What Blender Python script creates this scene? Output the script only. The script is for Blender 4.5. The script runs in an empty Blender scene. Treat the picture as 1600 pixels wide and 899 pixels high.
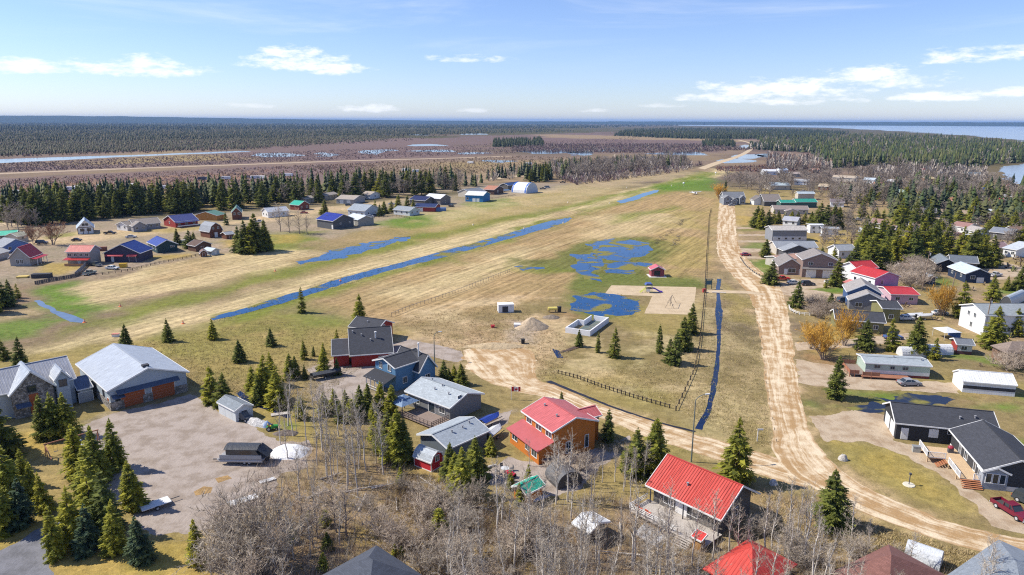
import bpy, math, random
import numpy as np
from mathutils import Vector, Matrix
HAZE = 0.5 / 12500.0
random.seed(7); RNG = np.random.default_rng(11)
SC = bpy.context.scene
COL = SC.collection
# ------------------------------------------------------------------ camera
H = 55.0; F = 1080.0                      # camera height (m), focal length in photo pixels (1600 wide)
PT = math.atan((449.5 - 189.5) / F); RO = 0.004
_cp, _sp, _cr, _sr = math.cos(PT), math.sin(PT), math.cos(RO), math.sin(RO)
FW = np.array((0, _cp, -_sp)); _U0 = np.array((0, _sp, _cp)); _R0 = np.array((1., 0, 0))
RT = _cr * _R0 + _sr * _U0; UP = -_sr * _R0 + _cr * _U0
cam_d = bpy.data.cameras.new('camera'); cam = bpy.data.objects.new('camera', cam_d); COL.objects.link(cam)
cam_d.sensor_width = 36.0; cam_d.lens = 36.0 * F / 1600.0
cam_d.clip_start = 0.5; cam_d.clip_end = 120000
cam.matrix_world = Matrix(((RT[0], UP[0], -FW[0], 0), (RT[1], UP[1], -FW[1], 0), (RT[2], UP[2], -FW[2], H), (0, 0, 0, 1)))
SC.camera = cam

def ray(u, v):
    return (u - 800) / F * RT - (v - 449.5) / F * UP + FW
def G(u, v, z=0.0):
    """the point of the plane at height z that the photograph shows at pixel u, v"""
    d = ray(u, v); t = (z - H) / d[2]
    return np.array((d[0] * t, d[1] * t))
def hgt(u, vb, vt):
    p = G(u, vb); d = ray(u, vt)
    return H + d[2] * p[1] / d[1]
def Garr(P, z=0.0):
    return np.array([G(a, b, z) for a, b in P])

# ------------------------------------------------------------------ sky, sun, exposure
SUN_EL = math.radians(46); SHADOW_AZ = math.radians(-7)      # shadows fall to +x, a little towards the camera
sun_dir = Vector((math.cos(SUN_EL) * math.cos(SHADOW_AZ), math.cos(SUN_EL) * math.sin(SHADOW_AZ), -math.sin(SUN_EL)))
sd = bpy.data.lights.new('sun', 'SUN'); sd.energy = 5.0; sd.angle = math.radians(0.53); sd.color = (1.0, 0.93, 0.80)
so = bpy.data.objects.new('sun', sd); COL.objects.link(so); so.location = (-200, 60, 300)
so.rotation_mode = 'QUATERNION'; so.rotation_quaternion = sun_dir.to_track_quat('-Z', 'Y')
SC.view_settings.view_transform = 'Standard'; SC.view_settings.look = 'None'
SC.view_settings.exposure = 0.35; SC.view_settings.gamma = 1.0; SC.view_settings.use_curve_mapping = False
SC.render.engine = 'CYCLES'
SC.cycles.use_denoising = False; SC.cycles.filter_width = 1.15; SC.cycles.max_bounces = 6; SC.cycles.diffuse_bounces = 3; SC.cycles.transparent_max_bounces = 8
SC.cycles.volume_bounces = 0; SC.cycles.sample_clamp_indirect = 4.0
SC.render.film_transparent = False

class NT:
    """small helper round a node tree"""
    def __init__(s, tree): s.t = tree; s.n = tree.nodes; s.n.clear()
    def new(s, typ, **kw):
        n = s.n.new(typ)
        for k, v in kw.items(): setattr(n, k, v)
        return n
    def put(s, sock, v):
        if v is None: return
        if hasattr(v, 'is_output'): s.t.links.new(v, sock)
        elif isinstance(v, (tuple, list)):
            sock.default_value = tuple(v) + ((1.0,) if len(v) == 3 and sock.type == 'RGBA' else ())
        else: sock.default_value = v
    def math(s, op, a, b=None, c=None, clamp=False):
        n = s.new('ShaderNodeMath', operation=op, use_clamp=clamp)
        for i, v in enumerate((a, b, c)): s.put(n.inputs[i], v)
        return n.outputs[0]
    def vmath(s, op, a, b=None):
        n = s.new('ShaderNodeVectorMath', operation=op); s.put(n.inputs[0], a); s.put(n.inputs[1], b)
        return n.outputs[0]
    def mix(s, fac, a, b, blend='MIX'):
        n = s.new('ShaderNodeMix', data_type='RGBA', blend_type=blend, clamp_result=False)
        s.put(n.inputs[0], fac); s.put(n.inputs[6], a); s.put(n.inputs[7], b)
        return n.outputs[2]
    def noise(s, vec, scale, detail=3.0, rough=0.55, dist=0.0):
        n = s.new('ShaderNodeTexNoise'); s.put(n.inputs['Vector'], vec); n.inputs['Scale'].default_value = scale
        n.inputs['Detail'].default_value = detail; n.inputs['Roughness'].default_value = rough; n.inputs['Distortion'].default_value = dist
        return n.outputs['Fac']
    def ramp(s, fac, a, b, lo=0.0, hi=1.0):
        n = s.new('ShaderNodeMapRange', interpolation_type='SMOOTHSTEP')
        for i, v in enumerate((fac, a, b, lo, hi)): s.put(n.inputs[i], v)
        return n.outputs[0]
    def comb(s, x, y, z=0.0):
        n = s.new('ShaderNodeCombineXYZ'); s.put(n.inputs[0], x); s.put(n.inputs[1], y); s.put(n.inputs[2], z); return n.outputs[0]
    def sep(s, v):
        n = s.new('ShaderNodeSeparateXYZ'); s.put(n.inputs[0], v); return n.outputs

world = bpy.data.worlds.new('World'); SC.world = world; world.use_nodes = True
w = NT(world.node_tree)
sky = w.new('ShaderNodeTexSky', sky_type='NISHITA', sun_disc=False)
sky.sun_elevation = SUN_EL; sky.sun_rotation = math.atan2(-sun_dir.x, -sun_dir.y); sky.altitude = 400; sky.air_density = 1.0; sky.dust_density = 0.2; sky.ozone_density = 2.5
tc = w.new('ShaderNodeTexCoord')
sx, sy, sz = w.sep(tc.outputs['Generated'])
az = w.math('ARCTAN2', sx, sy); el = w.math('ARCSINE', sz)
# clouds: puffs in (azimuth, elevation), edges broken by noise; (azimuth deg, elevation deg, half width, half height, strength)
pv = w.comb(w.math('MULTIPLY', az, 14.0), w.math('MULTIPLY', el, 42.0))
n1 = w.noise(pv, 1.3, 6, 0.62); n2 = w.noise(pv, 4.0, 5, 0.6)
edge = w.math('ADD', w.math('MULTIPLY', w.math('SUBTRACT', n1, 0.5), 3.0), w.math('MULTIPLY', w.math('SUBTRACT', n2, 0.5), 1.6))
CLOUDS = [(-15.6, 4.0, 6.0, 1.15, 1.0), (-17.0, 4.9, 3.4, .8, 1.0), (-27.0, 3.4, 6.0, 1.1, .95), (-34.5, 3.2, 4.0, .8, .9), (-3.6, 4.7, 4.4, .55, .7),
          (20.0, 2.2, 8.0, 1.25, 1.0), (25.5, 3.0, 5.4, 1.15, 1.0), (21.5, 1.5, 5.5, .6, .9), (32.5, 4.3, 4.4, .9, 1.0), (35.5, 2.0, 4.0, .75, .9), (30.5, 1.7, 3.4, .6, .9),
          (16.0, 1.8, 4.6, .7, .8), (29.0, 2.7, 4.0, .9, .95), (37.0, 4.6, 3.5, .7, .8), (-11.0, .85, 3.4, .5, .8), (-3.0, .8, 1.8, .3, .5), (6.5, .8, 2.0, .3, .5), (12.0, 1.2, 2.5, .3, .4), (-20, 1.0, 3, .3, .4),
          (48, 3.2, 5, .8, .9), (62, 2.4, 6, .7, .9), (-50, 3.5, 5, .8, .9), (-66, 2.6, 6, .7, .8), (85, 3.4, 5, .8, .9), (-88, 3.2, 6, .8, .9),
          (112, 2.8, 6, .8, .9), (-115, 3.5, 6, .8, .9), (140, 3.2, 6, .8, .9), (-145, 2.9, 7, .8, .9), (170, 3.3, 6, .8, .9)]
cl = None
for (a0, e0, wa, we, st) in CLOUDS:
    dx = w.math('DIVIDE', w.math('SUBTRACT', az, math.radians(a0)), math.radians(wa))
    dy = w.math('DIVIDE', w.math('SUBTRACT', el, math.radians(e0)), math.radians(we))
    dyb = w.math('MAXIMUM', dy, w.math('MULTIPLY', dy, -1.7))           # flatter bases
    r2 = w.math('ADD', w.math('MULTIPLY', dx, dx), w.math('MULTIPLY', dyb, dyb))
    m = w.math('ADD', w.math('SUBTRACT', 0.75, r2), edge)
    m = w.math('MULTIPLY', w.ramp(m, 0.0, 1.1), st)
    cl = m if cl is None else w.math('MAXIMUM', cl, m)
# thin high streaks all round
cv = w.comb(w.math('MULTIPLY', w.math('ADD', az, w.math('MULTIPLY', el, -1.2)), 2.2), w.math('MULTIPLY', el, 20.0))
ci = w.noise(cv, 1.0, 6, 0.6, 0.4)
ci = w.math('MULTIPLY', w.ramp(ci, 0.47, 0.8), w.ramp(el, 0.05, 0.13, 0.0, 0.38))
cl = w.math('MAXIMUM', cl, ci)
skyc = w.mix(1.0, sky.outputs[0], (0.77, 0.815, 1.05), 'MULTIPLY')
col = w.mix(cl, skyc, (7.6, 7.7, 7.8))
bg = w.new('ShaderNodeBackground'); w.put(bg.inputs[0], col); bg.inputs[1].default_value = 0.125
wo = w.new('ShaderNodeOutputWorld'); w.t.links.new(bg.outputs[0], wo.inputs[0])

# ------------------------------------------------------------------ mesh helpers
def fast_mesh(name, V, T, colr=None, uv=None, smooth=False):
    V = np.asarray(V, np.float32); T = np.asarray(T, np.int32)
    me = bpy.data.meshes.new(name); n, k = T.shape
    me.vertices.add(len(V)); me.vertices.foreach_set('co', V.ravel())
    me.loops.add(n * k); me.loops.foreach_set('vertex_index', T.ravel())
    me.polygons.add(n); me.polygons.foreach_set('loop_start', np.arange(0, n * k, k, dtype=np.int32))
    me.polygons.foreach_set('loop_total', np.full(n, k, np.int32))
    if smooth: me.polygons.foreach_set('use_smooth', np.ones(n, bool))
    me.update(calc_edges=True)
    if colr is not None:
        a = me.color_attributes.new('Col', 'FLOAT_COLOR', 'POINT'); c = np.ones((len(V), 4), np.float32); c[:, :colr.shape[1]] = colr
        a.data.foreach_set('color', c.ravel())
    if uv is not None:
        l = me.uv_layers.new(name='UVMap'); l.data.foreach_set('uv', np.asarray(uv, np.float32)[T.ravel()].ravel())
    return me

class MB:
    """collects faces in world space; build() makes ONE mesh object, coordinates relative to its root"""
    def __init__(s): s.v = []; s.f = []; s.uv = []
    def face(s, pts, uv=None):
        b = len(s.v); s.v += [tuple(float(c) for c in p) for p in pts]; s.f.append(tuple(range(b, b + len(pts))))
        s.uv.append(uv if uv is not None else [(0, 0)] * len(pts)); return s
    def hexa(s, q):
        """q: 4 bottom + 4 top corners, counter-clockwise from above"""
        for i in ((3, 2, 1, 0), (4, 5, 6, 7), (0, 1, 5, 4), (1, 2, 6, 5), (2, 3, 7, 6), (3, 0, 4, 7)): s.face([q[k] for k in i])
        return s
    def box(s, c, ax, ay, dx, dy, z0, z1):
        """box from corner c (xy) along unit vectors ax, ay"""
        p = [np.array(c), np.array(c) + np.array(ax) * dx, np.array(c) + np.array(ax) * dx + np.array(ay) * dy, np.array(c) + np.array(ay) * dy]
        return s.hexa([(*a, z0) for a in p] + [(*a, z1) for a in p])
    def bar(s, a, b, r, n=6, r2=None):
        a = Vector(a); b = Vector(b); d = (b - a); d.normalize(); r2 = r if r2 is None else r2
        o = d.orthogonal().normalized(); e = d.cross(o)
        A = [a + (o * math.cos(2 * math.pi * i / n) + e * math.sin(2 * math.pi * i / n)) * r for i in range(n)]
        B = [b + (o * math.cos(2 * math.pi * i / n) + e * math.sin(2 * math.pi * i / n)) * r2 for i in range(n)]
        for i in range(n): j = (i + 1) % n; s.face([A[i], A[j], B[j], B[i]])
        s.face(A[::-1]); s.face(B); return s
    def beam(s, a, b, wd, ht):
        """rectangular bar between two points; wd sideways, ht vertical"""
        a = Vector(a); b = Vector(b); d = (b - a).normalized(); sd_ = d.cross(Vector((0, 0, 1)))
        sd_ = Vector((1, 0, 0)) if sd_.length < 1e-4 else sd_.normalized(); up = sd_.cross(d)
        x = sd_ * wd / 2; y = up * ht / 2
        A = [a - x - y, a + x - y, a + x + y, a - x + y]; B = [p + (b - a) for p in A]
        for i in range(4): j = (i + 1) % 4; s.face([A[i], A[j], B[j], B[i]])
        s.face(A[::-1]); s.face(B); return s
    def lathe(s, c, prof, n=10):
        """prof: list of (r, z) above c"""
        R = [[(c[0] + r * math.cos(2 * math.pi * i / n), c[1] + r * math.sin(2 * math.pi * i / n), c[2] + z) for i in range(n)] for r, z in prof]
        for a, b in zip(R, R[1:]):
            for i in range(n): j = (i + 1) % n; s.face([a[i], a[j], b[j], b[i]])
        s.face(R[0][::-1]); s.face(R[-1]); return s
    def build(s, name, m, parent=None, smooth=False):
        o0 = np.array(parent['_o']) if parent is not None and '_o' in parent else np.zeros(3)
        if parent is None: o0 = np.array(ORG)
        me = bpy.data.meshes.new(name); me.from_pydata([tuple(np.array(p) - o0) for p in s.v], [], s.f)
        l = me.uv_layers.new(name='UVMap'); k = [c for u in s.uv for p in u for c in p]; l.data.foreach_set('uv', k)
        me.materials.append(m)
        if smooth: me.polygons.foreach_set('use_smooth', [True] * len(me.polygons))
        ob = bpy.data.objects.new(name, me); COL.objects.link(ob)
        if parent is not None: ob.parent = parent
        else: ob.location = o0
        ob['_o'] = [float(c) for c in o0]; return ob
ORG = (0, 0, 0)
def setorg(p, z=0.0):
    global ORG; ORG = (float(p[0]), float(p[1]), z)
def tag(o, label=None, cat=None, group=None, kind=None):
    for k, v in (('label', label), ('category', cat), ('group', group), ('kind', kind)):
        if v: o[k] = v
    return o
def empty(name, p, z=0.0):
    e = bpy.data.objects.new(name, None); COL.objects.link(e); e.location = (float(p[0]), float(p[1]), z); e.empty_display_size = .5
    e['_o'] = [float(p[0]), float(p[1]), z]; return e

# ------------------------------------------------------------------ numpy noise
def _h(ix, iy, s):
    n = (ix.astype(np.int64) * 374761393 + iy.astype(np.int64) * 668265263 + s * 2147483647) & 0xffffffff
    n = ((n ^ (n >> 13)) * 1274126177) & 0xffffffff
    return ((n ^ (n >> 16)) & 0xffff) / 65535.0
def vnoise(x, y, s=0):
    x = np.asarray(x, float); y = np.asarray(y, float)
    ix = np.floor(x); iy = np.floor(y); fx = x - ix; fy = y - iy; fx = fx * fx * (3 - 2 * fx); fy = fy * fy * (3 - 2 * fy)
    a = _h(ix, iy, s); b = _h(ix + 1, iy, s); c = _h(ix, iy + 1, s); d = _h(ix + 1, iy + 1, s)
    return a + (b - a) * fx + (c - a) * fy + (a - b - c + d) * fx * fy
def fbm(x, y, s=0, o=4):
    t = 0; a = .5
    for i in range(o): t = t + a * vnoise(x, y, s + i); x = x * 2.03 + 7.1; y = y * 2.03 - 3.7; a *= .5
    return t / (1 - .5 ** o)
def poly_sd(X, Y, P):
    """signed distance to polygon, positive inside"""
    d = np.full(X.shape, 1e18); ins = np.zeros(X.shape, bool)
    for (x0, y0), (x1, y1) in zip(P, np.roll(P, -1, 0)):
        ex, ey = x1 - x0, y1 - y0; t = np.clip(((X - x0) * ex + (Y - y0) * ey) / (ex * ex + ey * ey + 1e-12), 0, 1)
        d = np.minimum(d, (X - x0 - t * ex) ** 2 + (Y - y0 - t * ey) ** 2)
        c = (y0 > Y) != (y1 > Y)
        ins ^= c & (X < (x1 - x0) * (Y - y0) / (y1 - y0 + 1e-30) + x0)
    d = np.sqrt(d); return np.where(ins, d, -d)

# ------------------------------------------------------------------ materials
_M = {}
def _base(name):
    m = bpy.data.materials.new(name); m.use_nodes = True; t = NT(m.node_tree)
    bs = t.new('ShaderNodeBsdfPrincipled'); o = t.new('ShaderNodeOutputMaterial'); t.t.links.new(bs.outputs[0], o.inputs[0])
    bs.inputs['Specular IOR Level'].default_value = 0.3
    return m, t, bs
def bump(t, bs, h, dist, strength=1.0):
    b = t.new('ShaderNodeBump'); b.inputs['Distance'].default_value = dist; b.inputs['Strength'].default_value = strength
    t.put(b.inputs['Height'], h); t.t.links.new(b.outputs[0], bs.inputs['Normal'])
def M(kind, c, rough=None):
    c = tuple(round(x, 3) for x in c); key = (kind, c, rough)
    if key in _M: return _M[key]
    m, t, bs = _base(kind + '_%02d' % len(_M)); _M[key] = m
    oc = t.new('ShaderNodeTexCoord').outputs['Object']
    if kind in ('shingle', 'metal'): uv = t.new('ShaderNodeTexCoord').outputs['UV']
    nz = t.noise(oc, 0.7, 4); nf = t.noise(oc, 9.0, 3)
    gr = t.math('ADD', t.math('MULTIPLY', nz, .30), t.math('MULTIPLY', nf, .18)); gr = t.math('ADD', gr, .76)   # weathering
    r = .75
    if kind == 'siding':
        z = t.sep(oc)[2]; ln = t.math('FRACT', t.math('MULTIPLY', z, 1 / .21))
        gr = t.math('MULTIPLY', gr, t.ramp(ln, 0.0, .22, .82, 1.0)); bump(t, bs, ln, .02, .6)
    elif kind == 'board':
        x, y, z = t.sep(oc); ln = t.math('FRACT', t.math('MULTIPLY', t.math('ADD', x, y), 1 / .32))
        gr = t.math('MULTIPLY', gr, t.ramp(ln, 0.0, .16, .84, 1.0)); bump(t, bs, ln, .02, .5)
    elif kind == 'shingle':
        br = t.new('ShaderNodeTexBrick'); t.put(br.inputs['Vector'], t.comb(t.sep(uv)[0], t.sep(uv)[1])); br.inputs['Scale'].default_value = 1.0
        br.inputs['Brick Width'].default_value = .5; br.inputs['Row Height'].default_value = .2; br.inputs['Mortar Size'].default_value = .012
        br.inputs['Color1'].default_value = (.80, .80, .80, 1); br.inputs['Color2'].default_value = (1.15, 1.15, 1.15, 1); br.inputs['Mortar'].default_value = (.6, .6, .6, 1)
        sp = t.noise(oc, 24.0, 2, .7); gr = t.math('MULTIPLY', gr, t.ramp(sp, .2, .8, .65, 1.35)); r = .9
    elif kind == 'metal':
        u_, v_, _ = t.sep(uv); ln = t.math('ABSOLUTE', t.math('SUBTRACT', t.math('FRACT', t.math('MULTIPLY', u_, 1 / .46)), .5))
        bump(t, bs, t.ramp(ln, .38, .5), .035, .8); gr = t.math('MULTIPLY', gr, t.ramp(ln, .40, .5, 1.0, .86)); r = .42
        st = t.noise(t.comb(t.math('MULTIPLY', u_, 3.0), t.math('MULTIPLY', v_, .25)), 2.0, 3); gr = t.math('MULTIPLY', gr, t.ramp(st, .3, .7, .76, 1.12))
    elif kind == 'stone':
        vo = t.new('ShaderNodeTexVoronoi'); t.put(vo.inputs['Vector'], oc); vo.inputs['Scale'].default_value = 2.6
        vd = t.new('ShaderNodeTexVoronoi', feature='DISTANCE_TO_EDGE'); t.put(vd.inputs['Vector'], oc); vd.inputs['Scale'].default_value = 2.6
        gr = t.math('MULTIPLY', gr, t.ramp(t.sep(vo.outputs['Color'])[0], 0, 1, .55, 1.5)); gr = t.math('MULTIPLY', gr, t.ramp(vd.outputs[0], 0, .06, .5, 1))
        bump(t, bs, t.ramp(vd.outputs[0], 0, .1), .05, .8)
    elif kind == 'wood':
        x, y, z = t.sep(oc); st = t.noise(t.comb(t.math('MULTIPLY', x, 6), t.math('MULTIPLY', y, 6), t.math('MULTIPLY', z, 6)), 1.2, 4, .6, .8)
        gr = t.math('MULTIPLY', gr, t.ramp(st, .2, .8, .7, 1.2))
    elif kind == 'glass':
        r = .06; bs.inputs['Specular IOR Level'].default_value = .7; gr = t.math('ADD', t.math('MULTIPLY', nz, .1), .95)
    elif kind == 'paint':
        r = .28; bs.inputs['Specular IOR Level'].default_value = .5; gr = t.math('ADD', t.math('MULTIPLY', nz, .12), .94)
    elif kind == 'tarp':
        r = .5; wv = t.noise(oc, 3.0, 4, .6, .6); bump(t, bs, wv, .12, .9)
    elif kind == 'rock':
        bump(t, bs, t.noise(oc, 2.2, 6, .65), .25, 1.0); gr = t.math('MULTIPLY', gr, t.ramp(t.noise(oc, 3.0, 5), .3, .7, .7, 1.25)); r = .95
    elif kind == 'dirt':
        bump(t, bs, t.noise(oc, 1.6, 7, .7), .22, 1.0); gr = t.math('MULTIPLY', gr, t.ramp(t.noise(oc, 1.1, 7, .7), .3, .7, .72, 1.28)); r = .95
    cm = t.new('ShaderNodeVectorMath', operation='SCALE'); cm.inputs[0].default_value = c; t.put(cm.inputs['Scale'], gr)
    colr = cm.outputs[0]
    if kind == 'shingle': colr = t.mix(.8, colr, br.outputs['Color'], 'MULTIPLY')
    t.put(bs.inputs['Base Color'], colr); bs.inputs['Roughness'].default_value = r if rough is None else rough
    return m

def foliage(name, c1, c2, c3, trans=.25, by_col=False):
    m, t, bs = _base(name)
    oi = t.new('ShaderNodeObjectInfo').outputs['Random']; oc = t.new('ShaderNodeTexCoord').outputs['Object']
    if by_col:
        a = t.new('ShaderNodeVertexColor', layer_name='Col'); c = a.outputs[0]
        c = t.mix(1.0, c, t.mix(t.noise(oc, .9, 3), (.7, .7, .7), (1.3, 1.3, 1.3)), 'MULTIPLY')
    else:
        c = t.mix(oi, c1, c2); c = t.mix(t.ramp(t.noise(oc, 7.0, 3), .35, .7), c, c3)
        g = t.new('ShaderNodeNewGeometry'); rnd = g.outputs['Random Per Island']
        c = t.mix(1.0, c, t.mix(rnd, (.65, .65, .65), (1.4, 1.4, 1.35)), 'MULTIPLY')
    t.put(bs.inputs['Base Color'], c); bs.inputs['Roughness'].default_value = .7; bs.inputs['Specular IOR Level'].default_value = .2
    if trans:
        tr = t.new('ShaderNodeBsdfTranslucent'); t.put(tr.inputs[0], c); mx = t.new('ShaderNodeMixShader'); mx.inputs[0].default_value = trans
        t.t.links.new(bs.outputs[0], mx.inputs[1]); t.t.links.new(tr.outputs[0], mx.inputs[2])
        o = [n for n in t.n if n.type == 'OUTPUT_MATERIAL'][0]; t.t.links.new(mx.outputs[0], o.inputs[0])
    return m
WHITE = M('plain', (.72, .72, .71)); GLASS = M('glass', (.03, .04, .05))

# ------------------------------------------------------------------ ground sheet
def axis(near, step, g1, far1, g2, far2):
    a = list(np.arange(0, near, step)); x = near
    while x < far1: a.append(x); x += max(step, (x - near) * g1 + step)
    while x < far2: a.append(x); x *= 1 + g2
    return np.array(a + [far2])
ys = 48 + axis(110, .9, .010, 700, .03, 42000); ys = np.concatenate(([-400, -150, -60, 0, 25, 38], ys))
xp = axis(105, .95, .012, 700, .035, 38000); xs = np.concatenate((-xp[:0:-1], xp))
GX, GY = np.meshgrid(xs, ys); gx, gy = GX.ravel(), GY.ravel()
wx = (fbm(gx / 6, gy / 6, 3) - .5) ; wy = (fbm(gx / 6, gy / 6, 9) - .5)
dist = np.hypot(gx, gy)
STRAW = (.47, .37, .20); TAN = (.345, .24, .118); BASE = (.34, .255, .105); OLIVE = (.30, .235, .080); GREEN = (.16, .185, .032); LUSH = (.10, .185, .022)
LITTER = (.30, .21, .12); DIRT = (.50, .375, .225); GREY = (.31, .255, .20); SAND = (.48, .36, .21); PURP = (.165, .112, .112); MTAN = (.29, .21, .13)
FLOOR = (.075, .07, .035); RUST = (.30, .175, .085); DARK = (.10, .085, .05); YELL = (.38, .27, .075); GBRN = (.27, .19, .10)
gc = np.tile(np.array(BASE), (len(gx), 1)); stripe = np.zeros(len(gx))
def paint(c, P, soft=2.0, k=1.0, warp=5.0, st=None, brk=0.0, bs_=8.0):
    """lay a ground cover of colour c over the area seen at the pixels P; brk breaks it into patches"""
    global gc, stripe
    W = Garr(P); cen = W.mean(0); dm = np.hypot(*cen); sc = max(1.0, dm / 150)
    soft *= sc; warp *= sc
    lo = W.min(0) - soft - warp; hi = W.max(0) + soft + warp
    i = np.where((gx > lo[0]) & (gx < hi[0]) & (gy > lo[1]) & (gy < hi[1]))[0]
    if not len(i): return
    q = 1 / sc
    X = gx[i] + (fbm(gx[i] * q / 6, gy[i] * q / 6, 3) - .5) * 2 * warp; Y = gy[i] + (fbm(gx[i] * q / 6, gy[i] * q / 6, 9) - .5) * 2 * warp
    m = np.clip(poly_sd(X, Y, W) / soft * .5 + .5, 0, 1); m = m * m * (3 - 2 * m)
    if brk: m = m * np.clip((fbm(gx[i] / bs_ * q, gy[i] / bs_ * q, 21) - .5 + (.5 - brk * .5)) * 5, 0, 1)
    m = (m * k)[:, None]
    gc[i] = gc[i] * (1 - m) + np.array(c) * m
    if st is not None: stripe[i] = stripe[i] * (1 - m[:, 0]) + st * m[:, 0]
# far country
far = [(-400, 190.5), (2000, 196.5), (2000, 262), (1160, 266), (900, 285), (700, 296), (380, 310), (-400, 330)]
paint(PURP, far, 10, 1, 20); paint((.24, .175, .125), far, 10, .4, 10, brk=.7, bs_=14)
paint(FLOOR, [(-400, 188), (900, 191.5), (1100, 212), (900, 214), (760, 222), (560, 232), (380, 240), (-400, 262)], 8, 1, 20)
paint(FLOOR, [(960, 192), (2000, 197), (2000, 420), (1560, 300), (1430, 262), (1260, 262), (1180, 216), (1000, 216)], 8, .8, 20)
paint(PURP, [(350, 232), (600, 218), (960, 206), (1000, 214), (760, 226), (700, 246), (300, 262)], 6, .9, 12)
paint(PURP, [(800, 214), (1180, 216), (1190, 226), (1000, 238), (800, 238)], 5, .9, 12); paint(MTAN, [(840, 210), (1000, 213), (1180, 219), (1180, 222), (840, 215)], 2, .9, 5)
paint(MTAN, [(-100, 268), (200, 262), (410, 255), (800, 243), (800, 262), (560, 270), (420, 268), (420, 256)], 5, .25, 8, brk=.6)
paint(MTAN, [(-100, 279), (50, 280), (120, 277), (50, 288), (-100, 290)], 2, 1, 2)
paint(PURP, [(0, 262), (400, 250), (400, 256), (0, 270)], 3, .8, 4)
paint(RUST, [(100, 288), (400, 268), (400, 282), (300, 290), (0, 312), (-100, 320), (-100, 296)], 4, .55, 8)
paint(MTAN, [(770, 250), (1060, 262), (1120, 262), (960, 286), (800, 286), (700, 290)], 4, .9, 8)
paint(MTAN, [(1060, 232), (1200, 222), (1270, 238), (1250, 262), (1120, 262), (1050, 252)], 3, .5, 6, brk=.8)
paint(PURP, [(-100, 284), (0, 278), (400, 260), (560, 256), (560, 275), (420, 298), (200, 316), (0, 328), (-100, 335)], 3, .85, 5)
paint(RUST, [(-100, 296), (0, 290), (400, 268), (420, 290), (200, 308), (0, 318), (-100, 325)], 4, .5, 8, brk=.7)
# left village ground
paint(GREY, [(-300, 330), (60, 338), (330, 330), (600, 300), (830, 285), (900, 288), (860, 300), (690, 328), (600, 352), (420, 390), (330, 398), (180, 430), (60, 440), (-300, 470)], 3, .65, 4)
paint(SAND, [(-200, 378), (60, 372), (180, 360), (330, 350), (480, 332), (600, 312), (640, 305), (640, 310), (560, 328), (420, 345), (260, 366), (150, 378), (60, 386), (-200, 400)], 2, .9, 3)
paint(SAND, [(440, 320), (520, 308), (560, 322), (500, 332)], 2, .8, 3); paint(OLIVE, [(210, 362), (330, 352), (330, 356), (250, 365)], 1.5, .8, 2)
paint(GREEN, [(70, 370), (120, 362), (115, 370), (80, 374)], 1, .7, 2); paint(YELL, [(60, 412), (130, 410), (140, 418), (100, 432), (65, 428)], 1.5, .8, 2)
paint(YELL, [(235, 402), (290, 396), (300, 400), (250, 408)], 1.5, .8, 2); paint(YELL, [(345, 375), (372, 372), (376, 384), (350, 388)], 1.5, .8, 2)
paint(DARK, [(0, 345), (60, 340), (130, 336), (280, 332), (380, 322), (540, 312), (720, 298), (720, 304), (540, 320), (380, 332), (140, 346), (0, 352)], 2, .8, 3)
# airfield
paint(STRAW, [(110, 445), (270, 408), (440, 384), (490, 396), (420, 425), (300, 452), (150, 482), (105, 470)], 3, .9, 5, st=.9)
paint(TAN, [(270, 412), (400, 396), (350, 420), (200, 450)], 3, .6, 5, brk=.6)
paint(STRAW, [(640, 352), (820, 300), (900, 285), (1060, 268), (1100, 268), (900, 312), (700, 360)], 3, .55, 5, st=.6)
paint(STRAW, [(20, 548), (300, 480), (520, 424), (760, 355), (960, 302), (1120, 264), (1166, 264), (1010, 308), (860, 352), (640, 418), (440, 472), (300, 507), (60, 562)], 3, .95, 4, st=1.0)
paint(GREEN, [(170, 492), (400, 432), (640, 372), (760, 346), (1000, 296), (1080, 274), (1092, 276), (1010, 299), (780, 350), (640, 384), (420, 440), (190, 500)], 2, .85, 3)
paint(LUSH, [(430, 372), (520, 360), (600, 345), (760, 312), (840, 304), (790, 322), (690, 352), (560, 388), (470, 418), (440, 420), (420, 400)], 4, .9, 6, brk=.85, bs_=14)
paint(GREEN, [(400, 366), (500, 362), (480, 385), (410, 392)], 3, .9, 5); paint(YELL, [(425, 368), (470, 366), (470, 378), (430, 380)], 2, .7, 3)
paint(OLIVE, [(640, 352), (860, 300), (900, 300), (820, 330), (700, 366)], 4, .5, 6, brk=.6)
paint(STRAW, [(640, 335), (760, 316), (830, 308), (820, 318), (700, 345)], 3, .7, 4, brk=.6, bs_=14)
paint(LUSH, [(55, 446), (105, 442), (130, 470), (160, 490), (120, 500), (75, 482)], 3, .95, 5); paint(LUSH, [(-60, 505), (70, 494), (110, 500), (60, 522), (-60, 545)], 3, .8, 5)
paint(STRAW, [(0, 490), (60, 478), (70, 488), (0, 502)], 3, .7, 4); paint(GREEN, [(130, 500), (260, 478), (300, 470), (180, 512), (100, 530)], 3, .6, 5)
paint(OLIVE, [(-60, 575), (150, 540), (330, 505), (420, 490), (640, 520), (560, 560), (330, 600), (300, 570), (170, 560), (-60, 640)], 4, .75, 6)
paint(GREEN, [(230, 530), (330, 505), (470, 470), (560, 480), (560, 500), (440, 530), (330, 570), (260, 560)], 4, .35, 6, brk=.55)
paint(LUSH, [(440, 490), (560, 486), (570, 510), (480, 520)], 4, .35, 6, brk=.6)
paint(GREEN, [(330, 492), (480, 455), (640, 415), (840, 345), (905, 336), (870, 360), (720, 400), (560, 448), (450, 480), (350, 508)], 2, .9, 3)
paint(GREEN, [(850, 350), (1000, 303), (1100, 268), (1120, 272), (1030, 305), (930, 338), (870, 358)], 2.5, .9, 3)
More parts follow.
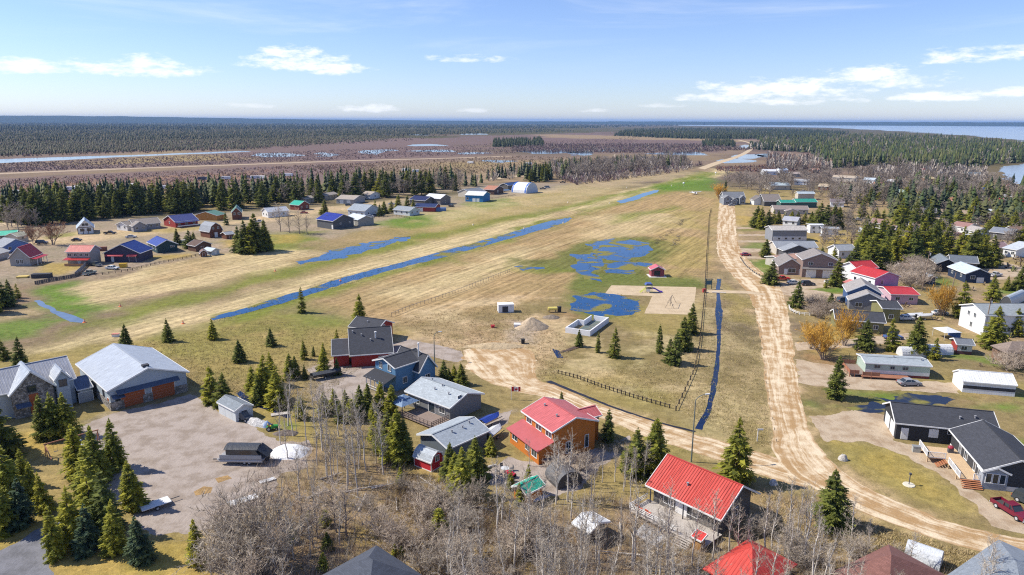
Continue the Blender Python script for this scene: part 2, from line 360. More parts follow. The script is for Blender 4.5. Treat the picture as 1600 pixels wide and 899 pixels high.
paint(LUSH, [(1040, 288), (1100, 276), (1118, 284), (1115, 300), (1060, 298), (1030, 296)], 3, .9, 4)
# mown field on the near side of the runway
paint(TAN, [(490, 472), (640, 428), (780, 385), (900, 338), (1000, 310), (1060, 300), (1115, 310), (1115, 420), (1080, 440), (960, 430), (840, 470), (700, 490), (620, 500), (560, 490)], 4, .95, 5, st=.9)
paint(STRAW, [(560, 462), (760, 400), (860, 380), (800, 425), (640, 480)], 4, .8, 5, st=1.0); paint(TAN, [(620, 440), (740, 405), (760, 408), (640, 446)], 3, .7, 3, st=.9)
paint(STRAW, [(930, 340), (1050, 330), (1080, 350), (1000, 370), (900, 375)], 4, .7, 5, st=.8)
paint(OLIVE, [(1040, 330), (1105, 330), (1110, 420), (1060, 440), (1000, 420)], 4, .7, 6, brk=.6)
paint(GBRN, [(860, 330), (900, 330), (860, 362), (820, 390)], 4, .7, 5); paint(GREEN, [(960, 340), (1050, 322), (1060, 326), (960, 350)], 2, .7, 3)
paint((.105, .125, .03), [(810, 405), (860, 400), (910, 375), (1000, 370), (1050, 385), (1015, 420), (1010, 440), (920, 445), (900, 425), (850, 430)], 3, .85, 5)
paint((.12, .145, .035), [(900, 425), (1090, 436), (1095, 450), (960, 450), (940, 462), (1000, 478), (1000, 498), (900, 498), (880, 470)], 2.5, .9, 4)
paint(GREEN, [(700, 408), (840, 408), (900, 425), (840, 428), (760, 424)], 2, .7, 3, brk=.8)
paint(OLIVE, [(960, 480), (1090, 470), (1100, 520), (1000, 530), (960, 510)], 3, .7, 4)
# building lots
paint(SAND, [(600, 505), (690, 472), (830, 452), (900, 480), (910, 520), (870, 565), (720, 552), (620, 540)], 4, .85, 5, brk=.95, bs_=6)
paint(GBRN, [(690, 545), (740, 520), (850, 505), (880, 540), (850, 575), (760, 552)], 2, .6, 3, brk=.6, bs_=3)
paint(SAND, [(620, 500), (700, 478), (790, 470), (830, 500), (800, 545), (700, 545), (640, 530)], 3, .75, 4, brk=.85)
paint(GBRN, [(630, 505), (800, 500), (840, 545), (740, 545), (620, 540)], 3, .6, 4, brk=.7, bs_=4); paint(RUST, [(840, 470), (900, 475), (900, 500), (860, 510)], 2, .6, 3, brk=.8)
paint(SAND, [(790, 500), (880, 495), (900, 520), (860, 560), (800, 545)], 2, .7, 3); paint(GREY, [(795, 500), (830, 505), (840, 540), (800, 535)], 2, .8, 2)
paint(STRAW, [(850, 540), (1000, 520), (1090, 530), (1075, 610), (1050, 640), (980, 630), (860, 590)], 3, .7, 4, brk=.8, bs_=5); paint(OLIVE, [(850, 590), (1000, 590), (1060, 620), (1050, 640), (980, 640), (860, 600)], 3, .5, 4, brk=.5)
paint(STRAW, [(1080, 460), (1120, 430), (1180, 500), (1200, 640), (1205, 700), (1100, 690), (1060, 650), (1100, 560)], 3, .55, 4, brk=.75)
paint(OLIVE, [(1130, 440), (1175, 470), (1180, 510), (1140, 500)], 2, .7, 3)
# right village
paint(MTAN, [(1160, 330), (1300, 300), (1640, 300), (1700, 560), (1500, 560), (1260, 500), (1210, 440), (1165, 400)], 4, .8, 6)
paint(OLIVE, [(1160, 345), (1640, 300), (1720, 620), (1280, 640), (1260, 500), (1205, 440)], 4, .6, 6, brk=.7)
paint(LUSH, [(1166, 406), (1206, 404), (1206, 438), (1180, 425)], 1.5, .8, 2); paint(LUSH, [(1165, 380), (1215, 378), (1215, 390), (1165, 390)], 1.5, .6, 2)
paint(YELL, [(1150, 338), (1178, 338), (1178, 352), (1150, 352)], 1.5, .8, 2); paint(GREEN, [(1155, 354), (1195, 354), (1195, 362), (1158, 362)], 1.5, .6, 2)
paint(LUSH, [(1258, 452), (1322, 448), (1326, 458), (1262, 460)], 1.2, .9, 1.5); paint(LUSH, [(1450, 425), (1500, 432), (1510, 462), (1460, 455)], 2, .7, 3, brk=.9)
paint(LUSH, [(1560, 452), (1620, 452), (1620, 462), (1560, 460)], 1.5, .8, 2); paint(YELL, [(1240, 370), (1330, 370), (1330, 382), (1250, 380)], 2, .7, 2)
paint(LUSH, [(1470, 550), (1560, 556), (1600, 580), (1480, 560)], 2, .7, 3); paint(YELL, [(1270, 520), (1360, 518), (1340, 545), (1270, 560)], 2, .6, 3, brk=.8)
paint(RUST, [(1262, 555), (1310, 560), (1305, 590), (1265, 585)], 1.5, .6, 2)
paint(LUSH, [(1265, 612), (1500, 618), (1640, 620), (1640, 760), (1580, 700), (1500, 640), (1270, 640)], 2, .75, 3, brk=.9); paint(DARK, [(1270, 622), (1330, 612), (1500, 612), (1510, 640), (1330, 650), (1280, 640)], 2, .6, 3, brk=.8, bs_=4)
paint(GBRN, [(1480, 622), (1560, 625), (1540, 635), (1480, 632)], 1.5, .7, 2)
paint(OLIVE, [(1290, 690), (1350, 682), (1420, 710), (1480, 750), (1530, 790), (1538, 808), (1480, 800), (1380, 760), (1310, 715)], 1.2, .95, 1.5); paint(YELL, [(1310, 690), (1400, 715), (1500, 785), (1420, 765)], 2, .6, 3, brk=.75)
paint(GBRN, [(1200, 770), (1400, 830), (1560, 880), (1640, 900), (1640, 1000), (900, 1000), (1000, 800), (1180, 760)], 2, .7, 3)
paint(GBRN, [(1180, 745), (1300, 790), (1400, 830), (1360, 840), (1200, 790)], 1.5, .8, 2)
# near houses and wood
paint(YELL, [(640, 720), (690, 735), (760, 770), (820, 800), (760, 830), (690, 780), (640, 750)], 2, .8, 2); paint(OLIVE, [(860, 640), (960, 650), (1080, 700), (1060, 730), (950, 690), (880, 670)], 2, .5, 2)
paint(LITTER, [(330, 720), (470, 690), (620, 720), (700, 780), (860, 800), (1000, 790), (1120, 840), (1200, 900), (1200, 1100), (200, 1100), (320, 880)], 3, .9, 4)
paint(YELL, [(520, 840), (640, 800), (760, 860), (700, 899), (560, 880)], 3, .6, 3, brk=.75, bs_=5); paint(YELL, [(700, 830), (860, 850), (900, 930), (700, 930)], 3, .5, 3, brk=.7, bs_=5)
paint(YELL, [(80, 860), (330, 840), (340, 899), (300, 1000), (60, 1000)], 2, .8, 2); paint(LUSH, [(150, 870), (240, 868), (230, 920), (150, 920)], 2, .6, 2, brk=.8)
paint(YELL, [(-60, 800), (60, 800), (40, 850), (-60, 880)], 2, .9, 2); paint(YELL, [(20, 680), (70, 668), (110, 700), (60, 720), (0, 720)], 2, .8, 2)
paint(OLIVE, [(330, 640), (480, 640), (520, 700), (440, 680), (380, 650)], 2, .8, 2); paint(LUSH, [(430, 655), (465, 665), (450, 675)], 1, .7, 1)
paint(GREY, [(485, 565), (640, 560), (640, 640), (500, 640)], 3, .5, 2)
PADS = [
    ('turning_circle', [(722, 556), (760, 548), (815, 548), (834, 562), (836, 585), (800, 600), (760, 594), (735, 580)], 'ROADM', .012, 1.7600000000000002, 'round dirt turning area at the end of the lane'),
    ('driveway', [(612, 538), (640, 530), (720, 548), (735, 560), (712, 566), (684, 560), (640, 552), (612, 550)], 'GRAVM', .010, 1.1, 'grey gravel drive beside the dark roofed red house'),
    ('driveway', [(482, 578), (520, 562), (560, 574), (590, 575), (575, 600), (560, 625), (520, 632), (490, 625), (500, 600)], 'GRAVM', .010, 1.32, 'grey gravel yard before the blue house with a covered boat'),
    ('parking_lot', [(128, 665), (180, 646), (303, 616), (330, 632), (352, 650), (392, 664), (430, 688), (482, 690), (484, 730), (440, 742), (424, 775), (384, 800), (334, 828), (250, 836), (225, 838), (200, 790), (150, 760), (130, 720)], 'GRAVM', .010, 1.32, 'large grey gravel yard before the grey blue hangar'),
    ('driveway', [(-40, 880), (30, 845), (75, 818), (110, 815), (100, 850), (80, 880), (85, 940), (-60, 980)], 'ASPH', .008, 0.66, 'old asphalt drive between the spruces in the corner'),
    ('driveway', [(845, 724), (930, 700), (950, 692), (985, 682), (980, 700), (930, 740), (905, 765), (860, 772), (800, 756), (770, 758), (752, 748), (752, 738), (775, 728), (800, 715)], 'GRAVM', .010, 1.1, 'grey gravel drive round the orange house'),
    ('driveway', [(740, 655), (770, 648), (800, 640), (795, 655), (776, 676), (760, 690), (757, 670)], 'GRAVM', .012, 0.8800000000000001, 'small gravel patch with a boat beside the orange house'),
    ('driveway', [(1268, 652), (1330, 640), (1396, 650), (1400, 690), (1450, 700), (1500, 740), (1540, 782), (1610, 800), (1640, 840), (1545, 820), (1530, 795), (1480, 752), (1420, 715), (1350, 690), (1290, 690)], 'PADM', .010, 1.1, 'pale gravel drive before the black house with the deck'),
    ('driveway', [(1240, 560), (1320, 575), (1360, 588), (1456, 596), (1500, 600), (1502, 616), (1480, 613), (1380, 610), (1300, 606), (1250, 600)], 'PADM', .010, 1.32, 'pale gravel drive before the light green mobile home'),
    ('driveway', [(1240, 535), (1300, 534), (1400, 522), (1430, 520), (1430, 530), (1310, 545), (1242, 548)], 'PADM', .010, 0.8800000000000001, 'pale gravel strip behind the mobile home'),
    ('driveway', [(1212, 445), (1240, 436), (1310, 437), (1320, 446), (1262, 452), (1325, 462), (1322, 474), (1255, 470), (1218, 458)], 'PADM', .010, 0.8800000000000001, 'pale driveway before the taupe garage house'),
    ('street', [(1440, 300), (1480, 330), (1500, 350), (1560, 372), (1560, 380), (1490, 362), (1460, 345), (1425, 305)], 'PADM', .010, 0.8800000000000001, 'gravel village street between the trees'),
    ('driveway', [(1530, 420), (1570, 410), (1610, 420), (1610, 428), (1545, 440)], 'PADM', .010, 0.8800000000000001, 'gravel drive beside the navy garage'),
]
for q in PADS: paint({'GRAVM': GREY, 'PADM': MTAN, 'ASPH': DARK, 'ROADM': SAND}[q[2]], q[1], 3.0, .75, 3.0, brk=.95, bs_=3.0)
ROAD_A = [(1124, 318, 1148, 318), (1121, 350, 1150, 350), (1120, 380, 1153, 380), (1123, 402, 1166, 402), (1137, 422, 1186, 422), (1156, 444, 1212, 440), (1172, 464, 1224, 462), (1183, 500, 1233, 500), (1190, 550, 1240, 550), (1197, 600, 1248, 600),
   (1203, 640, 1256, 640), (1207, 672, 1266, 675), (1208, 700, 1284, 702), (1225, 735, 1308, 728), (1265, 760, 1345, 758), (1340, 796, 1405, 786), (1430, 832, 1475, 813), (1520, 860, 1545, 832), (1640, 890, 1640, 850), (1800, 930, 1800, 890)]
ROAD_B = [(724, 548, 770, 532), (742, 585, 832, 550), (790, 606, 838, 590), (850, 622, 880, 606), (905, 643, 935, 632), (965, 664, 1000, 652), (1035, 692, 1065, 672), (1105, 714, 1128, 690), (1190, 742, 1205, 712), (1262, 764, 1262, 728)]
for R_ in (ROAD_A, ROAD_B):
    for a_, b_ in zip(R_, R_[1:]):
        if a_[1] > 330 and b_[1] < 880: paint((.46, .34, .19), [(a_[0] - 9 * a_[1] / 600, a_[1]), (b_[0] - 9 * b_[1] / 600, b_[1]), (b_[2] + 9 * b_[1] / 600, b_[3]), (a_[2] + 9 * a_[1] / 600, a_[3])], 1.6, .8, 2.5, brk=.8, bs_=2.5)
# large-scale mottling of the living cover
mot = (fbm(gx / 9, gy / 9, 31, 5) - .5)[:, None] * np.where(dist < 900, 1, 0)[:, None] * (1 - .55 * stripe)[:, None]
gc = np.clip(gc * (1 + mot * np.array((.50, .36, .55))), .01, .9)
nx = len(xs); idx = np.arange(len(gx)).reshape(GX.shape)
quads = np.stack((idx[:-1, :-1], idx[:-1, 1:], idx[1:, 1:], idx[1:, :-1]), -1).reshape(-1, 4)
me = fast_mesh('ground', np.stack((gx, gy, np.zeros(len(gx))), 1), quads, np.concatenate((gc, stripe[:, None]), 1), smooth=True)
RW = G(1100, 272) - G(300, 492); RA = math.atan2(RW[1], RW[0])          # runway heading
m, t, bs = _base('ground_cover')
oc = t.new('ShaderNodeTexCoord').outputs['Object']; va = t.new('ShaderNodeVertexColor', layer_name='Col')
x, y, z = t.sep(oc)
al = t.math('ADD', t.math('MULTIPLY', x, math.cos(RA)), t.math('MULTIPLY', y, math.sin(RA)))
ac = t.math('ADD', t.math('MULTIPLY', x, -math.sin(RA)), t.math('MULTIPLY', y, math.cos(RA)))
n_f = t.noise(oc, 3.4, 5, .75); n_m = t.noise(oc, .55, 6, .66, .4); n_l = t.noise(oc, .09, 4, .6)
stp = t.noise(t.comb(t.math('MULTIPLY', al, .030), t.math('MULTIPLY', ac, .55)), 1.0, 5, .65)
g = t.math('ADD', t.math('MULTIPLY', t.math('SUBTRACT', n_f, .5), 1.7), t.math('MULTIPLY', t.math('SUBTRACT', n_m, .5), 1.5))
g = t.math('ADD', g, t.math('MULTIPLY', t.math('SUBTRACT', n_l, .5), .35))
g = t.math('ADD', g, t.math('MULTIPLY', t.math('MULTIPLY', t.math('SUBTRACT', stp, .5), va.outputs['Alpha']), 2.3))
g = t.math('MAXIMUM', t.math('ADD', g, 1.0), .35)
sc_ = t.new('ShaderNodeVectorMath', operation='SCALE'); t.put(sc_.inputs[0], va.outputs[0]); t.put(sc_.inputs['Scale'], g)
hue = t.mix(t.ramp(t.noise(oc, .8, 4, .6), .42, .66, 0, .28), sc_.outputs[0], (.21, .175, .070), 'MIX')
hue = t.mix(t.math('MULTIPLY', va.outputs['Alpha'], .8), hue, sc_.outputs[0])
t.put(bs.inputs['Base Color'], hue); bs.inputs['Roughness'].default_value = .95; bs.inputs['Specular IOR Level'].default_value = .05
bump(t, bs, t.math('ADD', t.math('MULTIPLY', n_f, .5), n_m), .22, .8)
me.materials.append(m)
ground = bpy.data.objects.new('ground', me); COL.objects.link(ground); tag(ground, 'dry grass and marsh ground sheet reaching to the horizon', None, None, 'structure')

# ------------------------------------------------------------------ roads, pads, water: sheets laid over the ground
def dirt_mat(name, c, dark, track=True, grey=False):
    m, t, bs = _base(name); uv = t.new('ShaderNodeTexCoord').outputs['UV']; oc = t.new('ShaderNodeTexCoord').outputs['Object']
    u_, v_, _ = t.sep(uv)
    st = t.noise(t.comb(t.math('MULTIPLY', u_, 6.0), t.math('MULTIPLY', v_, .030)), 1.0, 7, .66, .7)
    n = t.noise(oc, .35, 5, .6); nf = t.noise(oc, 3.0, 5, .7)
    f = t.math('ADD', t.math('MULTIPLY', st, .65 if track else 0.0), t.math('MULTIPLY', n, .45 if track else 1.0))
    cc = t.mix(t.ramp(f, .44, .63) if track else t.ramp(f, .40, .66), c, dark)
    cc = t.mix(1.0, cc, t.mix(nf, (.72, .72, .72), (1.28, 1.28, 1.28)), 'MULTIPLY')
    t.put(bs.inputs['Base Color'], cc); bs.inputs['Roughness'].default_value = .95; bs.inputs['Specular IOR Level'].default_value = .08
    bump(t, bs, t.math('ADD', nf, st), .12, .7); return m
ROADM = dirt_mat('packed_dirt', (.66, .545, .385), (.375, .24, .118)); GRAVM = dirt_mat('grey_gravel', (.37, .315, .275), (.27, .22, .18), False)
SANDM = dirt_mat('sand', (.52, .41, .275), (.45, .35, .23), False); CONCM = M('dirt', (.55, .54, .51)); ASPH = dirt_mat('old_asphalt', (.20, .20, .22), (.14, .14, .15), False)
PADM = dirt_mat('pale_gravel', (.45, .36, .26), (.34, .25, .165), False)
def cat(P, n):
    P = np.asarray(P, float); Q = np.vstack((2 * P[0] - P[1], P, 2 * P[-1] - P[-2])); out = []
    for i in range(1, len(Q) - 2):
        a, b, c, d = Q[i - 1:i + 3]
        for k in range(n):
            s = k / n; out.append(.5 * (2 * b + (c - a) * s + (2 * a - 5 * b + 4 * c - d) * s * s + (3 * b - a - 3 * c + d) * s ** 3))
    out.append(Q[-2]); return np.array(out)
def ribbon(name, pairs, mat, z, rag=.5, n=14, nu=7, label=None, seed=0):
    """pairs: (left u, v, right u, v) pixels along both edges"""
    L = cat([G(a, b) for a, b, c, d in pairs], n); R = cat([G(c, d) for a, b, c, d in pairs], n)
    s = np.concatenate(([0], np.cumsum(np.hypot(*np.diff((L + R) / 2, axis=0).T)))); wd = (R - L) / np.hypot(*(R - L).T)[:, None]
    L = L - wd * ((fbm(s / 4, s * 0 + 1.7, seed, 6) - .5) * 2 * rag)[:, None]; R = R + wd * ((fbm(s / 3, s * 0 + 9.3, seed + 5, 5) - .5) * 2 * rag)[:, None]
    V = []; UV = []
    for k in range(nu):
        a = k / (nu - 1); V.append(L * (1 - a) + R * a); UV.append(np.stack((np.full(len(s), a), s), 1))
    V = np.stack(V, 1).reshape(-1, 2); UV = np.stack(UV, 1).reshape(-1, 2)
    i = np.arange(len(s) * nu).reshape(-1, nu); T = np.stack((i[:-1, :-1], i[:-1, 1:], i[1:, 1:], i[1:, :-1]), -1).reshape(-1, 4)
    me = fast_mesh(name, np.column_stack((V, np.full(len(V), z))), T, uv=UV); me.materials.append(mat)
    if me.polygons[0].normal.z < 0: me.flip_normals()
    o = bpy.data.objects.new(name, me); COL.objects.link(o); return tag(o, label, None, None, 'structure')
def sheet(name, P, mat, z, rag=.5, step=.8, label=None, seed=0, fr=3.0, world_pts=False):
    W = np.asarray(P, float) if world_pts else Garr(P); sc = max(1.0, np.hypot(*W.mean(0)) / 170); rag *= sc; step *= sc; fr *= sc; out = []
    for a, b in zip(W, np.roll(W, -1, 0)):
        n = max(1, int(np.hypot(*(b - a)) / step)); n = min(n, 400); s = np.arange(n)[:, None] / n; out.append(a + (b - a) * s)
    Q = np.vstack(out)
    Q = Q + np.stack((fbm(Q[:, 0] / fr, Q[:, 1] / fr, seed, 4) - .5, fbm(Q[:, 0] / fr + 31, Q[:, 1] / fr, seed + 7, 4) - .5), 1) * 2 * rag
    me = bpy.data.meshes.new(name); me.from_pydata([(x_, y_, z) for x_, y_ in Q], [], [tuple(range(len(Q)))])
    l = me.uv_layers.new(name='UVMap'); l.data.foreach_set('uv', [c for p in Q for c in (p[0] / 8, p[1])])
    if me.polygons[0].normal.z < 0: me.flip_normals()
    me.materials.append(mat); o = bpy.data.objects.new(name, me); COL.objects.link(o); return tag(o, label, None, None, 'structure')
def water_mat(name, c, ior, rough, wave):
    m, t, bs = _base(name); oc = t.new('ShaderNodeTexCoord').outputs['Object']
    t.put(bs.inputs['Base Color'], t.mix(t.ramp(t.noise(oc, .25, 4), .35, .7), c, tuple(k * .7 for k in c))); bs.inputs['Roughness'].default_value = rough; bs.inputs['IOR'].default_value = ior; bs.inputs['Specular IOR Level'].default_value = .5
    bump(t, bs, t.noise(oc, wave, 3), .02, .25); return m
def wet_grass_mat(name, c, ior, cover):
    m, t, bs = _base(name); oc = t.new('ShaderNodeTexCoord').outputs['Object']
    n = t.noise(oc, .085, 4, .5, .6); k = t.ramp(n, cover, cover + .07)
    g = t.mix(t.noise(oc, 1.6, 5, .7), (.10, .13, .03), (.30, .24, .09))
    t.put(bs.inputs['Base Color'], t.mix(k, c, g)); t.put(bs.inputs['Roughness'], t.math('ADD', t.math('MULTIPLY', k, .85), .04)); bs.inputs['IOR'].default_value = ior
    t.put(bs.inputs['Specular IOR Level'], t.math('MULTIPLY', t.math('SUBTRACT', 1.0, k), .5)); bump(t, bs, t.math('ADD', t.math('MULTIPLY', k, 2.0), t.noise(oc, 1.4, 4)), .05, .35); return m
WATP = wet_grass_mat('shallow_flood_water', (.003, .05, .16), 1.42, .52); WATL = wet_grass_mat('grassy_ditch_water', (.003, .052, .165), 1.42, .56); MUDW = wet_grass_mat('muddy_flood_water', (.010, .014, .03), 1.33, .50); LANEW = water_mat('brown_ditch_water', (.03, .024, .02), 1.33, .1, 1.2)
WAT = water_mat('ditch_water', (.004, .075, .20), 1.42, .03, 1.2); WATD = water_mat('dark_ditch_water', (.008, .018, .06), 1.33, .05, 1.2); LAKEM = water_mat('lake_water', (.34, .40, .46), 1.6, .25, .05); MARSHM = water_mat('marsh_water', (.12, .16, .22), 1.6, .12, .3)
for q in PADS: sheet(q[0], q[1], globals()[q[2]], q[3], q[4], label=q[5], seed=len(q[5]), fr=2.2, step=.5)
road = ribbon('road', ROAD_A, ROADM, .022, .7, 22, label='wide tan dirt road running up the right side and curving to the corner')
ribbon('road', ROAD_B, ROADM, .016, .7, 20, seed=3, label='tan dirt lane from the turning circle to the main road')
for k, q in enumerate([[(1152, 376), (1215, 376), (1215, 379), (1152, 379)], [(1152, 355), (1196, 356), (1196, 358), (1152, 358)], [(1154, 366), (1200, 366), (1200, 369), (1154, 369)], [(1155, 388), (1222, 390), (1222, 396), (1155, 394)], [(1160, 400), (1205, 402), (1205, 405), (1160, 404)]]):
    sheet('driveway', q, PADM, .010, .15, label=['narrow gravel drive below the long beige roofed building', 'farthest narrow gravel drive off the road', 'gravel drive below the blue culvert sign', 'gravel drive beside the lone spruce on the lawn', 'gravel drive above the bright green lawn'][k])
sheet('sand_pit', [(955, 446), (1088, 449), (1083, 492), (1007, 490), (1019, 463), (945, 460)], SANDM, .010, .15, label='L shaped tan sand area of the playground')
sheet('footpath', [(1104, 453), (1170, 455), (1196, 459), (1196, 462), (1166, 459), (1104, 458)], SANDM, .030, .1, label='pale footpath from the playground to the road')
# water
def ditch(name, pts, mat, lab, z=.014, rag=.35, seed=0): return ribbon(name, pts, mat, z, rag, 10, 3, lab, seed)
ditch('ditch_water', [(328, 497, 332, 500), (400, 476, 404, 484), (460, 458, 464, 467), (540, 433, 542, 442), (620, 412, 628, 418), (680, 396, 690, 403), (740, 380, 752, 386), (800, 363, 815, 368), (850, 348, 872, 352), (890, 340, 894, 342)], WATL, 'long blue flooded ditch beside the runway', rag=1.7)
sheet('pool_water', [(462, 413), (500, 398), (530, 388), (580, 378), (620, 371), (645, 369), (630, 376), (600, 384), (580, 393), (530, 403), (495, 408), (470, 416)], WATL, .014, 2.6, label='blue flooded hollow on the far side of the runway', seed=2)
sheet('pool_water', [(965, 315), (985, 309), (1005, 302), (1020, 298), (1030, 297), (1026, 301), (1005, 308), (990, 314), (968, 318)], WAT, .014, .5, label='small far pool beside the runway end', seed=3)
sheet('pool_water', [(54, 470), (62, 469), (90, 485), (112, 492), (132, 500), (130, 505), (108, 503), (85, 490), (60, 476)], MARSHM, .014, .4, label='pale blue ditch water by the village edge', seed=4)
for q, lab in (([(914, 375), (960, 373), (1012, 378), (1012, 394), (980, 408), (940, 406), (922, 396)], 'upper blue pool in the wet green hollow'), ([(940, 410), (968, 408), (1012, 412), (995, 422), (975, 428), (948, 427)], 'middle blue pool in the wet green hollow'),
               ([(900, 462), (940, 457), (994, 467), (992, 482), (980, 493), (935, 492), (888, 484)], 'dark blue pool beside the playground sand'), ([(800, 416), (820, 415), (846, 419), (845, 422), (815, 423)], 'thin dark pool in the mown field'), ([(895, 398), (928, 396), (940, 412), (935, 440), (905, 436)], 'shallow blue seep left of the pools')):
    sheet('pool_water', q, WATP, .014, 3.4, label=lab, seed=len(lab), fr=7.0, step=.5)
ditch('ditch_water', [(1120, 436, 1127, 436), (1119, 455, 1125, 455), (1119, 475, 1126, 475), (1117, 489, 1129, 490), (1120, 508, 1127, 508), (1120, 530, 1126, 530), (1118, 560, 1125, 560), (1111, 600, 1120, 600), (1102, 640, 1111, 640), (1086, 670, 1097, 672)], WATD, 'narrow dark blue ditch beside the row of field posts', rag=.3, seed=4)
ditch('ditch_water', [(852, 597, 860, 595), (900, 615, 904, 613), (960, 639, 964, 637), (1030, 661.5, 1033, 660), (1085, 675.5, 1088, 674)], LANEW, 'thin dark ditch beside the dirt lane', rag=.3, seed=6)
ditch('ditch_water', [(368, 615, 376, 611), (390, 632, 398, 627), (420, 642, 426, 638), (450, 655, 455, 650)], WATD, 'dark ditch behind the small grey shed', rag=.25, seed=8)
sheet('pool_water', [(1372, 626), (1420, 615), (1478, 618), (1492, 626), (1470, 632), (1410, 632)], MUDW, .014, 2.4, label='dark flooded lawn right behind the black house', seed=9, fr=2.5)
sheet('pool_water', [(1318, 637), (1350, 630), (1392, 634), (1398, 642), (1350, 646)], MUDW, .015, 2.0, label='shallow dark flooding left of the flooded lawn', seed=19, fr=2.5)
sheet('pool_water', [(862, 545), (872, 548), (880, 560), (870, 560)], WATD, .014, .4, label='dark puddle by the building lot')
sheet('pool_water', [(302, 768), (318, 760), (331, 762), (328, 770), (306, 774)], M('dirt', (.33, .21, .09)), .018, .3, label='muddy puddle in the gravel yard')
sheet('pool_water', [(335, 748), (356, 743), (362, 748), (340, 755)], M('dirt', (.33, .21, .09)), .018, .3, label='small muddy puddle nearest the pontoon boat')
sheet('river_water', [(-300, 262), (0, 249), (120, 245), (250, 241), (380, 236), (395, 237.5), (300, 241), (180, 246), (60, 252), (0, 255), (-300, 275)], MARSHM, .05, 1.2, label='long pale river across the marsh', seed=10, fr=8)
k = 0
for q in [(430, 243, 45, 3), (508, 242, 16, 3), (578, 238, 22, 3), (606, 235, 22, 1.5), (680, 236, 40, 2.2), (670, 227, 32, 1.6), (740, 240, 26, 1.5), (860, 238, 50, 2.6), (780, 252, 30, 1.8), (906, 240, 20, 3), (1060, 240, 45, 3.2), (940, 236, 30, 1.6),
          (1152, 252, 34, 3.2), (1172, 245, 24, 3.2), (1165, 229, 12, 2.4), (1200, 243, 20, 3), (585, 210, 22, 1.2), (650, 211, 20, 1), (740, 210, 26, 1)]:
    u0, v0, a, b = q; k += 1
    sheet('marsh_water', [(u0 + a * math.cos(i * .7) * (1 + .25 * math.sin(i * 2.3 + k)), v0 + b * math.sin(i * .7) * (1 + .3 * math.cos(i * 1.7 + k))) for i in range(9)], MARSHM, .05, 2.4, label='%s pale marsh pool counted from the left' % (['first', 'second', 'third', 'fourth', 'fifth', 'sixth', 'seventh', 'eighth', 'ninth', 'tenth', 'eleventh', 'twelfth'] + ['outlying'] * 9)[k - 1], seed=k, fr=9)
sheet('lake', [(1040, 195.6), (1300, 196.4), (1600, 197.4), (2400, 200), (2600, 232), (1900, 226), (1600, 222), (1560, 216), (1500, 212), (1420, 206), (1300, 200), (1180, 198), (1080, 197)], LAKEM, .05, 2.0, label='broad pale lake behind the wooded point')
sheet('lake', [(1562, 262), (1600, 256), (1720, 250), (1760, 300), (1600, 290), (1575, 284)], LAKEM, .05, 1.2, label='small dark bay of the lake at the picture edge')
ribbon('gravel_road', [(1090, 263, 1101, 265), (1117, 253.5, 1128, 255), (1145, 245.5, 1153, 246.6), (1163, 237.5, 1170, 238.4), (1172, 230.5, 1178, 230.8), (1170, 224.2, 1175, 224), (1152, 219, 1155, 218.6)], SANDM, .06, .7, label='pale causeway road curving through the flooded marsh')
ribbon('gravel_road', [(-200, 278, -200, 281), (0, 270.5, 0, 272.6), (200, 263, 200, 264.6), (400, 256, 400, 257.4), (560, 250.6, 560, 251.8), (700, 247, 700, 248), (800, 243.8, 800, 244.6)], PADM, .06, 1.5, seed=4, label='pale straight road across the marsh behind the spruce belt')
ribbon('gravel_road', [(760, 279, 764, 282), (800, 275, 806, 277.5), (830, 272.5, 836, 274)], SANDM, .06, .6, label='short pale road behind the quonset hangar')
sheet('gravel_road', [(-60, 346), (0, 344), (30, 346), (24, 352), (0, 353), (-60, 360)], SANDM, .02, .5, label='pale road at the far left village edge')

# ------------------------------------------------------------------ far hills beyond lake and forest
def hills(name, pts, depth, lab, c):
    """pts: (azimuth pixel u, distance m, height m) - a long low ridge with real depth"""
    V = []; n = 60; P = cat([(u, d, h) for u, d, h in pts], n)
    for k, (s, hh) in enumerate(((0, 0), (.15, .55), (.45, 1), (.75, .6), (1, 0))):
        for i, (u, d, h) in enumerate(P):
            r = ray(u, 190); r = r[:2] / np.hypot(*r[:2]); dd = d + depth * s
            V.append((*(r * dd), hh * h * (1 + .16 * (float(fbm(i / 9.0, k * 3.1, 5)) - .5)) - (0.5 if hh == 0 else 0)))
    i = np.arange(len(V)).reshape(5, -1); T = np.stack((i[:-1, :-1], i[:-1, 1:], i[1:, 1:], i[1:, :-1]), -1).reshape(-1, 4)
    me = fast_mesh(name, V, T, smooth=True); m, t, bs = _base('far_forest'); oc = t.new('ShaderNodeTexCoord').outputs['Object']
    t.put(bs.inputs['Base Color'], t.mix(t.noise(oc, .01, 6, .7), tuple(k_ * .6 for k_ in c), tuple(k_ * 1.5 for k_ in c))); bs.inputs['Roughness'].default_value = 1
    bump(t, bs, t.noise(oc, .03, 4), 12, 1); me.materials.append(m)
    o = bpy.data.objects.new(name, me); COL.objects.link(o); tag(o, lab, None, None, 'structure')
hills('hills', [(-500, 14000, 110), (0, 13000, 112), (200, 13000, 108), (450, 13500, 78), (800, 14000, 54), (1000, 14500, 58), (1100, 14500, 60)], 2500, 'low blue wooded ridge on the left skyline', (.03, .045, .03))
hills('hills', [(950, 15000, 60), (1200, 14800, 62), (1400, 14800, 66), (1600, 14800, 70), (2300, 15000, 80)], 2500, 'low blue far shore beyond the lake', (.03, .045, .03))

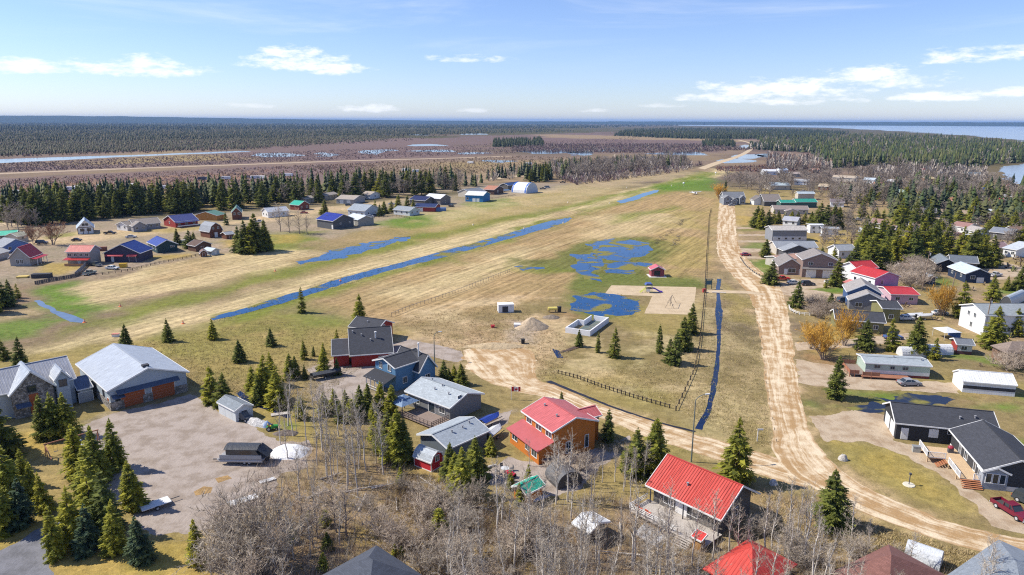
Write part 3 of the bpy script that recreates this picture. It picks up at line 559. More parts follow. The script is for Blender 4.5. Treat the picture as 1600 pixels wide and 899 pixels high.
# ------------------------------------------------------------------ tree kinds
def kite(V, T, base, tip, side, wd):
    b = len(V); mid = base + (tip - base) * .45
    V += [base, mid + side * wd, tip, mid - side * wd]; T += [(b, b + 1, b + 2), (b, b + 2, b + 3)]
def spruce_crown(seed, R=.21, levels=17, z0=.06, droop=.30, nb=10, power=.85):
    r = np.random.default_rng(seed); V = []; T = []
    for i in range(levels):
        t = (i + r.uniform(-.3, .3)) / levels; t = max(0, t); z = z0 + (1 - z0 - .03) * t ** .92
        rad = R * (1 - t) ** power * (1.05 if t > .12 else .80 + t * 2) + .012; k = max(4, int(nb * (1 - .35 * t)))
        a0 = r.uniform(0, 6.28)
        for j in range(k):
            if r.random() < .10: continue
            a = a0 + 6.283 * j / k + r.uniform(-.35, .35); L = rad * r.uniform(.72, 1.16); zz = z + r.uniform(-.018, .018)
            d = np.array((math.cos(a), math.sin(a), 0)); s = np.array((-math.sin(a), math.cos(a), 0)); dr = droop * r.uniform(.6, 1.3) * (1 - .75 * t) - .10 * (t > .7)
            P = lambda q: np.array((0, 0, zz)) + d * L * q + np.array((0, 0, -dr * L * q * (1 - .35 * q)))
            up = np.array((0, 0, 1.0))
            kite(V, T, P(.05), P(1.0) + up * .012, s * .9 + up * r.uniform(-.3, .3), .018 + .10 * L)
            for q in (.28, .48, .66, .84):
                l2 = L * (.46 - .24 * q) * r.uniform(.8, 1.2)
                for sg in (-1, 1):
                    tip = P(q) + (s * sg * .85 + d * .65) * l2 + up * (-.25 * l2 + r.uniform(-.3, .2) * l2)
                    kite(V, T, P(q - .06), tip, np.array((d[0], d[1], .55 * r.uniform(-1, 1))), .34 * l2)
                kite(V, T, P(q), P(q) + d * .05 * L + up * -(.03 + .20 * L) * r.uniform(.6, 1.2), s, .09 * L + .006)
    kite(V, T, np.array((0, 0, .93)), np.array((0, 0, 1.0)), np.array((1., 0, 0)), .010); kite(V, T, np.array((0, 0, .93)), np.array((0, 0, 1.0)), np.array((0, 1., 0)), .010)
    return np.array(V), np.array(T)
def tube(V, T, a, b, ra, rb, n=3, ph=0.0):
    d = b - a; l = np.linalg.norm(d) + 1e-9; d = d / l; o = np.cross(d, (.31, .72, .62)); o /= np.linalg.norm(o); e = np.cross(d, o); k = len(V)
    for p, rr in ((a, ra), (b, rb)):
        for i in range(n):
            w_ = ph + 6.283 * i / n; V.append(p + (o * math.cos(w_) + e * math.sin(w_)) * rr)
    for i in range(n):
        j = (i + 1) % n; T.append((k + i, k + j, k + n + j)); T.append((k + i, k + n + j, k + n + i))
def twig(V, T, a, b, wd):
    d = b - a; o = np.cross(d, (.4, .3, .85)); o = o / (np.linalg.norm(o) + 1e-9) * wd; k = len(V); V += [a - o, a + o, b]; T.append((k, k + 1, k + 2))
def bare_tree(seed, stems=1, spread=.20, up=.75, start=.30, nprim=16, tw=.0030, curl=.18, tr=.016, twigs=4):
    """returns trunk mesh data and twig crown mesh data, unit height"""
    r = np.random.default_rng(seed); V = []; T = []; CV = []; CT = []
    for s in range(stems):
        if stems > 1:
            a = r.uniform(0, 6.28); lean = np.array((math.cos(a), math.sin(a), 0)) * r.uniform(.1, 1.0) * spread * 2.2; hh = r.uniform(.7, 1.0) * (1 - .25 * np.linalg.norm(lean) / (spread * 2.2 + 1e-9))
        else: lean = np.array((r.uniform(-.06, .06), r.uniform(-.06, .06), 0)); hh = 1.0
        rt = tr / math.sqrt(stems) * (1.25 if stems > 1 else 1)
        pts = [np.array((0., 0, -.02)) + (lean * .08 if stems > 1 else 0)]
        for i in range(1, 6):
            q = i / 5; pts.append(lean * q ** (1 if stems > 1 else 1.4) + np.array((r.normal(0, .010), r.normal(0, .010), hh * q)))
        for i in range(5): tube(V, T, pts[i], pts[i + 1], rt * (1 - i / 5) ** .8 + .001, rt * (1 - (i + 1) / 5) ** .8 + .001, 4)
        npr = max(4, int(nprim / (1 if stems == 1 else stems ** .55)))
        for j in range(npr):
            q = start + (1 - start) * (j + r.uniform(0, .9)) / npr; q = min(q, .97); k = min(4, int(q * 5)); p = pts[k] + (pts[k + 1] - pts[k]) * (q * 5 - k)
            a = j * 2.4 + r.uniform(-.5, .5); ln = spread * 1.35 * (1.12 - q) ** .6 * r.uniform(.7, 1.25) + .03
            d = np.array((math.cos(a), math.sin(a), 0)) * (1 - up * .6) + np.array((0, 0, up)); d /= np.linalg.norm(d)
            rb = rt * (1 - q) ** .8 * .55 + .0012; pp = p; seg = 3
            for g_ in range(seg):
                d2 = d + r.normal(0, curl, 3); d2 /= np.linalg.norm(d2); e = pp + d2 * ln / seg
                tube(V if g_ == 0 else CV, T if g_ == 0 else CT, pp, e, rb * (1 - g_ / seg) + .0006, rb * (1 - (g_ + 1) / seg) + .0006, 3)
                for b_ in range(2):
                    f = r.uniform(.2, 1); o = pp + (e - pp) * f; d3 = d2 + r.normal(0, .55, 3) + np.array((0, 0, .2)); d3 /= np.linalg.norm(d3); l3 = ln * .42 * r.uniform(.6, 1.2); e3 = o + d3 * l3
                    tube(CV, CT, o, e3, tw * .75, tw * .4, 3)
                    for c_ in range(twigs):
                        f2 = r.uniform(.25, 1); o2 = o + (e3 - o) * f2; d4 = d3 + r.normal(0, .6, 3); d4 /= np.linalg.norm(d4); e4 = o2 + d4 * l3 * r.uniform(.35, .8)
                        twig(CV, CT, o2, e4, tw * .55)
                        twig(CV, CT, o2 + (e4 - o2) * .4, o2 + (e4 - o2) * .4 + (d4 + r.normal(0, .7, 3)) * l3 * .3, tw * .45)
                d = d2; pp = e
    return (np.array(V), np.array(T)), (np.array(CV), np.array(CT))
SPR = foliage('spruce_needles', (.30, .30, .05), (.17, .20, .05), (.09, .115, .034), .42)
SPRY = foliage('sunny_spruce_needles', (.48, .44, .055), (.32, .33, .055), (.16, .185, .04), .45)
BLUE = foliage('blue_spruce_needles', (.11, .15, .065), (.08, .12, .06), (.045, .08, .06), .3)
BARK = M('rock', (.12, .085, .06)); GBARK = M('rock', (.62, .57, .51)); DBARK = M('rock', (.30, .24, .20))
TWG = foliage('grey_twigs', (.48, .42, .35), (.38, .325, .265), (.29, .235, .19), 0); TWF = foliage('far_grey_twigs', (.36, .31, .265), (.30, .25, .215), (.24, .195, .165), 0); TWP = foliage('brown_twigs', (.45, .37, .30), (.50, .42, .34), (.36, .28, .22), 0)
TWO = foliage('golden_twigs', (.72, .43, .08), (.62, .36, .07), (.48, .28, .055), 0); TWR = foliage('rust_twigs', (.40, .22, .12), (.34, .18, .10), (.26, .14, .09), 0)
KIND = {}
def reg(name, tr, cr, mt, mc):
    a = fast_mesh(name + '_trunk', *tr); a.materials.append(mt); b = fast_mesh(name + '_crown', *cr); b.materials.append(mc); KIND.setdefault(name, []).append((a, b))
def ctrunk(r0, h=.9):
    V = []; T = []; tube(V, T, np.array((0., 0, -.02)), np.array((0., 0, h)), r0, .003, 6); return np.array(V), np.array(T)
for k in range(8): reg('spruce', ctrunk(.016), spruce_crown(20 + k, .18 + .025 * (k % 4), 15 + 2 * (k % 3), .04 + .03 * (k % 3), .22 + .09 * (k % 3), 9 + k % 3, .75 + .08 * (k % 4)), BARK, SPR)
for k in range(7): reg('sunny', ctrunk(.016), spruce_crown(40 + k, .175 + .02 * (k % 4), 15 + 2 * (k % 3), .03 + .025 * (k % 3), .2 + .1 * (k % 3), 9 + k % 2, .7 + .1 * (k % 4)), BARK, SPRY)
for k in range(2): reg('blue', ctrunk(.018), spruce_crown(50 + k, .25, 17, .04, .22), BARK, BLUE)
for k in range(5): reg('tall', ctrunk(.014), spruce_crown(60 + k, .125 + .015 * (k % 3), 21, .05 + .04 * (k % 3), .42, 7, .62), BARK, SPR)
for k in range(3): reg('bushy', ctrunk(.02), spruce_crown(70 + k, .30, 13, .12, .15, 8, .55), BARK, SPRY)
for k in range(6): reg('aspen', *bare_tree(80 + k, 1, .17, .85, .34, 18, .0024, .16, .013, 4), GBARK, TWG)
for k in range(4): reg('poplar', *bare_tree(90 + k, 1, .30, .62, .20, 22, .0040, .2, .018, 5), DBARK, TWP)
for k in range(3): reg('farpoplar', *bare_tree(95 + k, 1, .32, .62, .16, 24, .0095, .2, .022, 5), DBARK, TWF)
for k in range(3): reg('shrub', *bare_tree(100 + k, 13, .42, .7, .15, 26, .0055, .22, .03, 5), DBARK, TWG)
for k in range(3): reg('willow', *bare_tree(110 + k, 9, .34, .8, .12, 34, .0075, .16, .03, 7), DBARK, TWO)
for k in range(2): reg('russet', *bare_tree(120 + k, 3, .40, .6, .22, 30, .0075, .2, .03, 7), DBARK, TWR)
for k in range(3): reg('brush', *bare_tree(130 + k, 12, .45, .7, .10, 24, .0070, .22, .025, 5), DBARK, TWP)
ORD = ['leftmost', 'second', 'third', 'fourth', 'fifth', 'sixth', 'seventh', 'eighth', 'ninth', 'tenth', 'eleventh', 'twelfth', 'thirteenth', 'fourteenth', 'fifteenth', 'sixteenth', 'seventeenth', 'eighteenth']
NAMES = dict(spruce='spruce_tree', sunny='spruce_tree', blue='spruce_tree', tall='spruce_tree', bushy='pine_tree', aspen='aspen_tree', poplar='poplar_tree', farpoplar='poplar_tree', shrub='bare_shrub', willow='willow_tree', russet='deciduous_tree', brush='bare_shrub')
TREES = []
def plant(kind, p, h, label, group=None, wide=1.0):
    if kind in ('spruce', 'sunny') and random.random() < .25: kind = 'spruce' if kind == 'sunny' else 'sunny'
    if kind in ('spruce', 'sunny', 'blue'): wide *= random.uniform(1.05, 1.4)
    vs = KIND[kind]; a, b = vs[random.randrange(len(vs))]
    e = empty(NAMES[kind], p); s = h * random.uniform(.97, 1.03); e.scale = (s * wide, s * wide, s); e.rotation_euler = (random.uniform(-.045, .045), random.uniform(-.045, .045), random.uniform(0, 6.28))
    for nm, d in (('trunk', a), ('crown', b)):
        o = bpy.data.objects.new(nm, d); COL.objects.link(o); o.parent = e
    TREES.append((p[0], p[1])); return tag(e, label, 'shrub' if 'shrub' in NAMES[kind] else 'tree', group)
def tree(kind, u, vb, vt, label, group=None, wide=1.0): return plant(kind, G(u, vb), hgt(u, vb, vt), label, group, wide)
def cluster(kind, L, noun, where, group, wide=1.0):
    """a countable clump: each tree is told apart by its place counted from the left"""
    L = sorted(L); n = len(L)
    for i, q in enumerate(L):
        k = q[3] if len(q) > 3 else kind
        lab = '%s %s %s' % (noun, where, '') if n == 1 else ('leftmost %s %s' % (noun, where) if i == 0 else 'rightmost %s %s' % (noun, where) if i == n - 1 else '%s %s from the left %s' % (ORD[i], noun, where))
        tree(k, q[0], q[1], q[2], lab.strip(), group, wide)

# ------------------------------------------------------------------ far woods and brush: masses nobody could count
VEG = foliage('far_foliage', None, None, None, 0.0, True)
def in_poly(n, poly, r, pw=1.0):
    P = np.array(poly, float); lo, hi = P.min(0), P.max(0); out = np.zeros((0, 2))
    while len(out) < n:
        q = lo + (hi - lo) * r.random((n * 2, 2)); q = q[poly_sd(q[:, 0], q[:, 1], P) > 0]; out = np.vstack((out, q))
    out = out[:n]; D = ((out[:, 0] - 800) / F)[:, None] * RT - ((out[:, 1] - 449.5) / F)[:, None] * UP + FW
    t = -H / D[:, 2]; return D[:, :2] * t[:, None]
def far_veg(name, poly, n, h0, h1, wr, kind, cols, label, seed=0, grow=0.0):
    r = np.random.default_rng(seed); C = in_poly(n, poly, r); d = np.hypot(C[:, 0], C[:, 1]); h = r.uniform(h0, h1, n) * (1 + grow * d / 5000); wd = h * wr * r.uniform(.75, 1.3, n)
    wd = np.maximum(wd, d * .0008)                       # far ones stand for small clumps
    base = np.column_stack((C, np.zeros(n)))
    cc = np.array(cols)[r.integers(0, len(cols), n)] * r.uniform(.75, 1.25, (n, 1))
    V = []; T = []; K = []
    if kind in ('con', 'con2'):
        ns = 5; tiers = [(.06, .50, 1.0), (.34, .76, .72), (.60, 1.02, .42)]
        if kind == 'con2': ns = 9; tiers = [(.04 + .125 * i, .04 + .125 * i + .24 - .012 * i, (1 - i / 7.6) ** .8) for i in range(7)] + [(.90, 1.03, .12)]
        for za, zb, rr in tiers:
            ph = r.uniform(0, 6.28, n); ring = []
            for i in range(ns):
                a = ph + 6.283 * i / ns; k = rr * (r.uniform(.65, 1.3, n) if kind == 'con' else r.uniform(.5, 1.35, n) if i % 2 else r.uniform(.8, 1.5, n))
                ring.append(base + np.column_stack((np.cos(a) * wd * k, np.sin(a) * wd * k, h * (za + r.uniform(-.06, .06, n)))))
            ring.append(base + np.column_stack((r.normal(0, .05, n) * wd, r.normal(0, .05, n) * wd, h * zb)))
            b = len(V) and sum(len(q) for q in V); V.append(np.stack(ring, 1).reshape(-1, 3)); K.append(np.repeat(cc * (.8 + .25 * za), ns + 1, 0))
            o = (np.arange(n) * (ns + 1))[:, None] + b
            for i in range(ns): T.append(np.column_stack((o + i, o + (i + 1) % ns, o + ns)))
    else:
        m = 22 if kind == 'bare' else 12; top = kind == 'bare'
        a = r.uniform(0, 6.28, (n, m)); zz = r.uniform(.05, 1, (n, m)); rr = np.sqrt(np.clip(1 - (zz * 2 - (1.05 if top else .7)) ** 2 / 1.1, .03, 1)) * r.uniform(.3, 1.1, (n, m))
        tip = np.stack((np.cos(a) * rr * wd[:, None], np.sin(a) * rr * wd[:, None], zz * h[:, None]), -1) + base[:, None]
        root = base[:, None] + np.stack((np.cos(a) * rr * wd[:, None] * .25, np.sin(a) * rr * wd[:, None] * .25, np.maximum(0, zz - .45) * h[:, None]), -1)
        sd_ = np.stack((-np.sin(a), np.cos(a), r.uniform(-.4, .4, (n, m))), -1) * (np.maximum(wd * (.10 if top else .22), d * .00028)[:, None, None])
        V.append(np.stack((root - sd_ * .5, tip - sd_ * .6, tip + sd_ * .6, root + sd_ * .5), 2).reshape(-1, 3)); b = (np.arange(n * m) * 4)[:, None]; T = [np.hstack((b, b + 1, b + 2)), np.hstack((b, b + 2, b + 3))]; K = [np.repeat(cc, m * 4, 0) * np.repeat(r.uniform(.7, 1.3, (n * m, 1)), 4, 0)]
    me = fast_mesh(name, np.vstack(V), np.vstack(T), np.vstack(K)); me.materials.append(VEG); o = bpy.data.objects.new(name, me); COL.objects.link(o); return tag(o, label, None, None, 'stuff')
CON = [(.034, .048, .024), (.046, .058, .027), (.028, .040, .026), (.058, .064, .032)]; CONS = [(.06, .085, .028), (.085, .10, .03), (.045, .06, .028), (.035, .05, .03), (.10, .105, .04)]; BAR = [(.33, .285, .24), (.27, .225, .195), (.38, .33, .285)]; PUR = [(.20, .14, .145), (.23, .16, .155), (.17, .12, .135), (.27, .20, .17)]; RUS = [(.34, .19, .15), (.30, .18, .15), (.36, .24, .17)]
OLV = [(.13, .12, .07), (.10, .10, .06), (.16, .13, .09)]
far_veg('forest', [(-300, 189.5), (500, 190.5), (1060, 193.2), (1060, 197), (900, 201), (500, 202), (-300, 206)], 9000, 12, 20, .35, 'con', CON, 'dark forest along the left horizon', 1)
far_veg('forest', [(-200, 203), (500, 200), (700, 203), (560, 212), (420, 216), (-200, 226)], 10500, 6, 10, .32, 'con', CON + OLV, 'grey green spruce forest beyond the river', 2)
far_veg('forest', [(-200, 224), (420, 214), (640, 208), (600, 220), (380, 233), (100, 240), (-200, 252)], 9000, 3, 6.5, .34, 'con', OLV + [(.15, .14, .085), (.12, .12, .07), (.09, .09, .05)], 'sparse scrubby spruce wood on the river bank', 3)
far_veg('woodland', [(-200, 222), (420, 214), (760, 205), (640, 220), (380, 235), (100, 243), (-200, 255)], 3000, 2, 4.5, .6, 'bare', OLV + PUR, 'leafless olive brown scrub on the river bank', 4)
far_veg('grove', [(770, 231), (772, 222), (848, 219), (850, 230)], 330, 11, 16, .22, 'con', CON, 'dark block of spruces standing in the marsh', 5)
far_veg('forest', [(960, 213), (975, 205), (1040, 201), (1260, 203.5), (1330, 209), (1260, 217), (1120, 218), (1060, 217)], 3600, 12, 19, .24, 'con', CON, 'dark spruce forest behind the causeway', 6)
far_veg('woodland', [(985, 212), (1060, 205), (1200, 208), (1240, 214), (1050, 215)], 500, 8, 13, .4, 'bare', BAR, 'pale leafless trees in the spruce forest behind the causeway', 7)
far_veg('grove', [(1095, 231), (1100, 222), (1145, 222), (1150, 231)], 200, 10, 15, .22, 'con', CON, 'small spruce grove left of the causeway', 8)
far_veg('grove', [(1170, 234), (1172, 226), (1260, 228), (1280, 240), (1200, 236)], 300, 9, 14, .25, 'con', CON + BAR[:1], 'low spruce grove right of the causeway', 9)
RF = [(1180, 217), (1320, 210), (1440, 213), (1530, 220), (1600, 229), (1760, 241), (1760, 250), (1620, 252), (1560, 258), (1440, 268), (1390, 258), (1290, 264), (1268, 240), (1190, 232)]
far_veg('forest', RF, 3400, 12, 19, .20, 'con', CONS, 'green spruce forest on the wooded point before the lake', 10)
far_veg('woodland', RF, 1300, 9, 14, .40, 'bare', BAR, 'pale leafless trees scattered through the point forest', 11)
far_veg('woodland', [(1200, 246), (1290, 250), (1300, 268), (1200, 266)], 220, 8, 13, .45, 'bare', BAR + [(.33, .22, .17)], 'pale leafless wood behind the right village', 12)
far_veg('woodland', [(1340, 268), (1430, 262), (1540, 270), (1545, 292), (1440, 284), (1340, 280)], 220, 7, 12, .5, 'bare', BAR, 'leafless wood on the lake side of the right village', 13)
far_veg('forest', [(1590, 298), (1640, 296), (1720, 300), (1720, 330), (1600, 318)], 60, 11, 17, .24, 'con', CONS, 'spruces along the bay at the right edge', 14)
far_veg('brush', [(-200, 262), (0, 256), (380, 240), (700, 228), (1000, 214), (1000, 222), (800, 240), (420, 254), (0, 270), (-200, 276)], 7000, .8, 1.9, 1.2, 'shrub', PUR, 'purple brown willow scrub of the marsh', 15)
far_veg('brush', [(-200, 292), (0, 282), (400, 262), (620, 252), (560, 268), (380, 290), (0, 315), (-200, 330)], 4600, .7, 1.6, 1.3, 'shrub', RUS + PUR, 'reddish brown scrub behind the spruce belt', 16)
far_veg('brush', [(800, 226), (1100, 226), (1180, 234), (1060, 240), (800, 238)], 2600, 3.0, 6.0, .5, 'bare', PUR + BAR[:2], 'purple leafless scrub beyond the far runway end', 17)
far_veg('brush', [(840, 268), (960, 256), (1100, 258), (1060, 270), (900, 290)], 900, 3, 7, .5, 'bare', BAR + PUR[:2], 'grey scrub along the far runway end', 18)
far_veg('brush', [(1120, 262), (1230, 258), (1290, 262), (1230, 270), (1120, 268)], 700, 1.5, 3.5, .7, 'shrub', PUR + RUS, 'dark red scrub behind the runway end', 19)
far_veg('reeds', [(420, 262), (800, 244), (1050, 250), (860, 262), (700, 276), (560, 275)], 2600, .8, 2.0, .9, 'shrub', [(.30, .22, .14), (.24, .17, .12), (.20, .14, .10)], 'tan reeds and low scrub in the near marsh', 20)
far_veg('forest', [(450, 208), (820, 199), (900, 206), (600, 213)], 1500, 6, 12, .3, 'con', CON + OLV, 'scattered scrub spruces in the far marsh', 21)
# tangle on the floor of the near wood, dry grass tufts on the fields
UND = foliage('undergrowth_stems', None, None, None, 0.0, True)
EXCL = [Garr(q) for q in ([(1116, 434), (1131, 434), (1131, 495), (1130, 560), (1124, 602), (1113, 642), (1098, 676), (1080, 674), (1098, 640), (1108, 600), (1116, 560), (1116, 495)], [(848, 596), (862, 590), (966, 632), (1092, 670), (1086, 680), (960, 644)], [(1104, 450), (1200, 452), (1200, 464), (1104, 461)], [(724, 545), (836, 545), (842, 592), (740, 596)], [(1180, 500), (1235, 500), (1270, 700), (1205, 700)], [(880, 538), (922, 550), (960, 517), (905, 495)], [(866, 590), (1060, 640), (1200, 710), (1262, 762), (1100, 720), (860, 625)])]
def tufts(name, poly, n, h0, h1, m, wd, cols, label, seed, lean=.5):
    r = np.random.default_rng(seed); C = in_poly(n, poly, r)
    for E_ in (EXCL if name != 'marsh_grass' else EXCL[2:]): C = C[poly_sd(C[:, 0], C[:, 1], E_) < .3]
    n = len(C); cc = np.array(cols)[r.integers(0, len(cols), n)]
    a = r.uniform(0, 6.28, (n, m)); h = r.uniform(h0, h1, (n, m)); b0 = np.column_stack((C, np.zeros(n)))[:, None] + np.stack((r.normal(0, .25, (n, m)), r.normal(0, .25, (n, m)), np.zeros((n, m))), -1)
    tip = b0 + np.stack((np.cos(a) * h * lean * r.uniform(.2, 1.3, (n, m)), np.sin(a) * h * lean * r.uniform(.2, 1.3, (n, m)), h), -1); s = np.stack((-np.sin(a), np.cos(a), a * 0), -1) * wd
    V = np.stack((b0 - s, b0 + s, tip), 2).reshape(-1, 3); T = np.arange(n * m * 3).reshape(-1, 3)
    me = fast_mesh(name, V, T, np.repeat(cc * r.uniform(.7, 1.3, (n, 1)), m * 3, 0)); me.materials.append(UND); o = bpy.data.objects.new(name, me); COL.objects.link(o); return tag(o, label, None, None, 'stuff')
WOOD = [(330, 830), (440, 690), (560, 690), (640, 740), (760, 800), (900, 780), (980, 770), (1010, 820), (1120, 850), (1200, 860), (1320, 880), (1560, 920), (1560, 1000), (330, 1000)]
tufts('undergrowth', WOOD, 5600, .5, 2.2, 10, .016, [(.38, .32, .26), (.29, .22, .17), (.46, .40, .33), (.26, .17, .12)], 'tangled leafless undergrowth on the floor of the near wood', 31, .8)
tufts('undergrowth', [(630, 740), (700, 750), (800, 800), (860, 860), (700, 850), (600, 790)], 1500, .4, 1.3, 9, .02, [(.36, .28, .14), (.30, .21, .11), (.22, .16, .12)], 'dry brush at the upper edge of the near wood', 32, .7)
GR = [(.44, .34, .19), (.38, .30, .15), (.34, .27, .11), (.28, .23, .08)]
tufts('dry_grass', [(850, 590), (1060, 560), (1110, 440), (1180, 480), (1205, 700), (1090, 680), (960, 640)], 5500, .12, .35, 5, .035, GR, 'dry grass tufts between playground and road', 33, .9)
tufts('dry_grass', [(620, 500), (800, 470), (900, 540), (860, 600), (700, 545)], 2400, .15, .4, 5, .045, GR[:2] + [(.33, .22, .11)], 'dry weeds on the empty building lot', 34, .9)
MG = [(.16, .19, .04), (.26, .22, .07), (.34, .26, .12), (.12, .16, .03)]
for k, (q, n_) in enumerate((([(915, 370), (1010, 374), (1010, 430), (930, 440), (900, 400)], 260), ([(895, 456), (998, 462), (992, 496), (890, 486)], 170), ([(450, 418), (520, 386), (650, 366), (640, 380), (500, 412)], 200), ([(325, 502), (540, 430), (700, 390), (900, 334), (900, 345), (700, 406), (540, 446), (340, 506)], 750), ([(1110, 434), (1134, 434), (1134, 500), (1126, 600), (1100, 680), (1078, 676), (1104, 600), (1112, 500)], 260))):
    tufts('marsh_grass', q, n_, .12, .35, 5, .05, MG, ['wet grass in and round the upper pools', 'wet grass round the pool by the sand', 'wet grass round the flooded hollow', 'wet grass along the long runway ditch', 'wet grass along the narrow dark ditch'][k], 60 + k, .9)
EXCL = EXCL[1:] if False else EXCL
tufts('dry_grass', [(190, 540), (420, 500), (620, 530), (480, 640), (330, 620)], 6000, .12, .35, 5, .035, GR[1:], 'tufts of grass on the lawn behind the near houses', 35, .9)
tufts('dry_grass', [(1190, 770), (1400, 830), (1640, 900), (1640, 930), (1200, 840)], 2600, .2, .6, 6, .03, GR[:3], 'dry grass on the verge below the curving road', 36, .9)
tufts('dry_grass', [(860, 650), (960, 680), (1060, 720), (1160, 760), (1180, 775), (1040, 730), (930, 700)], 1800, .15, .5, 6, .03, GR, 'dry grass verge behind the red metal roof', 37, .9)

# ------------------------------------------------------------------ buildings
AVOID = []; HOUSES = []
class Vol:
    """one block of a building: near corner C, X axis to the right, Y axis to the back left"""
    def __init__(s, C, B, A=None, z=0.0, La=None, Lb=None, over=.4, ang=None, off=(0, 0)):
        c = G(*C, z); b = G(*B, z) - c; th = math.atan2(b[1], b[0]); lb = np.hypot(*b)
        if A is not None:
            a = G(*A, z) - c; ta = math.atan2(a[1], a[0]) - math.pi / 2; d = (ta - th + math.pi) % (2 * math.pi) - math.pi; la = np.hypot(*a)
            th += d * lb ** .0 * .5 if abs(d) < .7 else 0
        else: la = 8.0
        if ang is not None: th = ang
        s.th = th; s.X = np.array((math.cos(th), math.sin(th))); s.Y = np.array((-s.X[1], s.X[0])); s.C = c; s.Lx = Lb or lb; s.Ly = La or la; s.o = over if z > .5 else 0; s.z = z
        if z <= .5: s.C = c - s.X * over - s.Y * over; s.Lx += 2 * over; s.Ly += 2 * over; s.o = over
        if np.hypot(*c) > 240: s.Lx = min(s.Lx, 21); s.Ly = min(s.Ly, 14)
        s.C = s.C + s.X * off[0] + s.Y * off[1]
        cen = s.w(s.Lx / 2, s.Ly / 2); s.cen = cen
    def w(s, x, y): return s.C + s.X * x + s.Y * y
    def p(s, x, y, z): q = s.w(x, y); return (q[0], q[1], z)
    def face(s, f, u, z, out=0.0, along=0.0):
        """point on wall face f at fraction u (left to right from outside)"""
        o = s.o
        if f == 'F': return s.p(o + (s.Lx - 2 * o) * u + along, o - out, z)
        if f == 'B': return s.p(s.Lx - o - (s.Lx - 2 * o) * u - along, s.Ly - o + out, z)
        if f == 'L': return s.p(o - out, s.Ly - o - (s.Ly - 2 * o) * u - along, z)
        return s.p(s.Lx - o + out, o + (s.Ly - 2 * o) * u + along, z)
def profile(shape, L, z, rise):
    if shape == 'gable': return [(0, z), (L / 2, z + rise), (L, z)]
    if shape == 'shed': return [(0, z), (L, z + rise)]
    if shape == 'gambrel': return [(0, z), (.17 * L, z + .64 * rise), (.5 * L, z + rise), (.83 * L, z + .64 * rise), (L, z)]
    return [(L / 2 - L / 2 * math.cos(math.pi * i / 12), z + rise * math.sin(math.pi * i / 12)) for i in range(13)]
def pz(P, s):
    for (a, za), (b, zb) in zip(P, P[1:]):
        if a - 1e-6 <= s <= b + 1e-6: return za + (zb - za) * (s - a) / (b - a + 1e-9)
    return P[-1][1]
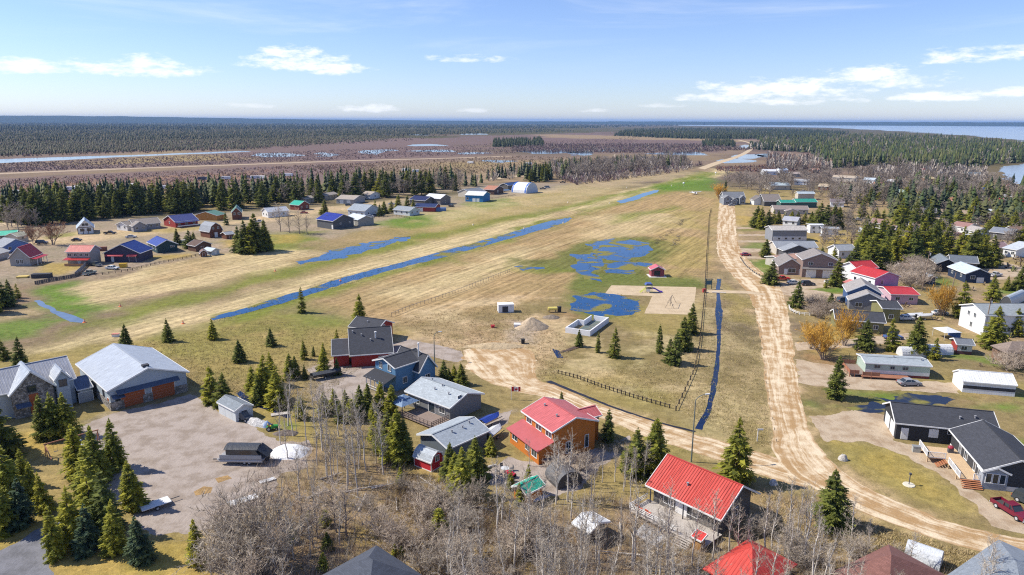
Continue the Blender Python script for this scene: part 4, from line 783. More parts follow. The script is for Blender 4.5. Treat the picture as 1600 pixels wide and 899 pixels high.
def block(root, V, h, rise, wall, roof, ridge='y', shape='gable', trim=None, th=.16, z0=0.0, fas=True, ribs=0.0):
    L, D = (V.Lx, V.Ly) if ridge == 'y' else (V.Ly, V.Lx)
    pt = (lambda s, t, z: V.p(s, t, z)) if ridge == 'y' else (lambda s, t, z: V.p(t, s, z))
    o = V.o; fl = ridge != 'y'
    if shape == 'hip':
        q = min(L, D) / 2; r0, r1 = (q, D - q) if D >= L else (D / 2, D / 2)
        E_ = [(0, 0), (L, 0), (L, D), (0, D)]; R_ = [(L / 2, r0), (L / 2, r1)]
        m = MB(); zt = h + rise
        for tri in (([E_[0], E_[1]], [R_[0]]), ([E_[1], E_[2]], [R_[1], R_[0]]), ([E_[2], E_[3]], [R_[1]]), ([E_[3], E_[0]], [R_[0], R_[1]])):
            pts = [pt(*a, h) for a in tri[0]] + [pt(*a, zt) for a in tri[1]]; a, b = Vector(pts[0]), Vector(pts[1]); ax = (b - a).normalized()
            m.face(pts[::-1] if fl else pts, [((Vector(k) - a).dot(ax), ((Vector(k) - a) - ax * (Vector(k) - a).dot(ax)).length) for k in (pts[::-1] if fl else pts)])
        m.hexa([pt(*a, h - th) for a in (E_ if not fl else E_[::-1])] + [pt(*a, h - .004) for a in (E_ if not fl else E_[::-1])])
        rf = m.build('roof', roof, root); wl = MB().hexa([pt(*a, z0) for a in ((o, o), (L - o, o), (L - o, D - o), (o, D - o))][::-1 if fl else 1] + [pt(*a, h - th) for a in ((o, o), (L - o, o), (L - o, D - o), (o, D - o))][::-1 if fl else 1]).build('wall', wall, root)
        return wl, rf
    P = profile(shape, L, h, rise)
    # walls
    prof = [(o, z0), (L - o, z0), (L - o, pz(P, L - o) - th)] + [(s, z - th) for s, z in reversed(P[1:-1]) if o < s < L - o] + [(o, pz(P, o) - th)]
    m = MB(); A = [pt(s, o, z) for s, z in prof]; Bk = [pt(s, D - o, z) for s, z in prof]
    if fl: A, Bk = Bk, A
    m.face(A); m.face(Bk[::-1]); n = len(prof)
    for i in range(n): j = (i + 1) % n; m.face([A[j], A[i], Bk[i], Bk[j]])
    wl = m.build('wall', wall, root)
    # roof slab
    m = MB(); acc = 0.0
    for i, ((sa, za), (sb, zb)) in enumerate(zip(P, P[1:])):
        l = math.hypot(sb - sa, zb - za); nx_, nz_ = -(zb - za) / l * th, (sb - sa) / l * th
        q = [(sa, 0, za), (sb, 0, zb), (sb, D, zb), (sa, D, za)]; top = [pt(*a) for a in q]; bot = [pt(a, b, c - th) for a, b, c in q]
        uvs = [(0, acc), (0, acc + l), (D, acc + l), (D, acc)]
        order = (lambda f: f[::-1]) if fl else (lambda f: f)
        m.face(order(top), order(uvs)); m.face(order(bot)[::-1])
        for a, b in ((0, 1), (2, 3)): m.face(order([bot[a], bot[b], top[b], top[a]]))
        if i == 0: m.face(order([bot[3], bot[0], top[0], top[3]]))
        if i == len(P) - 2: m.face(order([bot[1], bot[2], top[2], top[1]]))
        acc += l
    rf = m.build('roof', roof, root)
    if fas and trim is not None and shape != 'arch':
        m = MB(); e = .05
        for t0 in (-e, D + e):
            for (sa, za), (sb, zb) in zip(P, P[1:]): m.beam(pt(sa, t0, za - th * .55), pt(sb, t0, zb - th * .55), .08, th + .10)
        for s_, z_ in ((P[0][0] - e, P[0][1]), (P[-1][0] + e, P[-1][1])): m.beam(pt(s_, 0, z_ - th * .6), pt(s_, D, z_ - th * .6), .09, th + .06)
        m.build('fascia', trim, root)
    if ribs:
        for i, ((sa, za), (sb, zb)) in enumerate(zip(P, P[1:])):
            for t_ in np.arange(ribs / 2, D, ribs): MB().beam(pt(sa, t_, za + .02), pt(sb, t_, zb + .02), .09, .07).build('roof_rib', roof, rf)
    if shape in ('gable', 'gambrel') and trim is not None: MB().beam(pt(L / 2, 0, h + rise + .01), pt(L / 2, D, h + rise + .01), .3, .06).build('ridge_cap', roof, rf)
    V.P = P; V.ridge = ridge; V.h = h; V.rise = rise; V.pt = pt
    return wl, rf
def window(root, V, f, u, z, wd=1.0, ht=1.1, fr=None, mull=True):
    fr = fr or WHITE; a = lambda du, dz, out: V.face(f, u, z + dz, out, du); t = .09
    m = MB()
    def bx(u0, u1, z0, z1, d0, d1):
        q = [a(u0, z0, d0), a(u1, z0, d0), a(u1, z0, d1), a(u0, z0, d1), a(u0, z1, d0), a(u1, z1, d0), a(u1, z1, d1), a(u0, z1, d1)]
        q = [q[3], q[2], q[1], q[0], q[7], q[6], q[5], q[4]]; m.hexa(q)
    w2, h2 = wd / 2, ht / 2
    bx(-w2 - t, w2 + t, h2, h2 + t, -.02, .09); bx(-w2 - t, w2 + t, -h2 - t, -h2, -.02, .10); bx(-w2 - t, -w2, -h2, h2, -.02, .085); bx(w2, w2 + t, -h2, h2, -.02, .085)
    if mull and wd > .7: bx(-.035, .035, -h2, h2, -.02, .07)
    o = m.build('window', fr, root); m = MB(); bx(-w2, w2, -h2, h2, -.02, .03); m.build('pane', GLASS, o); return o
def slab(root, V, f, u, z0, z1, wd, out, mat, name, out0=-.03):
    m = MB(); a = lambda du, z, d: V.face(f, u, z, d, du)
    q = [a(-wd / 2, z0, out), a(wd / 2, z0, out), a(wd / 2, z0, out0), a(-wd / 2, z0, out0)] + [a(-wd / 2, z1, out), a(wd / 2, z1, out), a(wd / 2, z1, out0), a(-wd / 2, z1, out0)]
    return m.hexa(q).build(name, mat, root)
def door(root, V, f, u, wd=.95, ht=2.05, mat=None, z0=.12, handle=True):
    slab(root, V, f, u, z0 - .04, z0 + ht + .1, wd + .2, .04, WHITE, 'door_frame'); o = slab(root, V, f, u, z0, z0 + ht, wd, .07, mat or WHITE, 'door')
    if handle: slab(o, V, f, u + .0, z0 + .95, z0 + 1.05, .12, .13, M('paint', (.25, .25, .25)), 'handle')
    return o
def garage_door(root, V, f, u, wd=2.7, ht=2.2, mat=None, z0=.05, n=4):
    slab(root, V, f, u, z0, z0 + ht + .12, wd + .24, .03, WHITE, 'door_frame'); m = MB(); a = lambda du, z, d: V.face(f, u, z, d, du)
    for i in range(n):
        za, zb = z0 + ht * i / n, z0 + ht * (i + 1) / n - .03
        m.hexa([a(-wd / 2, za, .07), a(wd / 2, za, .07), a(wd / 2, za, 0), a(-wd / 2, za, 0), a(-wd / 2, zb, .07), a(wd / 2, zb, .07), a(wd / 2, zb, 0), a(-wd / 2, zb, 0)])
    return m.build('garage_door', mat or WHITE, root)
def awning(root, V, f, u, wd, z, dep, mat, drop=.6, name='awning'):
    a = lambda du, zz, d: V.face(f, u, zz, d, du); m = MB(); t = .08
    top = [a(-wd / 2, z - drop, dep), a(wd / 2, z - drop, dep), a(wd / 2, z, .0), a(-wd / 2, z, .0)]; m.hexa([(p_[0], p_[1], p_[2] - t) for p_ in top] + top); return m.build(name, mat, root)
def vents(rf, V, spots, mat=None):
    """short pipes and boxes on the roof: (s fraction across, t fraction along)"""
    for s, t in spots:
        L, D = (V.Lx, V.Ly) if V.ridge == 'y' else (V.Ly, V.Lx); z = pz(V.P, s * L); p_ = V.pt(s * L, t * D, z)
        MB().lathe((p_[0], p_[1], p_[2] - .15), [(.12, 0), (.12, .5), (.2, .52), (.2, .62)], 8).build('vent', mat or M('plain', (.3, .3, .32)), rf)
def gutterless(*a): pass
def house(name, label, cat, C, B, A=None, h=3.0, z=None, La=None, Lb=None, rise=None, apex=None, ridge='y', wall=None, roof=None, shape='gable', wins=(), doors=(), gar=(), trim=WHITE, over=.4, group=None, root=None, fr=None, ang=None, vent=(), z0=0.0, ribs=0.0, off=(0, 0)):
    V = Vol(C, B, A, h if z is None else z, La, Lb, over, ang, off); L = V.Lx if ridge == 'y' else V.Ly
    if apex is not None:
        g_ = V.w(V.Lx / 2, 0) if ridge == 'y' else V.w(0, V.Ly / 2); d = ray(*apex); rise = H + d[2] * g_[1] / d[1] - h
    if rise is None: rise = .36 * L / 2
    first = root is None
    if first: root = empty(name, V.cen); tag(root, label, cat, group)
    wl, rf = block(root, V, h, rise, wall, roof, ridge, shape, trim, z0=z0, ribs=ribs)
    for q in wins: window(root, V, *q, fr=fr)
    for q in doors: door(root, V, *q)
    for q in gar: garage_door(root, V, *q)
    if vent: vents(rf, V, vent)
    us = [C[0], B[0]] + ([A[0]] if A else []); vs = [C[1], B[1]] + ([A[1]] if A else [])
    AVOID.append(((min(us) + max(us)) / 2, (min(vs) + max(vs)) / 2 + h * 3, (max(us) - min(us)) / 2 + 2, (max(vs) - min(vs)) / 2 + 4))
    V.root = root; V.roof = rf; V.wall = wl; V.h = h; V.rise = rise; HOUSES.append(V); return V
sid = lambda *c: M('siding', c); shg = lambda *c: M('shingle', c); met = lambda *c: M('metal', c); pl = lambda *c: M('plain', c); wd_ = lambda *c: M('wood', c); pnt = lambda *c: M('paint', c)
NAVY = met(.02, .04, .20); REDR = met(.48, .04, .04); PINKR = met(.52, .13, .13); GREYR = shg(.30, .32, .35); DKR = shg(.055, .058, .07); LTR = met(.52, .56, .60); TEALR = met(.03, .40, .27); TAUPE = shg(.27, .235, .21); WHR = met(.72, .73, .74)
BLUEW = sid(.20, .28, .37); CHAR = sid(.055, .06, .07); WHW = sid(.70, .71, .72); BRNW = wd_(.15, .06, .035); ORW = wd_(.52, .17, .03); STONE = M('stone', (.27, .25, .23)); DARKT = pl(.10, .10, .11)

# --- near left: hangar and stone house
LBW = sid(.36, .42, .48); BLR = met(.40, .44, .50); BLA = met(.10, .13, .20); RUSTD = wd_(.36, .10, .035)
hv = house('hangar_garage', 'large grey blue metal roofed garage with two rust brown doors', 'garage', (167, 612), (297, 582), (112, 570), h=4.3, apex=(233, 575), ridge='y', wall=LBW, roof=BLR, over=.5,
           wins=[('L', .55, 2.4, .9, 1.5), ('L', .80, 2.4, .9, 1.5)], fr=DARKT)
for f, u0, u1 in (('F', 0, .16), ('F', .40, .53), ('F', .82, 1.0), ('L', .45, 1.0)):
    wdth = (hv.Lx if f == 'F' else hv.Ly) - 2 * hv.o; slab(hv.root, hv, f, (u0 + u1) / 2, 0, 1.7, (u1 - u0) * wdth, .12, STONE, 'stone_cladding')
for u in (.28, .675): garage_door(hv.root, hv, 'F', u, 4.3, 2.9, RUSTD, n=5)
awning(hv.root, hv, 'F', .48, 11.6, 3.9, 1.1, BLA, .62); awning(hv.root, hv, 'F', .09, 2.2, 3.1, 1.2, BLA, .5); door(hv.root, hv, 'F', .09, 1.0, 2.1, M('plain', (.02, .025, .03))); door(hv.root, hv, 'L', .93, 1.0, 2.1, RUSTD)
MB().box(hv.w(hv.Lx / 2 - .6, 1.0), hv.X, hv.Y, 1.2, 1.0, hv.h + hv.rise - .05, hv.h + hv.rise + .35).build('roof_cap', pl(.05, .05, .06), hv.roof)
TH1 = hv.th
hs = house('stone_house', 'grey metal roofed house with tall stone gable at the left edge', 'house', (-30, 630), (119, 595), None, h=5.2, La=11, rise=3.3, ridge='x', wall=LBW, roof=met(.36, .37, .41), ang=TH1, over=.4, off=(.4, 2.2))
g1 = house('', '', '', (9, 617), (84, 603), None, h=5.0, La=8, rise=3.9, ridge='y', wall=STONE, roof=BLR, root=hs.root, ang=TH1, over=.45, off=(.3, -1.3))
slab(hs.root, g1, 'F', .50, .3, 4.3, 1.5, .10, RUSTD, 'door'); window(hs.root, g1, 'F', .48, 5.3, 1.4, 1.2, DARKT, False); awning(hs.root, g1, 'F', .22, 2.4, 2.9, 1.3, BLA, .5)
g2 = house('', '', '', (85, 595), (110, 589), None, h=6.3, La=5, rise=1.8, ridge='y', wall=LBW, roof=BLR, root=hs.root, ang=TH1, over=.3, wins=[('F', .5, 5.4, 1.2, 1.3)], fr=DARKT)
house('', '', '', (121, 610), (143, 603), None, h=3.0, La=8, rise=1.4, ridge='x', wall=LBW, roof=BLA, root=hs.root, ang=TH1, gar=[('F', .5, 2.4, 2.1, pl(.35, .38, .42))])
# --- small shed on the yard
v = house('garden_shed', 'small pale grey shed with grey shingles at the yard edge', 'shed', (369, 660), (394, 650), (348, 644), h=2.3, z=0, rise=.9, ridge='y', wall=M('board', (.55, .58, .60)), roof=shg(.22, .25, .28), over=.15, doors=[('F', .5, 1.1, 1.7, pl(.12, .12, .13))])
# --- red barn and dark roofed house
RBW = sid(.30, .03, .025)
v = house('barn', 'small red barn with dark shingle roof behind the dark roofed house', 'barn', (589, 517), (615, 504), (545, 510), h=3.6, apex=(601, 500), ridge='y', wall=RBW, roof=DKR, wins=[('F', .45, 3.6, .8, 1.0)], gar=[('F', .5, 2.6, 2.2, WHITE)], vent=[(.3, .5)])
v = house('house', 'long red house under a broad dark shingle roof', 'house', (546, 556), (615, 551), None, h=3.0, La=15, rise=4.2, ridge='x', wall=RBW, roof=DKR, vent=[(.25, .5), (.35, .3), (.42, .1)], wins=[('F', .75, 1.7, 1.3, 1.0)])
house('', '', '', (518, 556), (547, 556), None, h=2.9, La=7, rise=1.7, ridge='x', shape='shed', wall=RBW, roof=DKR, root=v.root, ang=v.th)
MB().lathe((*v.w(v.Lx * .62, 4.4), 4.5), [(.16, 0), (.16, 2.2), (.28, 2.25), (.28, 2.5)], 10).build('chimney_pipe', pl(.6, .6, .6), v.roof)
# --- blue house
BW = sid(.10, .22, .37)
v = house('house', 'two storey blue house with dark shingle roof and white windows', 'house', (617, 576), (657, 567), (573, 566), h=5.3, apex=(593, 560), ridge='x', wall=BW, roof=DKR, over=.45, wins=[('L', .28, 4.7, .9, 1.3), ('L', .72, 4.7, .9, 1.3), ('F', .3, 1.9, 1.0, 1.3), ('F', .75, 1.9, .8, .9)], Lb=9)
v2 = house('', '', '', (655, 583), (686, 574), None, h=3.4, La=9, rise=3.3, ridge='y', wall=BW, roof=DKR, root=v.root, ang=v.th, wins=[('F', .5, 1.8, 1.2, 1.1)])
awning(v.root, v, 'L', .5, v.Ly - .4, 3.5, 3.2, DKR, 1.0, 'porch_roof')
for k in range(5):
    q = v.face('L', .08 + .21 * k, 0, 2.9); MB().beam(q, (q[0], q[1], 2.6), .16, .16).build('porch_post', WHITE, v.root)
q0 = v.face('L', .06, .0, 2.95); q1 = v.face('L', .94, .0, 2.95)
MB().beam((*q0[:2], .9), (*q1[:2], .9), .08, .08).beam((*q0[:2], .35), (*q1[:2], .35), .08, .08).build('porch_railing', WHITE, v.root)
MB().lathe((*v2.w(v2.Lx * .4, 2.5), 4.5), [(.14, 0), (.14, 4.2), (.24, 4.25), (.24, 4.5)], 10).build('chimney_pipe', pl(.7, .7, .7), v2.roof)
# --- grey house with deck
GW_ = sid(.20, .205, .21)
v = house('house', 'grey bungalow with pale grey shingle roof, wooden deck and gazebo', 'house', (703, 638), (757, 615), (632, 611), h=3.1, apex=(732, 614), ridge='y', wall=GW_, roof=shg(.37, .41, .44), over=.5, wins=[('L', .82, 1.8, 1.5, 1.1), ('L', .22, 1.8, 1.4, 1.1), ('F', .3, 4.3, .9, .5)], vent=[(.3, .55), (.45, .5), (.3, .25), (.55, .8)])
slab(v.root, v, 'L', .58, .5, 2.5, 2.0, .08, WHITE, 'patio_door'); slab(v.root, v, 'L', .58, .6, 2.4, 1.7, .10, GLASS, 'pane', .06)
DECK = wd_(.26, .20, .17); dz = .55
MB().hexa([v.p(-4.2, .5, dz - .2), v.p(.35, .5, dz - .2), v.p(.35, 9.0, dz - .2), v.p(-4.2, 9.0, dz - .2), v.p(-4.2, .5, dz), v.p(.35, .5, dz), v.p(.35, 9.0, dz), v.p(-4.2, 9.0, dz)]).build('deck', DECK, v.root)
for (a, b, c, d) in ((-4.2, .5, -4.2, 9.0), (-4.2, .5, .2, .5)):
    for k in range(9): q = [a + (c - a) * k / 8, b + (d - b) * k / 8]; MB().beam(v.p(*q, dz), v.p(*q, dz + 1.0), .1, .1).build('railing_post', DECK, v.root)
    for zz in (.35, .65, 1.0): MB().beam(v.p(a, b, dz + zz), v.p(c, d, dz + zz), .06, .14).build('rail', DECK, v.root)
gz = v.w(-2.6, 10.2); r_ = empty('gazebo', gz); tag(r_, 'navy two tiered canopy gazebo on the deck of the grey bungalow', 'gazebo')
for sx_ in (-1, 1):
    for sy_ in (-1, 1): q = v.w(-2.6 + sx_ * 1.7, 10.2 + sy_ * 1.7); MB().beam((*q, 0), (*q, 2.6), .14, .14).build('post', DARKT, r_)
def pyr(c, X, Y, a, z0_, z1_, b, mat, nm, root):
    m = MB(); lo = [c + X * sx_ * a + Y * sy_ * a for sx_, sy_ in ((-1, -1), (1, -1), (1, 1), (-1, 1))]; hi = [c + X * sx_ * b + Y * sy_ * b for sx_, sy_ in ((-1, -1), (1, -1), (1, 1), (-1, 1))]
    return m.hexa([(*q, z0_) for q in lo] + [(*q, z1_) for q in hi]).build(nm, mat, root)
CAN = M('tarp', (.16, .24, .36)); pyr(gz, v.X, v.Y, 2.2, 2.55, 3.3, .8, CAN, 'canopy', r_); pyr(gz, v.X, v.Y, 1.0, 3.35, 3.8, .05, CAN, 'top_canopy', r_)
# --- grey garage and red gambrel shed
v = house('garage', 'dark grey garage with pale grey shingles behind the red shed', 'garage', (700, 702), (767, 673), (650, 679), h=2.9, apex=(673, 679), ridge='x', wall=sid(.13, .155, .18), roof=shg(.32, .36, .40), over=.45, vent=[(.35, .35), (.35, .6), (.4, .8)])
v = house('garden_shed', 'small red gambrel shed with white trim beside the grey garage', 'shed', (674, 738), (691, 727), (649, 727), h=1.7, z=0, rise=1.5, ridge='y', shape='gambrel', wall=sid(.50, .03, .04), roof=shg(.42, .46, .50), over=.12, wins=[('F', .5, 1.9, .8, .9)])
for f, u in (('F', 0), ('F', 1), ('L', 0)): slab(v.root, v, f, u, 0, 1.75, .14, .05, WHITE, 'corner_trim')
slab(v.root, v, 'L', .5, 0, .14, v.Ly - .2, .05, WHITE, 'base_trim'); slab(v.root, v, 'F', .5, 0, .14, v.Lx - .2, .05, WHITE, 'base_trim')
# --- orange house
v = house('house', 'orange wooden house with pink red metal roofs and white windows', 'house', (863, 676), (916, 671), (793, 649), h=5.4, apex=(887, 652), ridge='y', wall=ORW, roof=PINKR, over=.45, wins=[('L', .18, 4.3, 1.6, .9), ('L', .52, 4.3, 1.6, .9), ('L', .86, 4.3, 1.6, .9), ('F', .36, 1.7, .9, 2.0), ('F', .80, 2.0, .7, 2.2)], Lb=9.5, vent=[(.3, .3), (.35, .75)])
OV = v
a = lambda du, z_, d: v.face('L', .5, z_, d, du)
wl = v.Ly + .3
MB().hexa([a(-wl / 2 + .4, 0, 2.8), a(wl / 2 - .5, 0, 2.8), a(wl / 2 - .5, 0, 0), a(-wl / 2 + .4, 0, 0), a(-wl / 2 + .4, 2.55, 2.8), a(wl / 2 - .5, 2.55, 2.8), a(wl / 2 - .5, 3.4, 0), a(-wl / 2 + .4, 3.4, 0)]).build('lean_to_wall', ORW, v.root)
awning(v.root, v, 'L', .5, wl, 3.75, 3.4, PINKR, 1.05, 'lean_to_roof')
class _W: pass
lv = Vol((0, 0), (1, 0)) if False else v
def wside(u, z_, wdt, hh):
    m = MB(); q = lambda du, dz, d: v.face('L', u, z_ + dz, 2.8 + d, du); t_ = .09
    def bx(u0, u1, z0_, z1_, d1): m.hexa([q(u0, z0_, d1), q(u1, z0_, d1), q(u1, z0_, -.02), q(u0, z0_, -.02), q(u0, z1_, d1), q(u1, z1_, d1), q(u1, z1_, -.02), q(u0, z1_, -.02)])
    bx(-wdt / 2 - t_, wdt / 2 + t_, hh / 2, hh / 2 + t_, .08); bx(-wdt / 2 - t_, wdt / 2 + t_, -hh / 2 - t_, -hh / 2, .09); bx(-wdt / 2 - t_, -wdt / 2, -hh / 2, hh / 2, .075); bx(wdt / 2, wdt / 2 + t_, -hh / 2, hh / 2, .075); bx(-.04, .04, -hh / 2, hh / 2, .06)
    o = m.build('window', WHITE, v.root); m = MB(); bx(-wdt / 2, wdt / 2, -hh / 2, hh / 2, .03); m.build('pane', GLASS, o)
wside(.16, 1.7, 1.6, 1.0); wside(.62, 1.7, 1.2, 1.0); wside(.86, 1.6, 1.5, 1.3)
for k in range(4):
    q0 = v.face('F', .02, .8 - .2 * k, 1.0 + .35 * k, -1.8); q1 = v.face('F', .02, .8 - .2 * k, 1.0 + .35 * k, .2); MB().beam(q0, q1, .36, .07).build('stair_tread', DECK, v.root)
MB().hexa([v.face('F', .02, .75, 1.0, -2.4), v.face('F', .02, .75, 1.0, .6), v.face('F', .02, .75, 0, .6), v.face('F', .02, .75, 0, -2.4), v.face('F', .02, .87, 1.0, -2.4), v.face('F', .02, .87, 1.0, .6), v.face('F', .02, .87, 0, .6), v.face('F', .02, .87, 0, -2.4)]).build('porch_floor', DECK, v.root)
house('', '', '', (876, 660), (905, 650), None, h=4.4, La=5, Lb=5, rise=2.2, ridge='y', wall=ORW, roof=PINKR, root=v.root, ang=v.th + math.pi / 2) if False else None
cg = Vol((863, 676), (916, 671), (793, 649), 5.4, over=.4); cg.th = v.th; cg.X = v.X; cg.Y = v.Y; cg.C = v.w(v.Lx * .5, v.Ly * .25); cg.Lx = v.Lx * .5 + 2.6; cg.Ly = v.Ly * .42; block(v.root, cg, 4.9, v.rise * .62, ORW, PINKR, 'x', 'gable', WHITE)
# --- teal roofed shed, dark arched shelter, white roofed shelter
v = house('shed', 'orange wooden shed with bright teal metal roof', 'shed', (823, 773), (852, 758), (799, 760), h=2.2, rise=.9, ridge='x', wall=ORW, roof=TEALR, over=.3, doors=[('L', .5, .9, 1.8, BRNW)])
v = house('fabric_shelter', 'dark grey arched fabric garage beside the orange house drive', 'shelter', (872, 766), (906, 764), None, z=0, h=.7, La=4, Lb=4.2, rise=1.9, ridge='y', shape='arch', wall=M('tarp', (.07, .07, .075)), roof=M('tarp', (.12, .12, .125)), over=.1, ang=.45)
v = house('open_shelter', 'open shelter with patchy white metal roof in the bare wood', 'shelter', (921, 833), (950, 813), (896, 816), h=2.3, rise=.7, ridge='y', wall=wd_(.14, .11, .09), roof=met(.66, .68, .70), over=.5)
# --- big red roof with deck
CHW = sid(.12, .115, .11)
v = house('cabin', 'cabin under a large ribbed red metal roof with a long wooden deck', 'house', (1127, 813), (1199, 776), (1000, 763), h=3.3, apex=(1163, 759), ridge='y', wall=CHW, roof=met(.52, .065, .05), over=.9, ribs=.42, wins=[('L', .25, 1.9, 1.6, 1.1), ('L', .62, 1.9, 1.8, 1.2), ('F', .5, 2.0, 1.3, 1.1)])
PV = v; slab(v.root, v, 'L', .45, .7, 2.7, 1.9, .08, WHITE, 'patio_door'); vents(v.roof, v, [(.22, .55)])
LD = wd_(.46, .42, .38); dz = .65; dd = 4.6
def deckpt(x_, y_, z_): return v.p(.9 - x_, y_, z_)
nb = 14
for k in range(nb):
    x0, x1 = dd * k / nb, dd * (k + 1) / nb - .03
    MB().hexa([deckpt(x1, .2, dz - .12), deckpt(x0, .2, dz - .12), deckpt(x0, v.Ly, dz - .12), deckpt(x1, v.Ly, dz - .12), deckpt(x1, .2, dz), deckpt(x0, .2, dz), deckpt(x0, v.Ly, dz), deckpt(x1, v.Ly, dz)]).build('deck_board', LD, v.root)
for k in range(10):
    q = deckpt(dd - .1, .3 + (v.Ly - .5) * k / 9, 0); MB().beam(q, (q[0], q[1], dz + 1.0), .1, .1).build('deck_post', LD, v.root)
for zz in (.45, .75, 1.0): MB().beam(deckpt(dd - .1, 4.6, dz + zz), deckpt(dd - .1, v.Ly, dz + zz), .06, .09).build('rail', WHITE, v.root); MB().beam(deckpt(dd - .1, v.Ly, dz + zz), deckpt(.2, v.Ly, dz + zz), .06, .09).build('rail', WHITE, v.root)
for k in range(4): MB().beam(deckpt(dd + .2 + .32 * k, 2.0, dz - .15 - .15 * k), deckpt(dd + .2 + .32 * k, 4.4, dz - .15 - .15 * k), .28, .06).build('stair_tread', LD, v.root)
for k in (0, 3, 6):
    q = v.p(.15, v.Ly * (.03 + k * .15), 0); MB().beam(q, (q[0], q[1], 3.3), .15, .15).build('roof_post', DARKT, v.root)
sheet('patio_slab', [tuple(deckpt(*c, 0)[:2]) for c in ((dd + .2, 5.5), (dd + 3.6, 5.0), (dd + 3.4, 9.0), (dd + .2, 9.5))], M('plain', (.50, .50, .50)), .03, .05, world_pts=True, label='pale stone patio beside the deck stairs')
for k in range(2):
    q = deckpt(dd - 1.0, v.Ly - 1.2 - 1.5 * k, dz); setorg(q[:2], dz); c_ = empty('deck_chair', q[:2], dz); tag(c_, ('bright red deck chair nearest the railing corner', 'second bright red deck chair on the long deck')[k], 'chair', 'red deck chairs'); X_, Y_ = v.X, v.Y; RC = pnt(.62, .09, .03)
    MB().box(np.array(q[:2]) - X_ * .3 - Y_ * .3, X_, Y_, .6, .6, dz + .32, dz + .40).build('seat', RC, c_); MB().beam((*(np.array(q[:2]) - X_ * .28), dz + .4), (*(np.array(q[:2]) - X_ * .5), dz + 1.1), .6, .06).build('backrest', RC, c_)
    for sx_ in (-.25, .25):
        for sy_ in (-.25, .25): p_ = np.array(q[:2]) + X_ * sx_ + Y_ * sy_; MB().beam((*p_, dz), (*p_, dz + .33), .05, .05).build('leg', RC, c_)
v = house('woodshed', 'little woodshed with ribbed red roof below the deck', 'shed', (1096, 846), (1105, 840), (1080, 838), h=1.7, rise=.5, ridge='y', shape='shed', wall=wd_(.40, .22, .08), roof=met(.62, .06, .05), over=.15)
# --- roofs along the bottom edge
v = house('house', 'house with bright red hip roof half hidden by birches at the bottom', 'house', (1176, 934), (1258, 888), (1093, 892), h=3.0, rise=2.6, shape='hip', wall=CHW, roof=met(.52, .06, .045), over=.5)
v = house('house', 'house with reddish brown shingle roof at the bottom edge', 'house', (1388, 950), (1470, 895), (1302, 893), h=3.0, rise=2.6, shape='hip', wall=BRNW, roof=shg(.20, .095, .08), over=.5)
v = house('house', 'house with plain grey shingle roof in the bottom right corner', 'house', (1610, 985), (1700, 905), (1545, 898), h=3.0, rise=2.4, shape='hip', wall=GW_, roof=shg(.22, .25, .29), over=.5)
v = house('house', 'house with dark slate hip roof cut by the bottom edge', 'house', (572, 960), (668, 904), (492, 905), h=3.0, rise=2.5, shape='hip', wall=CHW, roof=shg(.075, .085, .11), over=.5, vent=())
for q in ((582, 879, 4.6), (568, 897, 4.2)): p_ = G(q[0], q[1], q[2]); MB().lathe((*p_, q[2] - .4), [(.13, 0), (.13, .7), (.2, .72), (.2, .85)], 8).build('vent', WHITE, v.roof)
# --- right: black house with deck
v = house('house', 'black house with dark shingle roof, white trim and long wooden deck', 'house', (1399, 661), (1490, 668), (1386, 633), h=3.2, La=9, Lb=16.5, rise=2.2, ridge='x', wall=sid(.035, .037, .042), roof=DKR, over=.4, vent=[(.25, .65), (.3, .8)])
KV = v; garage_door(v.root, v, 'L', .30, 2.6, 2.2); garage_door(v.root, v, 'L', .72, 2.6, 2.2); door(v.root, v, 'F', .09, 1.0, 2.05); slab(v.root, v, 'F', .38, 1.0, 2.6, 1.5, .06, WHITE, 'patio_door'); window(v.root, v, 'F', .56, 2.3, 1.3, .6)
w2v = house('', '', '', (1537, 735), (1648, 744), (1494, 672), h=3.2, La=15, rise=2.3, ridge='y', wall=sid(.05, .052, .058), roof=DKR, root=v.root, over=.4, wins=[('L', .30, 1.9, .8, 2.0), ('L', .48, 1.9, 1.2, 1.4), ('L', .74, 1.9, .7, 1.6), ('L', .88, 1.9, .7, 1.6)])
w3 = house('', '', '', (1536, 737), (1580, 741), None, h=3.0, La=2.0, rise=.9, ridge='y', wall=sid(.30, .33, .38), roof=DKR, root=v.root, ang=w2v.th, over=.25, z=3.0, wins=[('F', .22, 1.9, .7, 1.5), ('F', .5, 1.9, .7, 1.5), ('F', .78, 1.9, .7, 1.5)])
slab(v.root, w2v, 'F', .5, 0, .75, w2v.Lx - .8, .06, WHITE, 'skirting'); slab(v.root, w2v, 'L', .5, 0, .75, w2v.Ly - .8, .06, WHITE, 'skirting')
TD = wd_(.58, .42, .26); dz = .95
dp = [G(*q, dz) for q in ((1440, 690), (1486, 691), (1530, 742), (1503, 742), (1474, 704), (1446, 706))]
q_ = lambda x_, y_, z_: w2v.p(x_, y_, z_)
Ly_ = w2v.Ly; nb = 12; W_ = 3.0
for k in range(nb):
    x0, x1 = .35 - W_ * (k + 1) / nb + .025, .35 - W_ * k / nb; MB().hexa([q_(x0, 1.0, dz - .12), q_(x1, 1.0, dz - .12), q_(x1, Ly_ - 3, dz - .12), q_(x0, Ly_ - 3, dz - .12), q_(x0, 1.0, dz), q_(x1, 1.0, dz), q_(x1, Ly_ - 3, dz), q_(x0, Ly_ - 3, dz)]).build('deck_board', TD, v.root)
